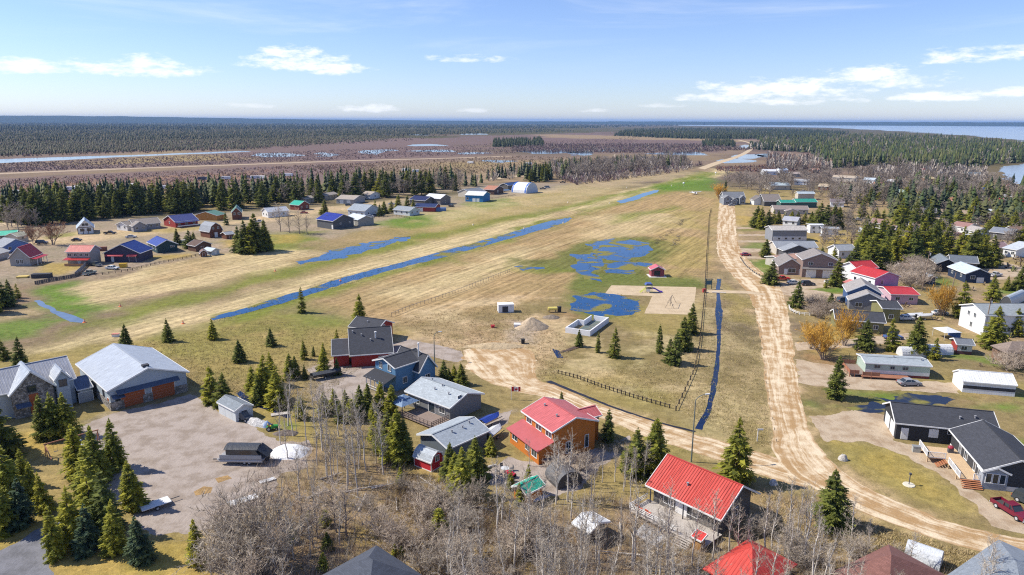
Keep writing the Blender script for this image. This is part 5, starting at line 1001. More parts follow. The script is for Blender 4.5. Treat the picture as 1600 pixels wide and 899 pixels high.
for k in range(6):
    x0, x1 = .35 - W_ - 2.6 * (k + 1) / 6 + .025, .35 - W_ - 2.6 * k / 6; MB().hexa([q_(x0, Ly_ - 7.5, dz - .12), q_(x1, Ly_ - 7.5, dz - .12), q_(x1, Ly_ - 3, dz - .12), q_(x0, Ly_ - 3, dz - .12), q_(x0, Ly_ - 7.5, dz), q_(x1, Ly_ - 7.5, dz), q_(x1, Ly_ - 3, dz), q_(x0, Ly_ - 3, dz)]).build('deck_board', TD, v.root)
def railing(root, a, b, z_, mat, n, full=True):
    a = np.array(a); b = np.array(b)
    for k in range(n + 1): p_ = a + (b - a) * k / n; MB().beam((*p_, z_), (*p_, z_ + 1.05), .10, .10).build('railing_post', mat, root)
    m = MB(); L_ = np.hypot(*(b - a)); nn = int(L_ / .16)
    for k in range(nn): p_ = a + (b - a) * (k + .5) / nn; m.beam((*p_, z_ + .1), (*p_, z_ + 1.0), .045, .045)
    m.build('baluster', mat, root)['kind'] = 'stuff'
    for zz in (.1, 1.02): MB().beam((*a, z_ + zz), (*b, z_ + zz), .08, .08).build('rail', mat, root)
xl = .35 - W_; xl2 = xl - 2.6
railing(v.root, q_(xl, 1.0, 0)[:2], q_(xl, Ly_ - 9.0, 0)[:2], dz, WHITE, 3); railing(v.root, q_(xl2, Ly_ - 7.5, 0)[:2], q_(xl2, Ly_ - 3, 0)[:2], dz, WHITE, 2); railing(v.root, q_(xl, Ly_ - 7.5, 0)[:2], q_(xl2, Ly_ - 7.5, 0)[:2], dz, WHITE, 1); railing(v.root, q_(.3, 1.0, 0)[:2], q_(xl + 1.9, 1.0, 0)[:2], dz, WHITE, 1)
for k in range(5): MB().beam(q_(.2, .8 - .3 * k, dz - .08 - .18 * k), q_(xl, .8 - .3 * k, dz - .08 - .18 * k), .28, .06).build('stair_tread', wd_(.42, .17, .08), v.root); MB().beam(q_(xl - .2 - .3 * k, Ly_ - 7.6, dz - .08 - .18 * k), q_(xl - .2 - .3 * k, Ly_ - 9.0, dz - .08 - .18 * k), .28, .06).build('stair_tread', wd_(.42, .17, .08), v.root)
for x_, y_ in ((xl + .1, 2.5), (xl + .1, 6.0), (xl2 + .1, Ly_ - 3.2), (xl2 + .1, Ly_ - 7.2), (xl + .1, Ly_ - 7.4)): MB().beam(q_(x_, y_, 0), q_(x_, y_, dz - .1), .16, .16).build('deck_post', TD, v.root)
bq = q_(-1.0, Ly_ - 4.6, dz); g_ = empty('barbecue', bq[:2], dz); tag(g_, 'dark red barbecue grill on the wooden deck', 'barbecue'); MB().box(np.array(bq[:2]) - v.X * .4 - v.Y * .3, v.X, v.Y, .8, .6, dz, dz + .8).build('cabinet', DARKT, g_); MB().lathe((bq[0], bq[1], dz + .8), [(.48, 0), (.46, .2), (.30, .38), (.05, .44)], 10).build('lid', pnt(.30, .03, .05), g_)
bq = G(1431, 706); g_ = empty('storage_bin', bq); tag(g_, 'grey storage bin under the railing of the black house', 'bin'); MB().box(bq - v.X * .6 - v.Y * .4, v.X, v.Y, 1.2, .8, 0, 1.0).build('box', pl(.35, .36, .34), g_); MB().box(bq - v.X * .64 - v.Y * .44, v.X, v.Y, 1.28, .88, 1.0, 1.1).build('lid', pl(.22, .23, .24), g_)
# --- mobile home, white shed
v = house('mobile_home', 'long pale green mobile home with light grey roof', 'mobile home', (1352, 567), (1457, 573), None, h=3.0, La=6.5, rise=.55, ridge='x', wall=sid(.40, .50, .43), roof=shg(.33, .37, .40), over=.25, wins=[('F', .18, 2.2, 1.1, .6), ('F', .42, 2.1, .8, .6), ('F', .62, 2.1, 1.0, .6)], fr=pl(.30, .32, .30), vent=[(.4, .9), (.5, .5)])
slab(v.root, v, 'F', .5, .55, 1.35, v.Lx - .5, .03, pl(.68, .70, .66), 'lower_siding'); slab(v.root, v, 'F', .5, 0, .55, v.Lx - .5, .05, pl(.17, .04, .04), 'skirting'); WR = wd_(.33, .15, .09)
for (a0, b0, a1, b1) in ((-3.4, -1.4, -3.4, 5.6), (-3.4, 5.6, -.2, 5.6), (-3.4, -1.4, -1.4, -1.4), (-1.0, -2.2, 2.6, -2.2)):
    pa, pb = v.w(a0, b0), v.w(a1, b1); n_ = max(2, int(np.hypot(*(pb - pa)) / 1.7))
    for k in range(n_):
        s0 = pa + (pb - pa) * (k + .03) / n_; s1 = pa + (pb - pa) * (k + .97) / n_; MB().beam((*s0, 1.2), (*s1, 1.2), .06, .85).build('railing_panel', WR, v.root); MB().beam((*s0, 0), (*s0, 1.7), .12, .12).build('deck_post', WR, v.root)
MB().hexa([v.p(*c, .55) for c in ((-3.4, -1.4), (.2, -1.4), (.2, 5.6), (-3.4, 5.6))] + [v.p(*c, .68) for c in ((-3.4, -1.4), (.2, -1.4), (.2, 5.6), (-3.4, 5.6))]).build('deck', DECK, v.root); MB().hexa([v.p(*c, .40) for c in ((-1.0, -2.2), (9, -2.2), (9, .2), (-1.0, .2))] + [v.p(*c, .52) for c in ((-1.0, -2.2), (9, -2.2), (9, .2), (-1.0, .2))]).build('deck', WR, v.root)
v = house('storage_shed', 'long white shed with a dark stripe along its wall', 'shed', (1503, 613), (1586, 621), (1487, 598), h=2.5, z=0, La=6, rise=1.5, ridge='x', wall=M('board', (.66, .67, .68)), roof=WHR, over=.12)
slab(v.root, v, 'F', .5, .95, 1.6, v.Lx - .3, .04, pl(.05, .05, .055), 'wall_stripe'); garage_door(v.root, v, 'L', .5, 3.0, 2.2)

# ------------------------------------------------------------------ left village
def H_(label, cat, C, B, A, h, wall, roof, ridge='y', **k):
    nm = k.pop('name', {'garage': 'garage', 'shed': 'shed', 'barn': 'barn', 'cabin': 'cabin', 'hangar': 'hangar', 'shop': 'workshop'}.get(cat, 'house'))
    return house(nm, label, cat, C, B, A, h=h, ridge=ridge, wall=wall, roof=roof, **k)
WF = lambda f, n, z=1.8, w=1.1, hh=1.1: [(f, (i + .5) / n, z, w, hh) for i in range(n)]
TANW = sid(.48, .44, .38); GRW = sid(.30, .31, .33); REDW = sid(.30, .045, .04); LOG = wd_(.50, .24, .07)
v = H_('grey gabled house with bright red metal roof and white porch', 'house', (47, 403), (69, 396), (11, 404), 3.2, sid(.34, .33, .32), REDR, 'x', apex=(28, 387), wins=[('L', .38, 1.7, 1.0, 1.6), ('L', .58, 1.7, 1.0, 1.6)] + WF('F', 3))
for k in range(4): q = v.face('F', .1 + .27 * k, 0, 2.2); MB().beam(q, (q[0], q[1], 2.6), .14, .14).build('porch_post', WHITE, v.root)
awning(v.root, v, 'F', .5, v.Lx, 3.0, 2.4, REDR, .4, 'porch_roof')
v = H_('two storey house with salmon metal roof and red porch roof', 'house', (101, 394), (140, 394), None, 5.2, sid(.36, .33, .31), met(.62, .22, .18), 'x', La=8, rise=2.0, wins=WF('F', 4, 4.0, 1.2, 1.0), doors=[('F', .5, 1, 2.0)])
awning(v.root, v, 'F', .5, v.Lx, 2.9, 2.6, REDR, .5, 'porch_roof'); slab(v.root, v, 'F', .5, 0, 1.0, v.Lx - .8, 2.4, wd_(.40, .22, .12), 'porch_wall', 2.2)
v = H_('navy workshop with blue metal roof and two red awnings', 'shop', (160, 396), (219, 396), None, 3.6, sid(.05, .05, .09), NAVY, 'y', La=11, apex=(190, 382), doors=[('F', .22, .9, 2.0)], gar=[('F', .78, 2.6, 2.4, pl(.07, .06, .09))])
for u_, ww in ((.30, v.Lx * .48), (.80, v.Lx * .26)): awning(v.root, v, 'F', u_, ww, 3.2, 1.3, met(.62, .10, .12), .6)
v = H_('dark teal house with bright blue metal roof', 'house', (244, 385), (280, 382), (214, 378), 3.2, sid(.03, .065, .075), met(.02, .05, .28), 'y', apex=(262, 375), wins=[('F', .75, 2.4, 1.6, .6)] + WF('L', 3))
v = H_('grey brown bungalow with taupe roof and front gable', 'house', (208, 352), (252, 348), None, 3.0, sid(.26, .26, .29), TAUPE, 'x', La=11, rise=2.4, wins=WF('F', 4))
house('', '', '', (207, 354), (231, 352), None, h=3.0, La=5, rise=2.2, ridge='y', wall=sid(.26, .26, .29), roof=TAUPE, root=v.root, ang=v.th, wins=WF('F', 2)); house('', '', '', (180, 351), (198, 353), None, h=2.8, La=8, rise=1.7, ridge='y', wall=WHW, roof=TAUPE, root=v.root, wins=WF('F', 2))
v = H_('red walled house with dark blue metal roof and long porch', 'house', (273, 347), (310, 343), (254, 343), 3.2, REDW, met(.06, .07, .20), 'x', apex=(262, 337), wins=WF('F', 3) + [('L', .5, 2.2, 1, 1)])
q0 = v.face('F', .02, .9, 2.0); q1 = v.face('F', .98, .9, 2.0); MB().beam(q0, q1, .08, .5).build('porch_railing', WHITE, v.root); awning(v.root, v, 'F', .5, v.Lx, 3.0, 2.2, met(.06, .07, .20), .3, 'porch_roof')
v = H_('log chalet with green roof at the spruce belt', 'house', (361, 333), (377, 333), (347, 328), 4.0, BRNW, met(.12, .24, .17), 'y', rise=3.0, wins=WF('F', 2, 3.4))
house('', '', '', (339, 337), (353, 334), (325, 332), h=3.0, rise=2.0, ridge='x', wall=LOG, roof=met(.12, .24, .17), root=v.root)
v = H_('brown gambrel barn with grey shingle roof', 'barn', (327, 363), (352, 361), (310, 362), 3.0, BRNW, GREYR, 'y', shape='gambrel', rise=4.2, La=9, wins=[('F', .3, 4.6, .8, .9), ('F', .7, 4.6, .8, .9)], doors=[('F', .5, 1.4, 2.2)])
H_('small brown shed right of the gambrel barn', 'shed', (353, 367), (366, 365), (346, 365), 2.3, BRNW, GREYR, 'x', rise=1.0, doors=[('F', .5, .9, 1.8, BRNW)])
H_('low brown cabin with dark roof above the board fence', 'cabin', (305, 385), (332, 381), None, 2.6, wd_(.13, .07, .05), shg(.13, .085, .07), 'y', La=7, rise=1.8, doors=[('F', .4, .9, 1.9, BRNW)])
H_('tiny brown gambrel shed at the airfield fence', 'shed', (312, 397), (325, 396), None, 1.4, BRNW, shg(.22, .14, .12), 'y', La=3.5, shape='gambrel', rise=1.5, doors=[('F', .5, .9, 1.5, BRNW)]); H_('tiny pale blue shed at the airfield fence', 'shed', (330, 393), (341, 390), (322, 390), 1.9, sid(.45, .50, .55), met(.55, .62, .68), 'y', rise=1.0, doors=[('F', .5, .8, 1.6)])
v = H_('chalet with steep pale blue roof and timbered white gable', 'house', (119, 358), (147, 357), (101, 354), 2.8, WHW, met(.42, .50, .60), 'y', rise=4.0, ang=.55, wins=[('F', .3, 2.0, 1.6, 1.2), ('F', .7, 2.0, 1.6, 1.2), ('F', .4, 4.6, 1, 1), ('F', .6, 4.6, 1, 1)], fr=DARKT)
for k in range(4): slab(v.root, v, 'F', .02 + .32 * k, 0, 3.0, .25, .06, wd_(.10, .07, .06), 'timber')
slab(v.root, v, 'F', .5, 3.1, 3.4, v.Lx * .8, .08, wd_(.10, .07, .06), 'timber')
H_('long building with mint green metal roof at the left edge', 'house', (-10, 369), (26, 367), None, 3.0, CHW, met(.10, .55, .36), 'x', La=9, wins=WF('F', 3)); H_('tan roofed annex right of the mint green roof', 'house', (27, 370), (46, 367), None, 2.8, TANW, met(.38, .37, .26), 'x', La=8, wins=WF('F', 1))
H_('light blue gabled house with grey roof at the left edge', 'house', (4, 386), (47, 380), None, 2.9, sid(.16, .24, .46), GREYR, 'y', La=9, rise=2.6, wins=WF('F', 2)); H_('house with pale weathered roof cut by the left edge', 'house', (-30, 404), (16, 392), None, 2.6, TANW, shg(.42, .42, .41), 'x', La=8)
v = H_('white walled house with light grey roof left of the teal roof', 'house', (418, 332), (452, 329), None, 3.3, WHW, met(.50, .52, .55), 'x', La=9, rise=2.2, wins=WF('F', 2) + WF('L', 2), vent=[(.5, .45)])
H_('red brown log house with bright teal metal roof', 'house', (467, 321), (487, 319), (449, 320), 3.3, wd_(.20, .06, .04), TEALR, 'y', rise=2.3, wins=WF('F', 2), vent=[(.5, .3)])
v = H_('dark grey workshop with deep blue metal roof', 'shop', (520, 346), (551, 341), (487, 340), 4.4, sid(.10, .105, .115), met(.02, .035, .27), 'y', apex=(537, 335), wins=[('F', .35, 2.6, .9, .7), ('F', .8, 2.6, .9, .7)], doors=[('L', .95, 1.0, 2.1)], vent=[(.3, .75), (.3, .7)])
H_('grey shed with white metal roof beside the dark workshop', 'shed', (559, 344), (583, 341), (541, 338), 3.4, sid(.30, .29, .27), met(.62, .68, .74), 'y', rise=1.9, gar=[('L', .6, 2.4, 2.3)])
H_('white two tone house with grey shingle roof behind the white roofed shed', 'house', (570, 330), (595, 326), (541, 328), 3.6, sid(.50, .54, .58), shg(.30, .34, .38), 'y', rise=3.0, wins=WF('F', 2) + WF('L', 3))
H_('tan garage with two white doors behind the spruces', 'garage', (553, 312), (566, 308), (521, 310), 3.2, sid(.33, .33, .33), shg(.38, .33, .28), 'y', rise=2.0, gar=[('L', .3, 2.6, 2.3), ('L', .7, 2.6, 2.3)]); H_('small tan roofed house nearest the spruce belt middle', 'house', (578, 305), (596, 303), (563, 304), 3.0, WHW, shg(.40, .34, .28), 'y', rise=2.0, wins=WF('F', 1))
H_('pale house tucked into the belt behind the teal roof', 'house', (476, 311), (492, 309), None, 3.0, TANW, shg(.38, .34, .30), 'x', La=8, wins=WF('F', 2)); H_('pale roofed house behind the tan garage', 'house', (508, 306), (528, 303), None, 3.0, TANW, shg(.36, .32, .29), 'x', La=8, wins=WF('F', 2))
H_('small white house with grey roof nearest the runway', 'house', (640, 330), (653, 327), (618, 327), 3.0, sid(.55, .58, .60), shg(.28, .31, .34), 'y', rise=1.9, wins=WF('F', 2) + WF('L', 3))
H_('dark house with navy metal roof left of the white roof', 'house', (664, 314), (674, 311), (640, 310), 3.4, CHW, met(.025, .03, .09), 'y', rise=2.3, wins=WF('F', 1)); H_('house with plain white metal roof behind the navy roofs', 'house', (688, 311), (698, 308), (659, 307), 4.2, sid(.20, .18, .17), WHR, 'y', rise=2.4, wins=WF('F', 1))
H_('red walled shed with navy roof and open front', 'shed', (680, 324), (689, 320), (658, 320), 3.0, REDW, met(.03, .04, .11), 'y', rise=1.4, gar=[('L', .3, 3.0, 2.2, WHITE)])
H_('grey roofed house behind the blue shed', 'house', (735, 302), (757, 299), (716, 300), 3.4, TANW, shg(.22, .24, .27), 'x', rise=2.6, wins=WF('F', 2)); H_('bright blue shed with white metal roof and white doors', 'shed', (755, 306), (769, 303), (723, 305), 4.6, sid(.04, .19, .42), WHR, 'y', rise=2.2, wins=[('L', .12, 2.2, 1.4, 1.5)], gar=[('L', .5, 2.2, 2.4), ('L', .72, 2.0, 2.4)])
H_('dark house with orange brown roof right of the blue shed', 'house', (772, 297), (786, 294), (755, 296), 3.8, wd_(.10, .06, .05), met(.48, .22, .13), 'y', rise=2.4, wins=[('F', .4, 2.2, 1.8, 1.6)])
v = house('quonset_hangar', 'white arched hangar with bright blue end bands', 'hangar', (822, 303), (836, 300), (801, 301), z=0, h=.5, rise=7.5, ridge='y', shape='arch', wall=M('board', (.45, .52, .62)), roof=WHR, over=.1)
for t0 in (.03, .90):
    m = MB(); P_ = profile('arch', v.Lx, .5, 7.56)
    for (sa, za), (sb, zb) in zip(P_, P_[1:]): m.face([v.p(sa, v.Ly * t0, za + .04), v.p(sb, v.Ly * t0, zb + .04), v.p(sb, v.Ly * (t0 + .09), zb + .04), v.p(sa, v.Ly * (t0 + .09), za + .04)])
    m.build('blue_band', met(.03, .15, .60), v.roof)
H_('dark blue roofed building behind the arched hangar', 'shop', (794, 290), (818, 287), None, 4.0, CHW, met(.03, .06, .16), 'x', La=9)
# ------------------------------------------------------------------ right village
v = H_('slate grey house with three white trimmed gables at the road end', 'house', (1131, 309), (1165, 309), None, 4.6, sid(.22, .24, .27), shg(.20, .21, .23), 'x', La=10, rise=3.6)
for a_, b_, zz, de in ((1131, 1144, 4.6, 5), (1143, 1153, 3.0, 6), (1156, 1166, 4.4, 5)): house('', '', '', (a_, 310 if zz > 4 else 314), (b_, 310 if zz > 4 else 314), None, h=zz, La=de, rise=2.0, ridge='y', wall=sid(.24, .26, .29), roof=shg(.20, .21, .23), root=v.root, ang=v.th, wins=WF('F', 1, zz - .6, 1.5, 1.2) + WF('F', 1, 1.5, 2.0, 1.2), over=.25)
v = H_('white gabled garage house with big brown roof', 'house', (1178, 313), (1198, 313), None, 3.4, WHW, shg(.17, .15, .14), 'y', La=8, rise=2.8, gar=[('F', .5, 3.2, 2.3)])
house('', '', '', (1194, 315), (1222, 315), None, h=3.2, La=15, rise=4.4, ridge='x', wall=CHW, roof=shg(.24, .205, .185), root=v.root, ang=v.th)
v = H_('building with teal green metal roof and pale upper roof', 'shop', (1244, 316), (1278, 316), None, 3.8, sid(.05, .11, .10), met(.04, .30, .22), 'x', La=9, rise=1.8); house('', '', '', (1220, 317), (1245, 317), None, h=3.4, La=8, rise=1.5, ridge='x', wall=sid(.05, .11, .10), roof=met(.04, .30, .22), root=v.root); house('', '', '', (1247, 303), (1274, 303), None, h=4.5, La=6, rise=1.4, ridge='x', wall=TANW, roof=met(.45, .52, .56), root=v.root)
v = H_('long low house with taupe roof behind the evergreen row', 'house', (1209, 327), (1268, 328), None, 3.0, TANW, shg(.27, .22, .20), 'x', La=9, rise=2.0, wins=WF('F', 4)); house('', '', '', (1228, 330), (1248, 330), None, h=3.0, La=4, rise=1.4, ridge='y', wall=TANW, roof=shg(.27, .22, .20), root=v.root, ang=v.th)
v = H_('two tone building with long beige metal roof', 'house', (1207, 360), (1263, 360), None, 5.4, sid(.24, .25, .27), met(.50, .46, .41), 'x', La=10, rise=1.5, wins=[]); slab(v.root, v, 'F', .52, 0, 2.4, v.Lx - 1.2, .15, sid(.62, .63, .63), 'lower_wall'); [slab(v.root, v, 'F', .2 + .2 * k, 1.0, 1.8, 1.0, .19, GLASS, 'window', .13) for k in range(4)]
v = H_('house with grey shingle roof and dark front gable', 'house', (1213, 387), (1279, 387), None, 3.2, TANW, shg(.27, .29, .32), 'x', La=10, rise=2.0); house('', '', '', (1224, 392), (1271, 392), None, h=3.2, La=6, rise=2.4, ridge='y', wall=sid(.10, .10, .11), roof=shg(.27, .29, .32), root=v.root, ang=v.th, wins=WF('F', 2, 1.8, 2.2, .9))
H_('house with flat salmon roof behind the taupe house', 'house', (1221, 407), (1270, 402), None, 3.2, TANW, met(.50, .30, .21), 'x', La=9, rise=.9, wins=WF('F', 2))
TPW = sid(.25, .18, .155)
v = H_('taupe house with tall double garage gable', 'house', (1254, 406), (1312, 408), None, 6.6, TPW, shg(.25, .225, .215), 'y', La=11, rise=2.6, wins=[('F', .22, 5.2, 1.5, 1.0), ('F', .80, 5.2, 1.5, 1.0)], gar=[('F', .26, 3.2, 2.8), ('F', .74, 3.2, 2.8)]); awning(v.root, v, 'F', .5, v.Lx, 3.9, 1.3, shg(.25, .225, .215), .5, 'garage_roof')
house('', '', '', (1216, 416), (1258, 419), None, h=3.2, La=12, rise=3.0, ridge='y', wall=TPW, roof=shg(.23, .21, .20), root=v.root, ang=v.th, wins=[('F', .55, 1.7, 2.6, 1.5)], doors=[('F', .3, 1.0, 2.0), ('F', .92, 1.0, 2.0)])
v = H_('white and pink house with bright red metal roof', 'house', (1368, 435), (1405, 431), (1330, 424), 6.0, sid(.44, .26, .42), REDR, 'y', apex=(1388, 425), wins=[('F', .3, 4.4, .8, 1.3)]); slab(v.root, v, 'L', .5, 0, 5.6, v.Ly - .8, .06, WHW, 'white_wall'); [slab(v.root, v, 'L', .2 + .3 * k, 3.6, 4.6, 1.0, .10, GLASS, 'window', .04) for k in range(3)]; awning(v.root, v, 'L', .25, v.Ly * .5, 3.4, 3.0, met(.62, .22, .20), .8, 'porch_roof')
house('', '', '', (1340, 421), (1372, 418), None, h=6.0, La=8, rise=1.9, ridge='x', wall=WHW, roof=REDR, root=v.root, ang=v.th)
v = H_('grey house with navy front gable below the red roofs', 'house', (1323, 456), (1380, 460), None, 4.4, sid(.05, .10, .22), shg(.31, .29, .28), 'y', La=10, rise=2.7); house('', '', '', (1326, 469), (1384, 470), None, h=3.0, La=5, rise=2.6, ridge='y', wall=sid(.20, .21, .24), roof=shg(.31, .29, .28), root=v.root, ang=v.th, wins=WF('F', 2, 1.7, 1.8, 1.2))
H_('pink walled garage with flat bright red roof', 'garage', (1392, 460), (1433, 459), (1380, 447), 3.2, sid(.55, .38, .45), REDR, 'x', rise=1.0, wins=WF('F', 2, 1.8, 1.2, .9))
OLW = sid(.20, .19, .085)
v = H_('olive house with dark shingle roof behind golden bushes', 'house', (1305, 499), (1385, 505), None, 3.3, OLW, DKR, 'x', La=9, rise=1.7, wins=WF('F', 3)); house('', '', '', (1379, 482), (1411, 483), None, h=4.2, La=9, rise=1.2, ridge='x', wall=OLW, roof=DKR, root=v.root, wins=WF('F', 1))
v = H_('black bungalow with slate roof near the wooden pole', 'house', (1463, 412), (1499, 414), (1450, 402), 3.3, sid(.03, .033, .038), shg(.17, .20, .23), 'y', La=12, rise=2.0, wins=[('F', .72, 1.9, 1.3, 1.3)]); house('', '', '', (1485, 409), (1530, 412), None, h=3.3, La=9, rise=2.0, ridge='x', wall=CHW, roof=shg(.13, .15, .18), root=v.root)
H_('navy garage with pale blue metal roof', 'garage', (1509, 428), (1545, 427), (1494, 417), 3.3, sid(.025, .04, .08), met(.52, .60, .68), 'y', apex=(1526, 420), wins=[('F', .28, 2.0, 1.4, 1.1)] + WF('L', 2, 2.0, .9, .9), gar=[('F', .6, 2.2, 1.8)])
H_('tiny navy shed with pale blue roof on the lawn', 'shed', (1449, 434), (1465, 434), None, 2.6, sid(.025, .04, .08), met(.55, .62, .70), 'y', La=4, rise=.9, doors=[('F', .5, 1.0, 1.9, sid(.025, .04, .08))])
v = H_('tall white two storey house at the right edge', 'house', (1540, 493), (1640, 482), (1519, 477), 5.8, WHW, shg(.27, .30, .32), 'x', rise=1.8, Lb=15, wins=[('L', .35, 4.6, .8, 1.1), ('L', .6, 4.6, .8, 1.1), ('L', .5, 1.8, .8, 1.3), ('F', .2, 4.4, 1.2, 1.1), ('F', .5, 1.8, 1.6, 1.2)])
house('quonset_hut', 'pale grey arched hut behind the tall white house', 'hut', (1562, 478), (1580, 480), None, z=0, h=.4, La=14, rise=3.0, ridge='y', shape='arch', wall=sid(.08, .085, .09), roof=met(.45, .50, .54), over=.1, ang=-.9)
H_('white house with light roof at the right edge among spruces', 'house', (1589, 391), (1630, 382), (1569, 387), 3.4, WHW, met(.52, .56, .60), 'y', rise=2.2, wins=WF('L', 2) + WF('F', 1)); H_('grey lean shed beside the tall white house', 'shed', (1508, 496), (1520, 497), (1504, 489), 2.6, sid(.35, .35, .36), shg(.20, .21, .23), 'x', rise=.6)
v = H_('red and white shed with dark roof on the lawn', 'shed', (1495, 538), (1524, 540), (1484, 529), 2.6, sid(.55, .54, .52), shg(.16, .175, .20), 'x', rise=.9, wins=[('F', .45, 1.6, 1.2, .9)]); slab(v.root, v, 'L', .5, 0, 2.5, v.Ly - .8, .05, REDW, 'red_wall'); slab(v.root, v, 'F', .5, 0, .8, v.Lx - .8, .05, pl(.12, .05, .05), 'base_board')
H_('house with brown hip roof at the right edge', 'house', (1572, 552), (1640, 548), (1556, 540), 3.0, wd_(.22, .13, .09), shg(.23, .18, .15), 'x', shape='hip', rise=2.0)
for lab, C, B, hh, wl_, rf_, La_ in (('brown hipped cottage in the spruces with white walls', (1360, 348), (1384, 350), 3.2, WHW, shg(.30, .18, .16), 9), ('second brown roofed cottage below the first in the spruces', (1376, 358), (1398, 360), 3.0, WHW, shg(.30, .20, .19), 8), ('cottage with reddish hip roof at the street bend', (1484, 352), (1510, 356), 3.2, WHW, shg(.30, .17, .15), 10), ('pale grey cottage right of the reddish hip roof', (1506, 358), (1524, 362), 3.0, WHW, shg(.36, .33, .31), 8),
        ('grey flat roofed store by the street', (1545, 362), (1582, 366), 3.4, CHW, shg(.20, .22, .26), 12), ('brown roofed cottage at the right edge by the street', (1586, 362), (1620, 362), 3.2, BRNW, shg(.25, .15, .11), 9), ('small pink brown gazebo roof before the white house', (1556, 388), (1578, 386), 2.8, TANW, shg(.33, .22, .22), 6), ('beige cottage hidden by poplars', (1300, 277), (1340, 279), 3.6, TANW, shg(.42, .35, .27), 11), ('cottage with pale blue roof among poplars', (1348, 281), (1366, 282), 3.6, WHW, met(.48, .55, .60), 10),
        ('house with pale steel roof above the teal roof', (1204, 290), (1236, 290), 3.8, TANW, met(.42, .50, .55), 16), ('white roofed house farthest up the village street', (1194, 268), (1216, 268), 3.8, WHW, WHR, 12), ('second white roofed house far up the village', (1218, 266), (1232, 266), 3.6, WHW, met(.50, .55, .62), 10), ('dark roofed lodge at the lake forest', (1506, 272), (1532, 273), 4.5, CHW, shg(.12, .14, .16), 14), ('tiny red roofed cabin left of its twin', (1541, 314), (1550, 315), 3.0, BRNW, REDR, 6), ('tiny red roofed cabin right of its twin', (1554, 314), (1563, 315), 3.0, BRNW, REDR, 6),
        ('red roofed cottage at the right edge', (1590, 317), (1620, 320), 3.2, BRNW, REDR, 8), ('red roofed boathouse near the bay', (1571, 290), (1580, 291), 3.2, BRNW, REDR, 7), ('grey roofed cottage below the bay', (1566, 308), (1580, 309), 3.2, GRW, shg(.30, .31, .33), 9), ('cottage with orange brown roof among poplars', (1362, 288), (1376, 289), 3.2, TANW, shg(.42, .20, .13), 8), ('cottage with dark purple roof behind the tall spruce', (1297, 316), (1320, 317), 3.2, WHW, shg(.17, .14, .15), 10), ('white trimmed cottage with grey roof in the spruces', (1311, 392), (1340, 391), 3.4, WHW, shg(.29, .31, .34), 8),
        ('pale cottage among poplars beside the lake', (1470, 291), (1486, 291), 3.2, sid(.40, .40, .44), shg(.36, .35, .38), 9), ('tan cottage at the forest edge', (1446, 280), (1462, 280), 3.4, LOG, shg(.40, .32, .18), 9), ('white cottage between street and red cabins', (1559, 334), (1572, 334), 3.2, WHW, shg(.50, .50, .50), 8), ('rust red roofed cottage at the forest edge', (1443, 266), (1452, 266), 4.0, BRNW, met(.30, .05, .05), 9), ('grey shed with brown trim by the leaning pole', (1409, 421), (1427, 421), 2.6, sid(.30, .31, .33), shg(.35, .22, .15), 5),
        ('orange walled cottage in the spruces', (1494, 334), (1512, 335), 3.4, LOG, shg(.34, .26, .20), 8), ('white sided cottage peeking between the spruces', (1341, 362), (1354, 363), 3.0, WHW, WHR, 6), ('low white cottage with grey roof behind the beige roof', (1222, 344), (1246, 346), 3.0, WHW, shg(.36, .37, .42), 8), ('far red brown roof among the poplars', (1270, 266), (1281, 266), 3.2, BRNW, shg(.38, .20, .14), 9), ('white cottage with pale green roof in the poplars', (1395, 300), (1412, 301), 3.2, WHW, met(.35, .45, .38), 9), ('cottage with slate blue roof beside the poplars', (1418, 312), (1436, 313), 3.2, TANW, shg(.20, .24, .32), 9), ('small cottage with charcoal roof under tall spruces', (1444, 331), (1464, 332), 3.2, GRW, shg(.08, .08, .09), 9), ('cream cottage with brown roof in the middle of the spruces', (1420, 353), (1440, 354), 3.2, TANW, shg(.22, .15, .11), 8), ('cottage with pale steel roof above the grey store', (1530, 332), (1550, 333), 3.2, WHW, met(.50, .54, .58), 8), ('tan cottage with rust roof above the village street', (1470, 313), (1490, 314), 3.2, TANW, shg(.36, .17, .10), 9),
        ('white walled cottage with black roof at the right edge', (1592, 346), (1622, 346), 3.2, WHW, shg(.06, .06, .07), 9), ('low cottage with olive roof among far poplars', (1316, 291), (1334, 292), 3.0, TANW, shg(.22, .22, .12), 9), ('long cottage with white roof among far poplars', (1385, 284), (1407, 285), 3.2, WHW, WHR, 8), ('long white cottage with grey roof in the far village', (1240, 283), (1264, 284), 3.2, WHW, shg(.34, .35, .37), 8), ('brown cottage with tan roof near the far poplars', (1278, 291), (1295, 292), 3.2, BRNW, shg(.42, .34, .24), 9), ('navy roofed cottage left of the bay', (1534, 297), (1552, 298), 3.2, WHW, met(.03, .06, .16), 8),
        ('far pale roof behind the poplars', (1236, 272), (1252, 272), 3.2, TANW, shg(.40, .33, .30), 9)):
    H_(lab, 'cottage', C, B, None, hh, wl_, rf_, 'x' if len(lab) % 2 else 'x', La=La_, rise=1.9, wins=WF('F', 2), name='cottage')
v = H_('white holiday trailer with covered deck', 'trailer home', (1266, 352), (1288, 352), None, 4.2, WHW, WHR, 'x', La=5, rise=.4, wins=WF('F', 2, 2.8), name='trailer_home'); house('', '', '', (1284, 357), (1312, 358), None, h=3.2, La=6, rise=.6, ridge='x', wall=WHW, roof=GREYR, root=v.root, wins=WF('F', 2))
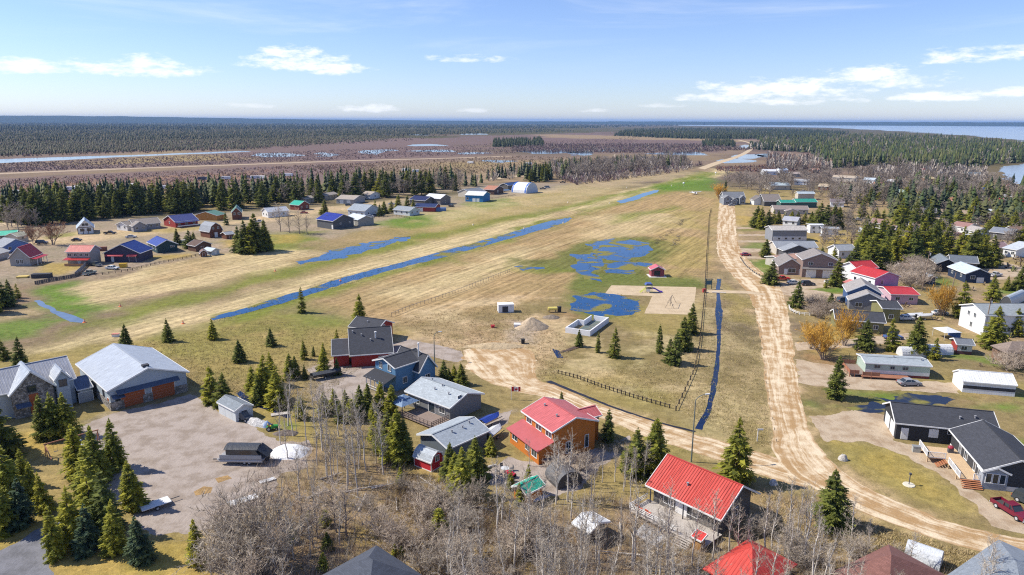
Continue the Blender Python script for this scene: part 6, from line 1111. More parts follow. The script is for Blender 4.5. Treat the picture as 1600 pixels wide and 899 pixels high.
# trailers of the camp ground behind the spruce belt
k = 0
for (u_, v_, c_) in [(25, 304, 0), (72, 300, 0), (112, 298, 0), (124, 296, 0), (158, 294, 0), (206, 293, 0), (254, 296, 0), (292, 294, 1), (318, 282, 2), (353, 281, 0), (384, 279, 3), (398, 280, 0), (410, 280, 0), (450, 276, 0), (634, 268, 0), (650, 270, 0), (8, 330, 0), (735, 256, 0), (826, 258, 0), (896, 244, 0), (1005, 248, 1), (560, 296, 3)]:
    k += 1; q = G(u_, v_); r_ = empty('camper_trailer', q); tag(r_, 'white camper trailer behind the spruce belt, %s' % ('number counted from the left edge: ' + (ORD + ['nineteenth', 'twentieth', 'second last', 'last'])[k - 1]) if False else '%s pale camper trailer from the left on the camp ground behind the spruces' % (ORD + ['nineteenth', 'twentieth', 'twenty first', 'rightmost'])[k - 1].replace('leftmost', 'first'), 'trailer', 'camp ground trailers')
    a_ = random.uniform(-.5, .5); X_ = np.array((math.cos(a_), math.sin(a_))); Y_ = np.array((-X_[1], X_[0])); Lt = random.uniform(7.5, 10); mt = [pl(.70, .70, .70), sid(.40, .44, .50), pl(.10, .11, .14), wd_(.30, .16, .12)][c_]
    m = MB(); o_ = q - X_ * Lt / 2 - Y_ * 1.25; P_ = [(0, .7), (Lt, .7), (Lt, 3.0), (Lt - .3, 3.2), (.8, 3.2), (0, 2.2)]
    A_ = [(*(o_ + X_ * a), z) for a, z in P_]; B_ = [(*(o_ + X_ * a + Y_ * 2.5), z) for a, z in P_]; m.face(A_); m.face(B_[::-1]); [m.face([A_[(i + 1) % 6], A_[i], B_[i], B_[(i + 1) % 6]]) for i in range(6)]; m.build('body', mt, r_)
    MB().box(o_ + X_ * 1.5 - Y_ * .02, X_, Y_, 1.4, .04, 1.7, 2.4).build('window', GLASS, r_); MB().box(o_ + X_ * (Lt - 2.2) - Y_ * .02, X_, Y_, .8, .04, .8, 2.6).build('door', pl(.5, .5, .5), r_)
    for sx_ in (.45, .55): p_ = o_ + X_ * Lt * sx_; MB().bar((*p_, .35), (*(p_ + Y_ * 2.5), .35), .35, 10).build('wheel', pl(.03, .03, .03), r_)

# ------------------------------------------------------------------ trees one by one
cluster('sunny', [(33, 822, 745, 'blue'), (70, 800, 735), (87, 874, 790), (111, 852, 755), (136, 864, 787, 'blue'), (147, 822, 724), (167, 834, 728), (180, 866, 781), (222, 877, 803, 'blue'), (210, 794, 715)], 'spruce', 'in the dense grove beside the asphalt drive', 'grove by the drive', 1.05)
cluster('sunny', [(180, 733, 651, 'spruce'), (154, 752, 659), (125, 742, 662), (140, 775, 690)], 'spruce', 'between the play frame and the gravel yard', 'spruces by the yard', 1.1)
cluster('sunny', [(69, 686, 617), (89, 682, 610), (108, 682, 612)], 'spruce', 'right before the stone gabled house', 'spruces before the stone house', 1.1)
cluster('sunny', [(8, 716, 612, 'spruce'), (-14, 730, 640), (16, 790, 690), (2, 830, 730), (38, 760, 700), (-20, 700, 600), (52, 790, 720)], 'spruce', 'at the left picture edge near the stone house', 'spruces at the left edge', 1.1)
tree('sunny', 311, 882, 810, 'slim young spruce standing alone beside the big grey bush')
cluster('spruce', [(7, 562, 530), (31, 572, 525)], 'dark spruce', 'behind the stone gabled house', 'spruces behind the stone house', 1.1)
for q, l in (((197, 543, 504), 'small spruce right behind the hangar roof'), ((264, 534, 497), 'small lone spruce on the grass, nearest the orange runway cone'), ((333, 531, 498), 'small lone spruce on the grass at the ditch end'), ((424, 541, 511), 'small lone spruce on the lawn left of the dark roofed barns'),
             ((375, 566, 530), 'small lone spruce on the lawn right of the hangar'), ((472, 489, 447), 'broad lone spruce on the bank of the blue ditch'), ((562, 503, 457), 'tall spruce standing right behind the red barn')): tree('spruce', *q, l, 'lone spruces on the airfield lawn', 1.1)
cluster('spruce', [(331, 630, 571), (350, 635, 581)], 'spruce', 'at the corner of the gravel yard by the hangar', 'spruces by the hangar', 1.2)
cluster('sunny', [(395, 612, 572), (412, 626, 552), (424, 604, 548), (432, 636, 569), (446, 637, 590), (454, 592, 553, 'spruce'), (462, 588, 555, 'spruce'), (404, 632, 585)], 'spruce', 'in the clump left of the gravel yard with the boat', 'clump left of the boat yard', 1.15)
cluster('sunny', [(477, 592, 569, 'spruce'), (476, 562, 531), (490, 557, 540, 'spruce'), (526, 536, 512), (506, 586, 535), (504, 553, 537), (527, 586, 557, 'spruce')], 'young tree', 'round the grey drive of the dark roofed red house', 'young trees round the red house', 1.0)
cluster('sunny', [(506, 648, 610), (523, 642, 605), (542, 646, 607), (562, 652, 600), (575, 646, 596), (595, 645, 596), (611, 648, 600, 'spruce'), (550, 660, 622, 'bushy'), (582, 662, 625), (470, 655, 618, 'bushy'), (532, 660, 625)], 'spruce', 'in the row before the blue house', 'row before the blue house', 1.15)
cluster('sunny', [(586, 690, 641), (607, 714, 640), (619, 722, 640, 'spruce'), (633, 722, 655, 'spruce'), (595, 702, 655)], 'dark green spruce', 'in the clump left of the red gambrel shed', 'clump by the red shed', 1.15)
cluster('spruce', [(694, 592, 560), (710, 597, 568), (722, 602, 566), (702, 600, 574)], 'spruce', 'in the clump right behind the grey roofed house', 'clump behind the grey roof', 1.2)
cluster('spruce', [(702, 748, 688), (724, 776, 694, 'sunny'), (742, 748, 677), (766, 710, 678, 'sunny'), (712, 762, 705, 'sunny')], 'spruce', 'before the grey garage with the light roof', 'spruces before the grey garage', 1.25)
for q, l in (((625, 756, 730), 'small dark fir in the bare wood'), ((510, 822, 794), 'low dark fir among bare bushes in the near wood'), ((686, 836, 793), 'broad green fir among bare bushes in the near wood'), ((512, 860, 830), 'yellow green fir by the dark roof at the bottom edge'), ((505, 893, 862), 'fir touching the dark roof at the bottom edge'),
             ((617, 873, 850), 'small fir behind the dark roof at the bottom edge'), ((627, 872, 851), 'second small fir behind the dark roof at the bottom edge'), ((457, 848, 822), 'little yellow fir under bare bushes'), ((484, 815, 796), 'faint little fir under the aspens')): tree('bushy' if 'fir' in l and q[0] in (510, 686, 484) else 'sunny', *q, l, 'firs in the near wood', 1.2)
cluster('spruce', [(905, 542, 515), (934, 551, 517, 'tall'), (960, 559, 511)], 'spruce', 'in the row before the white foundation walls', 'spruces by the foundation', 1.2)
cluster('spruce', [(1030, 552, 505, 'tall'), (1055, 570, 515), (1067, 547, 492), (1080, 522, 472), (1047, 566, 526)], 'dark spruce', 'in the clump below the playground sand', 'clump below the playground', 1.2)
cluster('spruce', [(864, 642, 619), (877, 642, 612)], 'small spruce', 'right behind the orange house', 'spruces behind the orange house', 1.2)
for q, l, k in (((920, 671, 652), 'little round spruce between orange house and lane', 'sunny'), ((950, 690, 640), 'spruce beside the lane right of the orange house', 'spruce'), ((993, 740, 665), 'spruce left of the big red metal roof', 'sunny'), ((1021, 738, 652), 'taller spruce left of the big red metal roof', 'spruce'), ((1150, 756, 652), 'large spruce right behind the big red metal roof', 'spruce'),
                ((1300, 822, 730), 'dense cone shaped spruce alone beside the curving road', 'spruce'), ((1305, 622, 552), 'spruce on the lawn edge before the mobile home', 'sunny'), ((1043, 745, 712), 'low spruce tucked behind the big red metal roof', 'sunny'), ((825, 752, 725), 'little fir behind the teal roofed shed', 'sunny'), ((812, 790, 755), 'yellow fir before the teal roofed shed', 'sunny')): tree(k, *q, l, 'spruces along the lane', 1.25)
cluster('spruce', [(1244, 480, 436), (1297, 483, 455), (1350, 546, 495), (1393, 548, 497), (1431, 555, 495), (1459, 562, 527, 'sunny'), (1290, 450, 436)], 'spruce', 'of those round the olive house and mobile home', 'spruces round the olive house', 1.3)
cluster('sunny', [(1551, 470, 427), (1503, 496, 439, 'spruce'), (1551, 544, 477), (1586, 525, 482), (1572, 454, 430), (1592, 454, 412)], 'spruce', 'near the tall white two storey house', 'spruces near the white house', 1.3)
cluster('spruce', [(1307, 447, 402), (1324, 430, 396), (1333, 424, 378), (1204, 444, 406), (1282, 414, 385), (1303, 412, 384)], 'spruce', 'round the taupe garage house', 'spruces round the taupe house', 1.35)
tree('spruce', 1196, 402, 373, 'lone spruce on the lawn below the beige roofed building', None, 1.4)
for u in (1269, 1282): tree('brush', u, 480, 460 + (u > 1275) * 6, 'thin bare young conifer by the road, %s' % ('beside the lone spruce' if u < 1275 else 'nearest the olive house'))
cluster('spruce', [(1181, 356, 320), (1189, 358, 322), (1199, 355, 327), (1208, 350, 328, 'sunny'), (1216, 349, 328, 'sunny'), (1226, 350, 329), (1236, 349, 329, 'sunny'), (1246, 350, 330), (1257, 350, 330, 'sunny'), (1268, 352, 330), (1279, 354, 313, 'sunny'), (1290, 356, 316, 'sunny'), (1301, 357, 318), (1310, 356, 322, 'sunny')], 'spruce', 'in the hedge like row above the beige roofed building', 'evergreen row in the right village', 1.5)
tree('tall', 1132, 311, 279, 'dark slim spruce beside the golden tree'); tree('willow', 1124, 312, 287, 'small golden tree left of the grey gabled house', None, .8)
tree('willow', 1474, 494, 440, 'bright golden willow beside the parked white boats', None, .8); tree('willow', 1287, 562, 498, 'large golden bush by the road before the olive house', None, .85); tree('willow', 1318, 540, 482, 'paler golden bush hiding the olive house wall', None, .7); tree('willow', 1266, 545, 505, 'low golden bush at the bend of the fence', None, .7)
tree('russet', 82, 383, 346, 'round russet leafed tree on the village street', None, 1.0); tree('russet', 52, 382, 352, 'dark russet tree behind the red roofed house', None, .9)
cluster('spruce', [(277, 383, 357), (296, 388, 358), (303, 386, 362), (354, 352, 330), (399, 394, 333), (385, 396, 343), (413, 392, 343), (374, 394, 352), (421, 391, 360), (392, 397, 350)], 'evergreen', 'standing among the left village houses', 'evergreens in the left village', 1.25)
cluster('poplar', [(438, 362, 322), (452, 364, 330), (468, 366, 330), (480, 365, 338)], 'brown bare tree', 'in the thicket left of the navy roofed shop', 'thicket by the shop', 1.1)
cluster('spruce', [(507, 336, 310), (586, 333, 312, 'sunny'), (600, 334, 313, 'sunny'), (612, 332, 312, 'sunny'), (622, 326, 303), (636, 328, 304), (646, 330, 310, 'sunny'), (594, 338, 318, 'sunny')], 'evergreen', 'among the middle houses beyond the runway', 'evergreens beyond the runway', 1.2)
cluster('spruce', [(2, 480, 430), (16, 470, 436), (28, 466, 442), (-12, 490, 425)], 'dark spruce', 'in the clump at the left edge of the airfield', 'clump at the airfield edge', 1.3)
# foreground wood
def scatter_px(n, poly, fn, minpx=8, seed=1):
    """n irregular spots inside a pixel polygon"""
    r = np.random.default_rng(seed); P = np.array(poly, float); lo, hi = P.min(0), P.max(0); out = []; tries = 0
    while len(out) < n and tries < n * 60:
        tries += 1; q = lo + (hi - lo) * r.random(2)
        if poly_sd(np.array([q[0]]), np.array([q[1]]), P)[0] < 0: continue
        if any(abs(q[0] - a) < minpx and abs(q[1] - b) < minpx * .5 for a, b in out): continue
        if any(abs(q[0] - a) < hu and abs(q[1] - b) < hv for a, b, hu, hv in AVOID): continue
        out.append(tuple(q))
    out.sort()
    for i, q in enumerate(out): fn(i, q[0], q[1], r)
GW = 'leafless aspens of the near wood'
scatter_px(34, [(440, 660), (520, 650), (620, 735), (560, 780), (470, 800), (430, 720)], lambda i, u, v, r: plant('aspen', G(u, v), r.uniform(6, 10.5), 'slender leafless aspen in the stand behind the white tarp', 'aspen stand by the white tarp', 1.0), 7, 2)
scatter_px(28, [(330, 900), (350, 820), (470, 800), (560, 830), (480, 900), (420, 990), (340, 990)], lambda i, u, v, r: plant('poplar' if i % 2 else 'aspen', G(u, v), r.uniform(4.5, 8), 'leafless grey tree in the lower left wood', 'lower left wood', 1.2), 12, 3)
scatter_px(25, [(560, 780), (650, 750), (760, 850), (840, 830), (830, 900), (760, 960), (640, 870), (560, 850)], lambda i, u, v, r: plant('brush' if i % 3 else 'shrub', G(u, v), r.uniform(2.2, 4.5), 'low bare brown bush in the middle of the near wood', 'brown bushes of the near wood', 1.2), 9, 4)
scatter_px(62, [(690, 860), (800, 790), (880, 770), (900, 800), (950, 850), (1060, 860), (1120, 880), (1130, 1010), (700, 1010)], lambda i, u, v, r: plant('aspen', G(u, v), r.uniform(7, 12), 'pale leafless birch in the wood along the bottom edge', 'birches along the bottom edge', 1.05), 9, 5)
scatter_px(13, [(860, 770), (960, 730), (1010, 745), (990, 790), (930, 800)], lambda i, u, v, r: plant('aspen', G(u, v), r.uniform(4, 7), 'leafless aspen on the bank above the white roofed shelter', 'aspens on the bank', 1.0), 8, 6)
scatter_px(26, [(1010, 900), (1180, 850), (1260, 870), (1330, 920), (1330, 1010), (1010, 1010)], lambda i, u, v, r: plant('aspen', G(u, v), r.uniform(7, 11), 'white barked birch before the red roofs at the bottom edge', 'birches before the red roofs', 1.0), 14, 7)
scatter_px(26, [(1190, 800), (1300, 830), (1420, 880), (1560, 930), (1560, 1000), (1240, 960), (1190, 850)], lambda i, u, v, r: plant('aspen' if i % 3 else 'shrub', G(u, v), r.uniform(4, 8) * (1 if i % 3 else .5), 'leafless tree round the brown roof at the bottom edge', 'leafless trees round the brown roof', 1.15), 10, 8)
tree('shrub', 388, 878, 772, 'big domed grey leafless bush at the edge of the gravel yard', None, 1.1); tree('shrub', 360, 905, 830, 'second grey leafless dome bush at the bottom edge', None, 1.1); tree('shrub', 420, 905, 815, 'grey leafless bush right of the big dome', None, 1.0)
tree('shrub', 660, 898, 852, 'grey bush right of the dark roof at the bottom edge', None, 1.2); tree('shrub', 725, 800, 752, 'bare bush on the yellow grass behind the wood', None, 1.2); tree('bushy', 798, 765, 735, 'pale green bush left of the teal roofed shed', None, .9)
tree('aspen', 828, 728, 688, 'small bare tree before the orange house wall'); tree('aspen', 892, 812, 745, 'bare birch left of the white roofed shelter', None, 1.3); tree('brush', 880, 745, 715, 'bare bush by the orange house drive', None, 1.3); tree('brush', 905, 735, 708, 'bare bush on the gravel bank of the orange house', None, 1.2)
# left spruce belt
def belt(i, u, v, r):
    k = 'tall' if i % 5 else 'spruce'; plant(k, G(u, v), r.uniform(14, 20.5), 'tall dark spruce in the long belt behind the left village' if u < 420 else 'tall dark spruce in the belt behind the middle houses', 'spruce belt behind the left village' if u < 420 else 'spruce belt behind the middle houses', 1.75 if k == 'tall' else 1.35)
scatter_px(62, [(8, 352), (8, 338), (200, 330), (420, 315), (420, 323), (200, 340), (60, 352)], belt, 5, 9)
scatter_px(34, [(420, 322), (420, 312), (560, 304), (725, 292), (725, 300), (560, 314)], belt, 6, 10)
far_veg('forest', [(5, 346), (8, 328), (200, 320), (420, 304), (730, 286), (730, 294), (420, 315), (200, 333)], 230, 13, 20, .16, 'con2', CONS, 'back rows of the spruce belt behind the left houses', 41)
scatter_px(34, [(420, 320), (560, 300), (725, 290), (725, 300), (560, 316)], lambda i, u, v, r: plant('farpoplar', G(u, v), r.uniform(9, 14), 'grey leafless tree mixed into the spruce belt', 'leafless trees of the spruce belt', 1.1), 6, 11)
scatter_px(14, [(60, 358), (8, 360), (40, 340), (90, 342)], lambda i, u, v, r: plant('farpoplar', G(u, v), r.uniform(8, 12), 'grey leafless tree at the left end of the spruce belt', 'leafless trees at the belt end', 1.0), 6, 12)
far_veg('grove', [(725, 292), (800, 268), (840, 270), (840, 276), (760, 282), (725, 302)], 26, 9, 15, .17, 'con2', CONS, 'thin row of spruces behind the blue sheds', 42)
far_veg('woodland', [(725, 296), (800, 270), (840, 270), (840, 277), (760, 284)], 30, 7, 11, .4, 'bare', BAR, 'leafless trees in the row behind the blue sheds', 43)
far_veg('grove', [(820, 286), (862, 284), (905, 276), (910, 262), (860, 268), (822, 274)], 46, 11, 18, .16, 'con2', CONS, 'spruce grove right of the arched hangar', 44)
scatter_px(10, [(822, 286), (860, 284), (862, 278), (822, 280)], lambda i, u, v, r: plant('tall', G(u, v), r.uniform(12, 17), 'slim spruce at the front of the grove by the arched hangar', 'front of the grove by the hangar', 1.6), 3, 14)
scatter_px(70, [(895, 284), (980, 271), (1075, 262), (1065, 252), (960, 256), (880, 268)], lambda i, u, v, r: plant('farpoplar', G(u, v), r.uniform(10, 15), 'grey leafless poplar in the wood at the far runway end', 'poplar wood at the far runway end', 1.3), 5, 15)
far_veg('woodland', [(880, 280), (980, 268), (1080, 262), (1065, 250), (960, 254), (850, 262)], 260, 8, 13, .4, 'bare', BAR, 'grey thicket of the wood at the far runway end', 45)
far_veg('grove', [(850, 262), (1060, 252), (1070, 262), (900, 276)], 40, 11, 17, .16, 'con2', CONS, 'dark spruces among grey poplars at the far runway end', 46)
# right village trees
scatter_px(22, [(1225, 305), (1330, 300), (1345, 395), (1290, 400), (1270, 372), (1320, 330), (1240, 320)], lambda i, u, v, r: plant('farpoplar', G(u, v), r.uniform(5, 9), 'small grey leafless yard tree near the beige roofed building', 'yard trees near the beige roof', 1.2), 8, 53)
cluster('spruce', [(1346, 402, 352, 'sunny'), (1361, 421, 368), (1372, 398, 340, 'sunny'), (1380, 420, 370, 'sunny'), (1389, 404, 345), (1400, 412, 352, 'sunny'), (1414, 408, 344), (1428, 414, 352), (1441, 408, 338, 'sunny'), (1457, 402, 346), (1476, 397, 350, 'sunny'), (1502, 402, 352, 'sunny'), (1519, 416, 358), (1534, 414, 364, 'sunny'), (1551, 418, 366)], 'tall spruce', 'in the band above the pink house and black bungalow', 'band of spruces above the pink house', 1.35)
scatter_px(52, [(1300, 330), (1420, 300), (1600, 316), (1610, 400), (1540, 404), (1440, 392), (1345, 405), (1320, 370)], lambda i, u, v, r: plant('farpoplar', G(u, v), r.uniform(6, 11), 'grey leafless tree between the spruces of the right village', 'leafless trees between the village spruces', 1.2), 8, 51)
scatter_px(16, [(1250, 300), (1330, 296), (1345, 340), (1310, 320), (1260, 312)], lambda i, u, v, r: plant('farpoplar', G(u, v), r.uniform(8, 13), 'tall grey leafless tree behind the teal green roof', 'leafless trees behind the teal roof', 1.2), 6, 52)
scatter_px(44, [(1122, 292), (1200, 282), (1230, 262), (1290, 275), (1300, 300), (1240, 296), (1175, 318), (1170, 300)], lambda i, u, v, r: plant('farpoplar', G(u, v), r.uniform(8, 14), 'grey leafless poplar behind the grey gabled house', 'poplars behind the grey gabled house', 1.15), 6, 17)
scatter_px(84, [(1290, 275), (1420, 262), (1560, 285), (1600, 310), (1590, 330), (1440, 320), (1300, 310)], lambda i, u, v, r: plant('farpoplar', G(u, v), r.uniform(8, 14), 'grey leafless poplar among the far village roofs', 'poplars among the far village roofs', 1.35), 6, 18)
scatter_px(70, [(1305, 312), (1420, 296), (1560, 300), (1640, 300), (1640, 400), (1530, 412), (1440, 398), (1340, 410), (1330, 360)], lambda i, u, v, r: plant(['sunny', 'spruce', 'bushy', 'tall', 'sunny'][i % 5], G(u, v), r.uniform(9, 15) * (.75 if i % 5 == 2 else 1), 'green spruce in the wooded heart of the right village', 'spruces of the right village', 1.75 if i % 5 == 3 else 1.5), 8, 19)
far_veg('grove', [(1310, 308), (1420, 290), (1560, 296), (1640, 296), (1640, 360), (1530, 360), (1400, 350)], 150, 10, 15, .22, 'con2', CONS, 'spruces thinly spread among the far village roofs', 47)
far_veg('hedge', [(1300, 330), (1420, 310), (1600, 330), (1620, 420), (1540, 430), (1440, 410), (1340, 420)], 160, 1.2, 3.0, .7, 'shrub', [(.20, .15, .10), (.14, .15, .05), (.26, .20, .15)], 'garden shrubs between the right village houses', 48)
far_veg('hedge', [(1230, 470), (1330, 440), (1560, 440), (1620, 560), (1480, 580), (1270, 560)], 90, .6, 1.8, .7, 'shrub', [(.22, .16, .11), (.17, .17, .06), (.28, .22, .16)], 'small garden shrubs round the olive house', 49)
scatter_px(18, [(1395, 430), (1440, 415), (1460, 440), (1430, 460)], lambda i, u, v, r: plant('brush', G(u, v), r.uniform(4, 6), 'brownish bare bush right of the pink walled house', 'bushes by the pink house', 1.2), 5, 20)
scatter_px(10, [(1560, 555), (1610, 545), (1620, 570), (1570, 580)], lambda i, u, v, r: plant('brush', G(u, v), r.uniform(3, 5), 'brown bare bush before the brown hip roof', 'bushes by the brown hip roof', 1.2), 6, 21)
scatter_px(14, [(1260, 470), (1300, 478), (1310, 490), (1270, 500)], lambda i, u, v, r: plant('brush', G(u, v), r.uniform(2, 3.5), 'low bare bush inside the curved road fence', 'bushes inside the curved fence', 1.2), 5, 22)

# ------------------------------------------------------------------ vehicles and small things
TYRE = pl(.025, .025, .027); CHROME = pnt(.45, .46, .48)
def frame(q, ang):
    X_ = np.array((math.cos(ang), math.sin(ang))); Y_ = np.array((-X_[1], X_[0])); return (lambda x_, y_, z_: (*(np.array(q) + X_ * x_ + Y_ * y_), z_)), X_, Y_
def extrude(m, P, prof, y0, y1, taper=0.0):
    A_ = [P(x_, y0 + taper * (z_ > 1.0), z_) for x_, z_ in prof]; B_ = [P(x_, y1 - taper * (z_ > 1.0), z_) for x_, z_ in prof]; m.face(A_); m.face(B_[::-1]); n = len(prof)
    for i in range(n): j = (i + 1) % n; m.face([A_[j], A_[i], B_[i], B_[j]])
    return m
def wheels(root, P, xs_, half, r=.38, w_=.26):
    for x_ in xs_:
        for s_ in (-1, 1):
            o = MB().bar(P(x_, s_ * half, r), P(x_, s_ * (half - w_), r), r, 14).build('wheel', TYRE, root); MB().bar(P(x_, s_ * (half + .012), r), P(x_, s_ * (half - .03), r), r * .58, 10).build('rim', CHROME, o)
def car(q, ang, c, label, kind='car', L=4.6, group=None):
    root = empty({'car': 'car', 'suv': 'sport_utility_car', 'pickup': 'pickup_truck', 'van': 'van'}[kind], q); tag(root, label, {'car': 'car', 'suv': 'car', 'pickup': 'pickup', 'van': 'van'}[kind], group); P, X_, Y_ = frame(q, ang); mt = pnt(*c); s = L / 4.6; hw = .92
    if kind == 'pickup':
        low = [(-2.3, .45), (2.25, .45), (2.3, .75), (2.2, .98), (1.0, 1.05), (-.55, 1.05), (-.55, .62), (-2.22, .62), (-2.22, 1.05), (-2.3, 1.05)]
        m = extrude(MB(), P, [(x_ * s, z_) for x_, z_ in low], -hw, hw); m.build('body', mt, root)
        for y_ in (-hw, hw - .07): extrude(MB(), P, [(-2.3 * s, .6), (-.55 * s, .6), (-.55 * s, 1.08), (-2.3 * s, 1.08)], y_, y_ + .07).build('bed_side', mt, root)
        MB().hexa([P(x_ * s, y_, z_) for z_ in (.63, .66) for x_, y_ in ((-2.2, -hw + .08), (-.58, -hw + .08), (-.58, hw - .08), (-2.2, hw - .08))]).build('bed_floor', pl(.06, .06, .06), root)
        cab = [(-.55, 1.05), (1.0, 1.05), (.45, 1.62), (.35, 1.66), (-.4, 1.66), (-.5, 1.6)]
    else:
        low = [(-2.3, .35), (2.25, .35), (2.3, .68), (2.15, .86), (1.1, .95), (-2.25, .98)]; extrude(MB(), P, [(x_ * s, z_) for x_, z_ in low], -.88, .88).build('body', mt, root); hw = .88
        cab = [(-1.7, .95), (1.1, .95), (.35, 1.42), (-1.0, 1.45)] if kind == 'car' else [(-2.2, .97), (1.1, .95), (.5, 1.62), (-2.0, 1.68)]
        if kind == 'van': cab = [(-2.25, .97), (1.6, .95), (1.1, 1.9), (-2.2, 2.0)]
    o = extrude(MB(), P, [(x_ * s, z_) for x_, z_ in cab], -hw + .05, hw - .05, .14).build('cabin', GLASS, root)
    zt = max(z_ for _, z_ in cab); tx = [x_ for x_, z_ in cab if z_ > zt - .1]
    MB().hexa([P(x_ * s, y_, zt + z_) for z_ in (-.02, .05) for x_, y_ in ((min(tx) - .05, -hw + .17), (max(tx) + .05, -hw + .17), (max(tx) + .05, hw - .17), (min(tx) - .05, hw - .17))]).build('roof', mt, root)
    for x_, z0_, x1_, z1_ in ((cab[0][0], cab[0][1], cab[-1][0], cab[-1][1]), (cab[1][0], cab[1][1], cab[2][0], cab[2][1]), (-.1 if kind != 'pickup' else .25, cab[1][1], -.1 if kind != 'pickup' else .2, zt)):
        for sg in (-1, 1): MB().beam(P(x_ * s, sg * (hw - .05), z0_), P(x1_ * s, sg * (hw - .18), z1_), .07, .07).build('pillar', mt, root)
    wheels(root, P, (-1.4 * s, 1.42 * s), hw + .02, .38 if kind != 'car' else .33)
    for sg in (-1, 1):
        MB().hexa([P(x_ * s, sg * .7 + y_, z_) for z_ in (.62, .80) for x_, y_ in ((2.2, -.17), (2.31, -.17), (2.31, .17), (2.2, .17))]).build('headlight', pl(.75, .75, .72), root); MB().hexa([P(x_ * s, sg * .8 + y_, z_) for z_ in (.7, .95) for x_, y_ in ((-2.33, -.08), (-2.27, -.08), (-2.27, .08), (-2.33, .08))]).build('tail_light', pl(.35, .02, .02), root)
    MB().beam(P(2.3 * s, -hw, .48), P(2.3 * s, hw, .48), .12, .2).build('bumper', CHROME if kind == 'pickup' else pl(.05, .05, .05), root); MB().beam(P(-2.32 * s, -hw, .5), P(-2.32 * s, hw, .5), .12, .18).build('bumper', CHROME if kind == 'pickup' else pl(.05, .05, .05), root)
    return root
def dirpx(a, b): p_, q_2 = G(*a), G(*b); d = q_2 - p_; return math.atan2(d[1], d[0])
car((G(1552, 786) + G(1592, 818)) / 2 + np.array((.6, -.2)), dirpx((1552, 786), (1592, 818)) + .18, (.16, .012, .03), 'dark red pickup truck parked before the black house', 'pickup', 5.6)
car(G(1610, 790), -1.2, (.05, .06, .07), 'dark grey car cut off by the right picture edge', 'suv', 4.6)
car(G(1222, 438), .1, (.55, .04, .03), 'bright red pickup before the taupe garage house', 'pickup', 5.4); car(G(1240, 444), .15, (.62, .62, .60), 'white car beside the red pickup at the taupe house', 'car', 4.5)
car(G(176, 421), -.15, (.70, .72, .70), 'white car before the navy workshop', 'car', 4.8); car(G(140, 429), 1.4, (.30, .34, .30), 'grey truck parked by the board fence', 'pickup', 5.2); car(G(150, 416), -.5, (.10, .11, .10), 'dark pickup beside the navy workshop', 'pickup', 5.4)
car(G(66, 381), .1, (.03, .045, .10), 'navy car beside the russet tree', 'suv', 4.8); car(G(120, 377), .2, (.05, .04, .04), 'small black car before the steep roofed chalet', 'car', 4.2); car(G(288, 381), .4, (.45, .45, .46), 'silver car between two small spruces', 'suv', 4.6); car(G(232, 390), .7, (.40, .42, .42), 'silver pickup beside the dark teal house', 'pickup', 5.2)
car(G(590, 338), .2, (.03, .04, .07), 'dark blue pickup behind the white roofed shed', 'pickup', 5.4); car(G(578, 340), .4, (.55, .57, .58), 'white car behind the white roofed shed', 'car', 4.6); car(G(705, 323), 1.2, (.03, .03, .035), 'black truck right of the blue tarp', 'suv', 5.0); car(G(879, 286), .2, (.08, .09, .08), 'dark pickup on the far grass beside the grove', 'pickup', 5.6); car(G(905, 282), .1, (.03, .03, .03), 'black van at the far poplar wood', 'van', 5.4)
car(G(848, 296), .2, (.10, .10, .11), 'dark truck right of the arched hangar', 'pickup', 5.4); car(G(855, 294), .6, (.55, .55, .55), 'white truck right of the arched hangar', 'van', 5.4); car(G(1165, 400), .1, (.35, .05, .07), 'small red car on the gravel drive', 'car', 4.2); car(G(1212, 462), .3, (.40, .10, .11), 'red car at the driveway mouth by the fence', 'car', 4.2) if False else None
car(G(1405, 560) + np.array((6, 2)), .2, (.02, .025, .04), 'black car behind the mobile home', 'suv', 4.8); car(G(1415, 500), .05, (.68, .68, .68), 'white car among the parked boats', 'car', 4.5); car(G(1468, 492), .1, (.66, .67, .68), 'white car beneath the golden willow', 'car', 4.5); car(G(1532, 352), .2, (.62, .62, .6), 'white van on the gravel street', 'van', 5.0); car(G(1510, 372), .3, (.40, .42, .45), 'silver car below the reddish hip roof', 'suv', 4.6); car(G(1240, 470) if False else G(1548, 344), .2, (.55, .2, .1), 'rust coloured car by the grey store', 'car', 4.4)
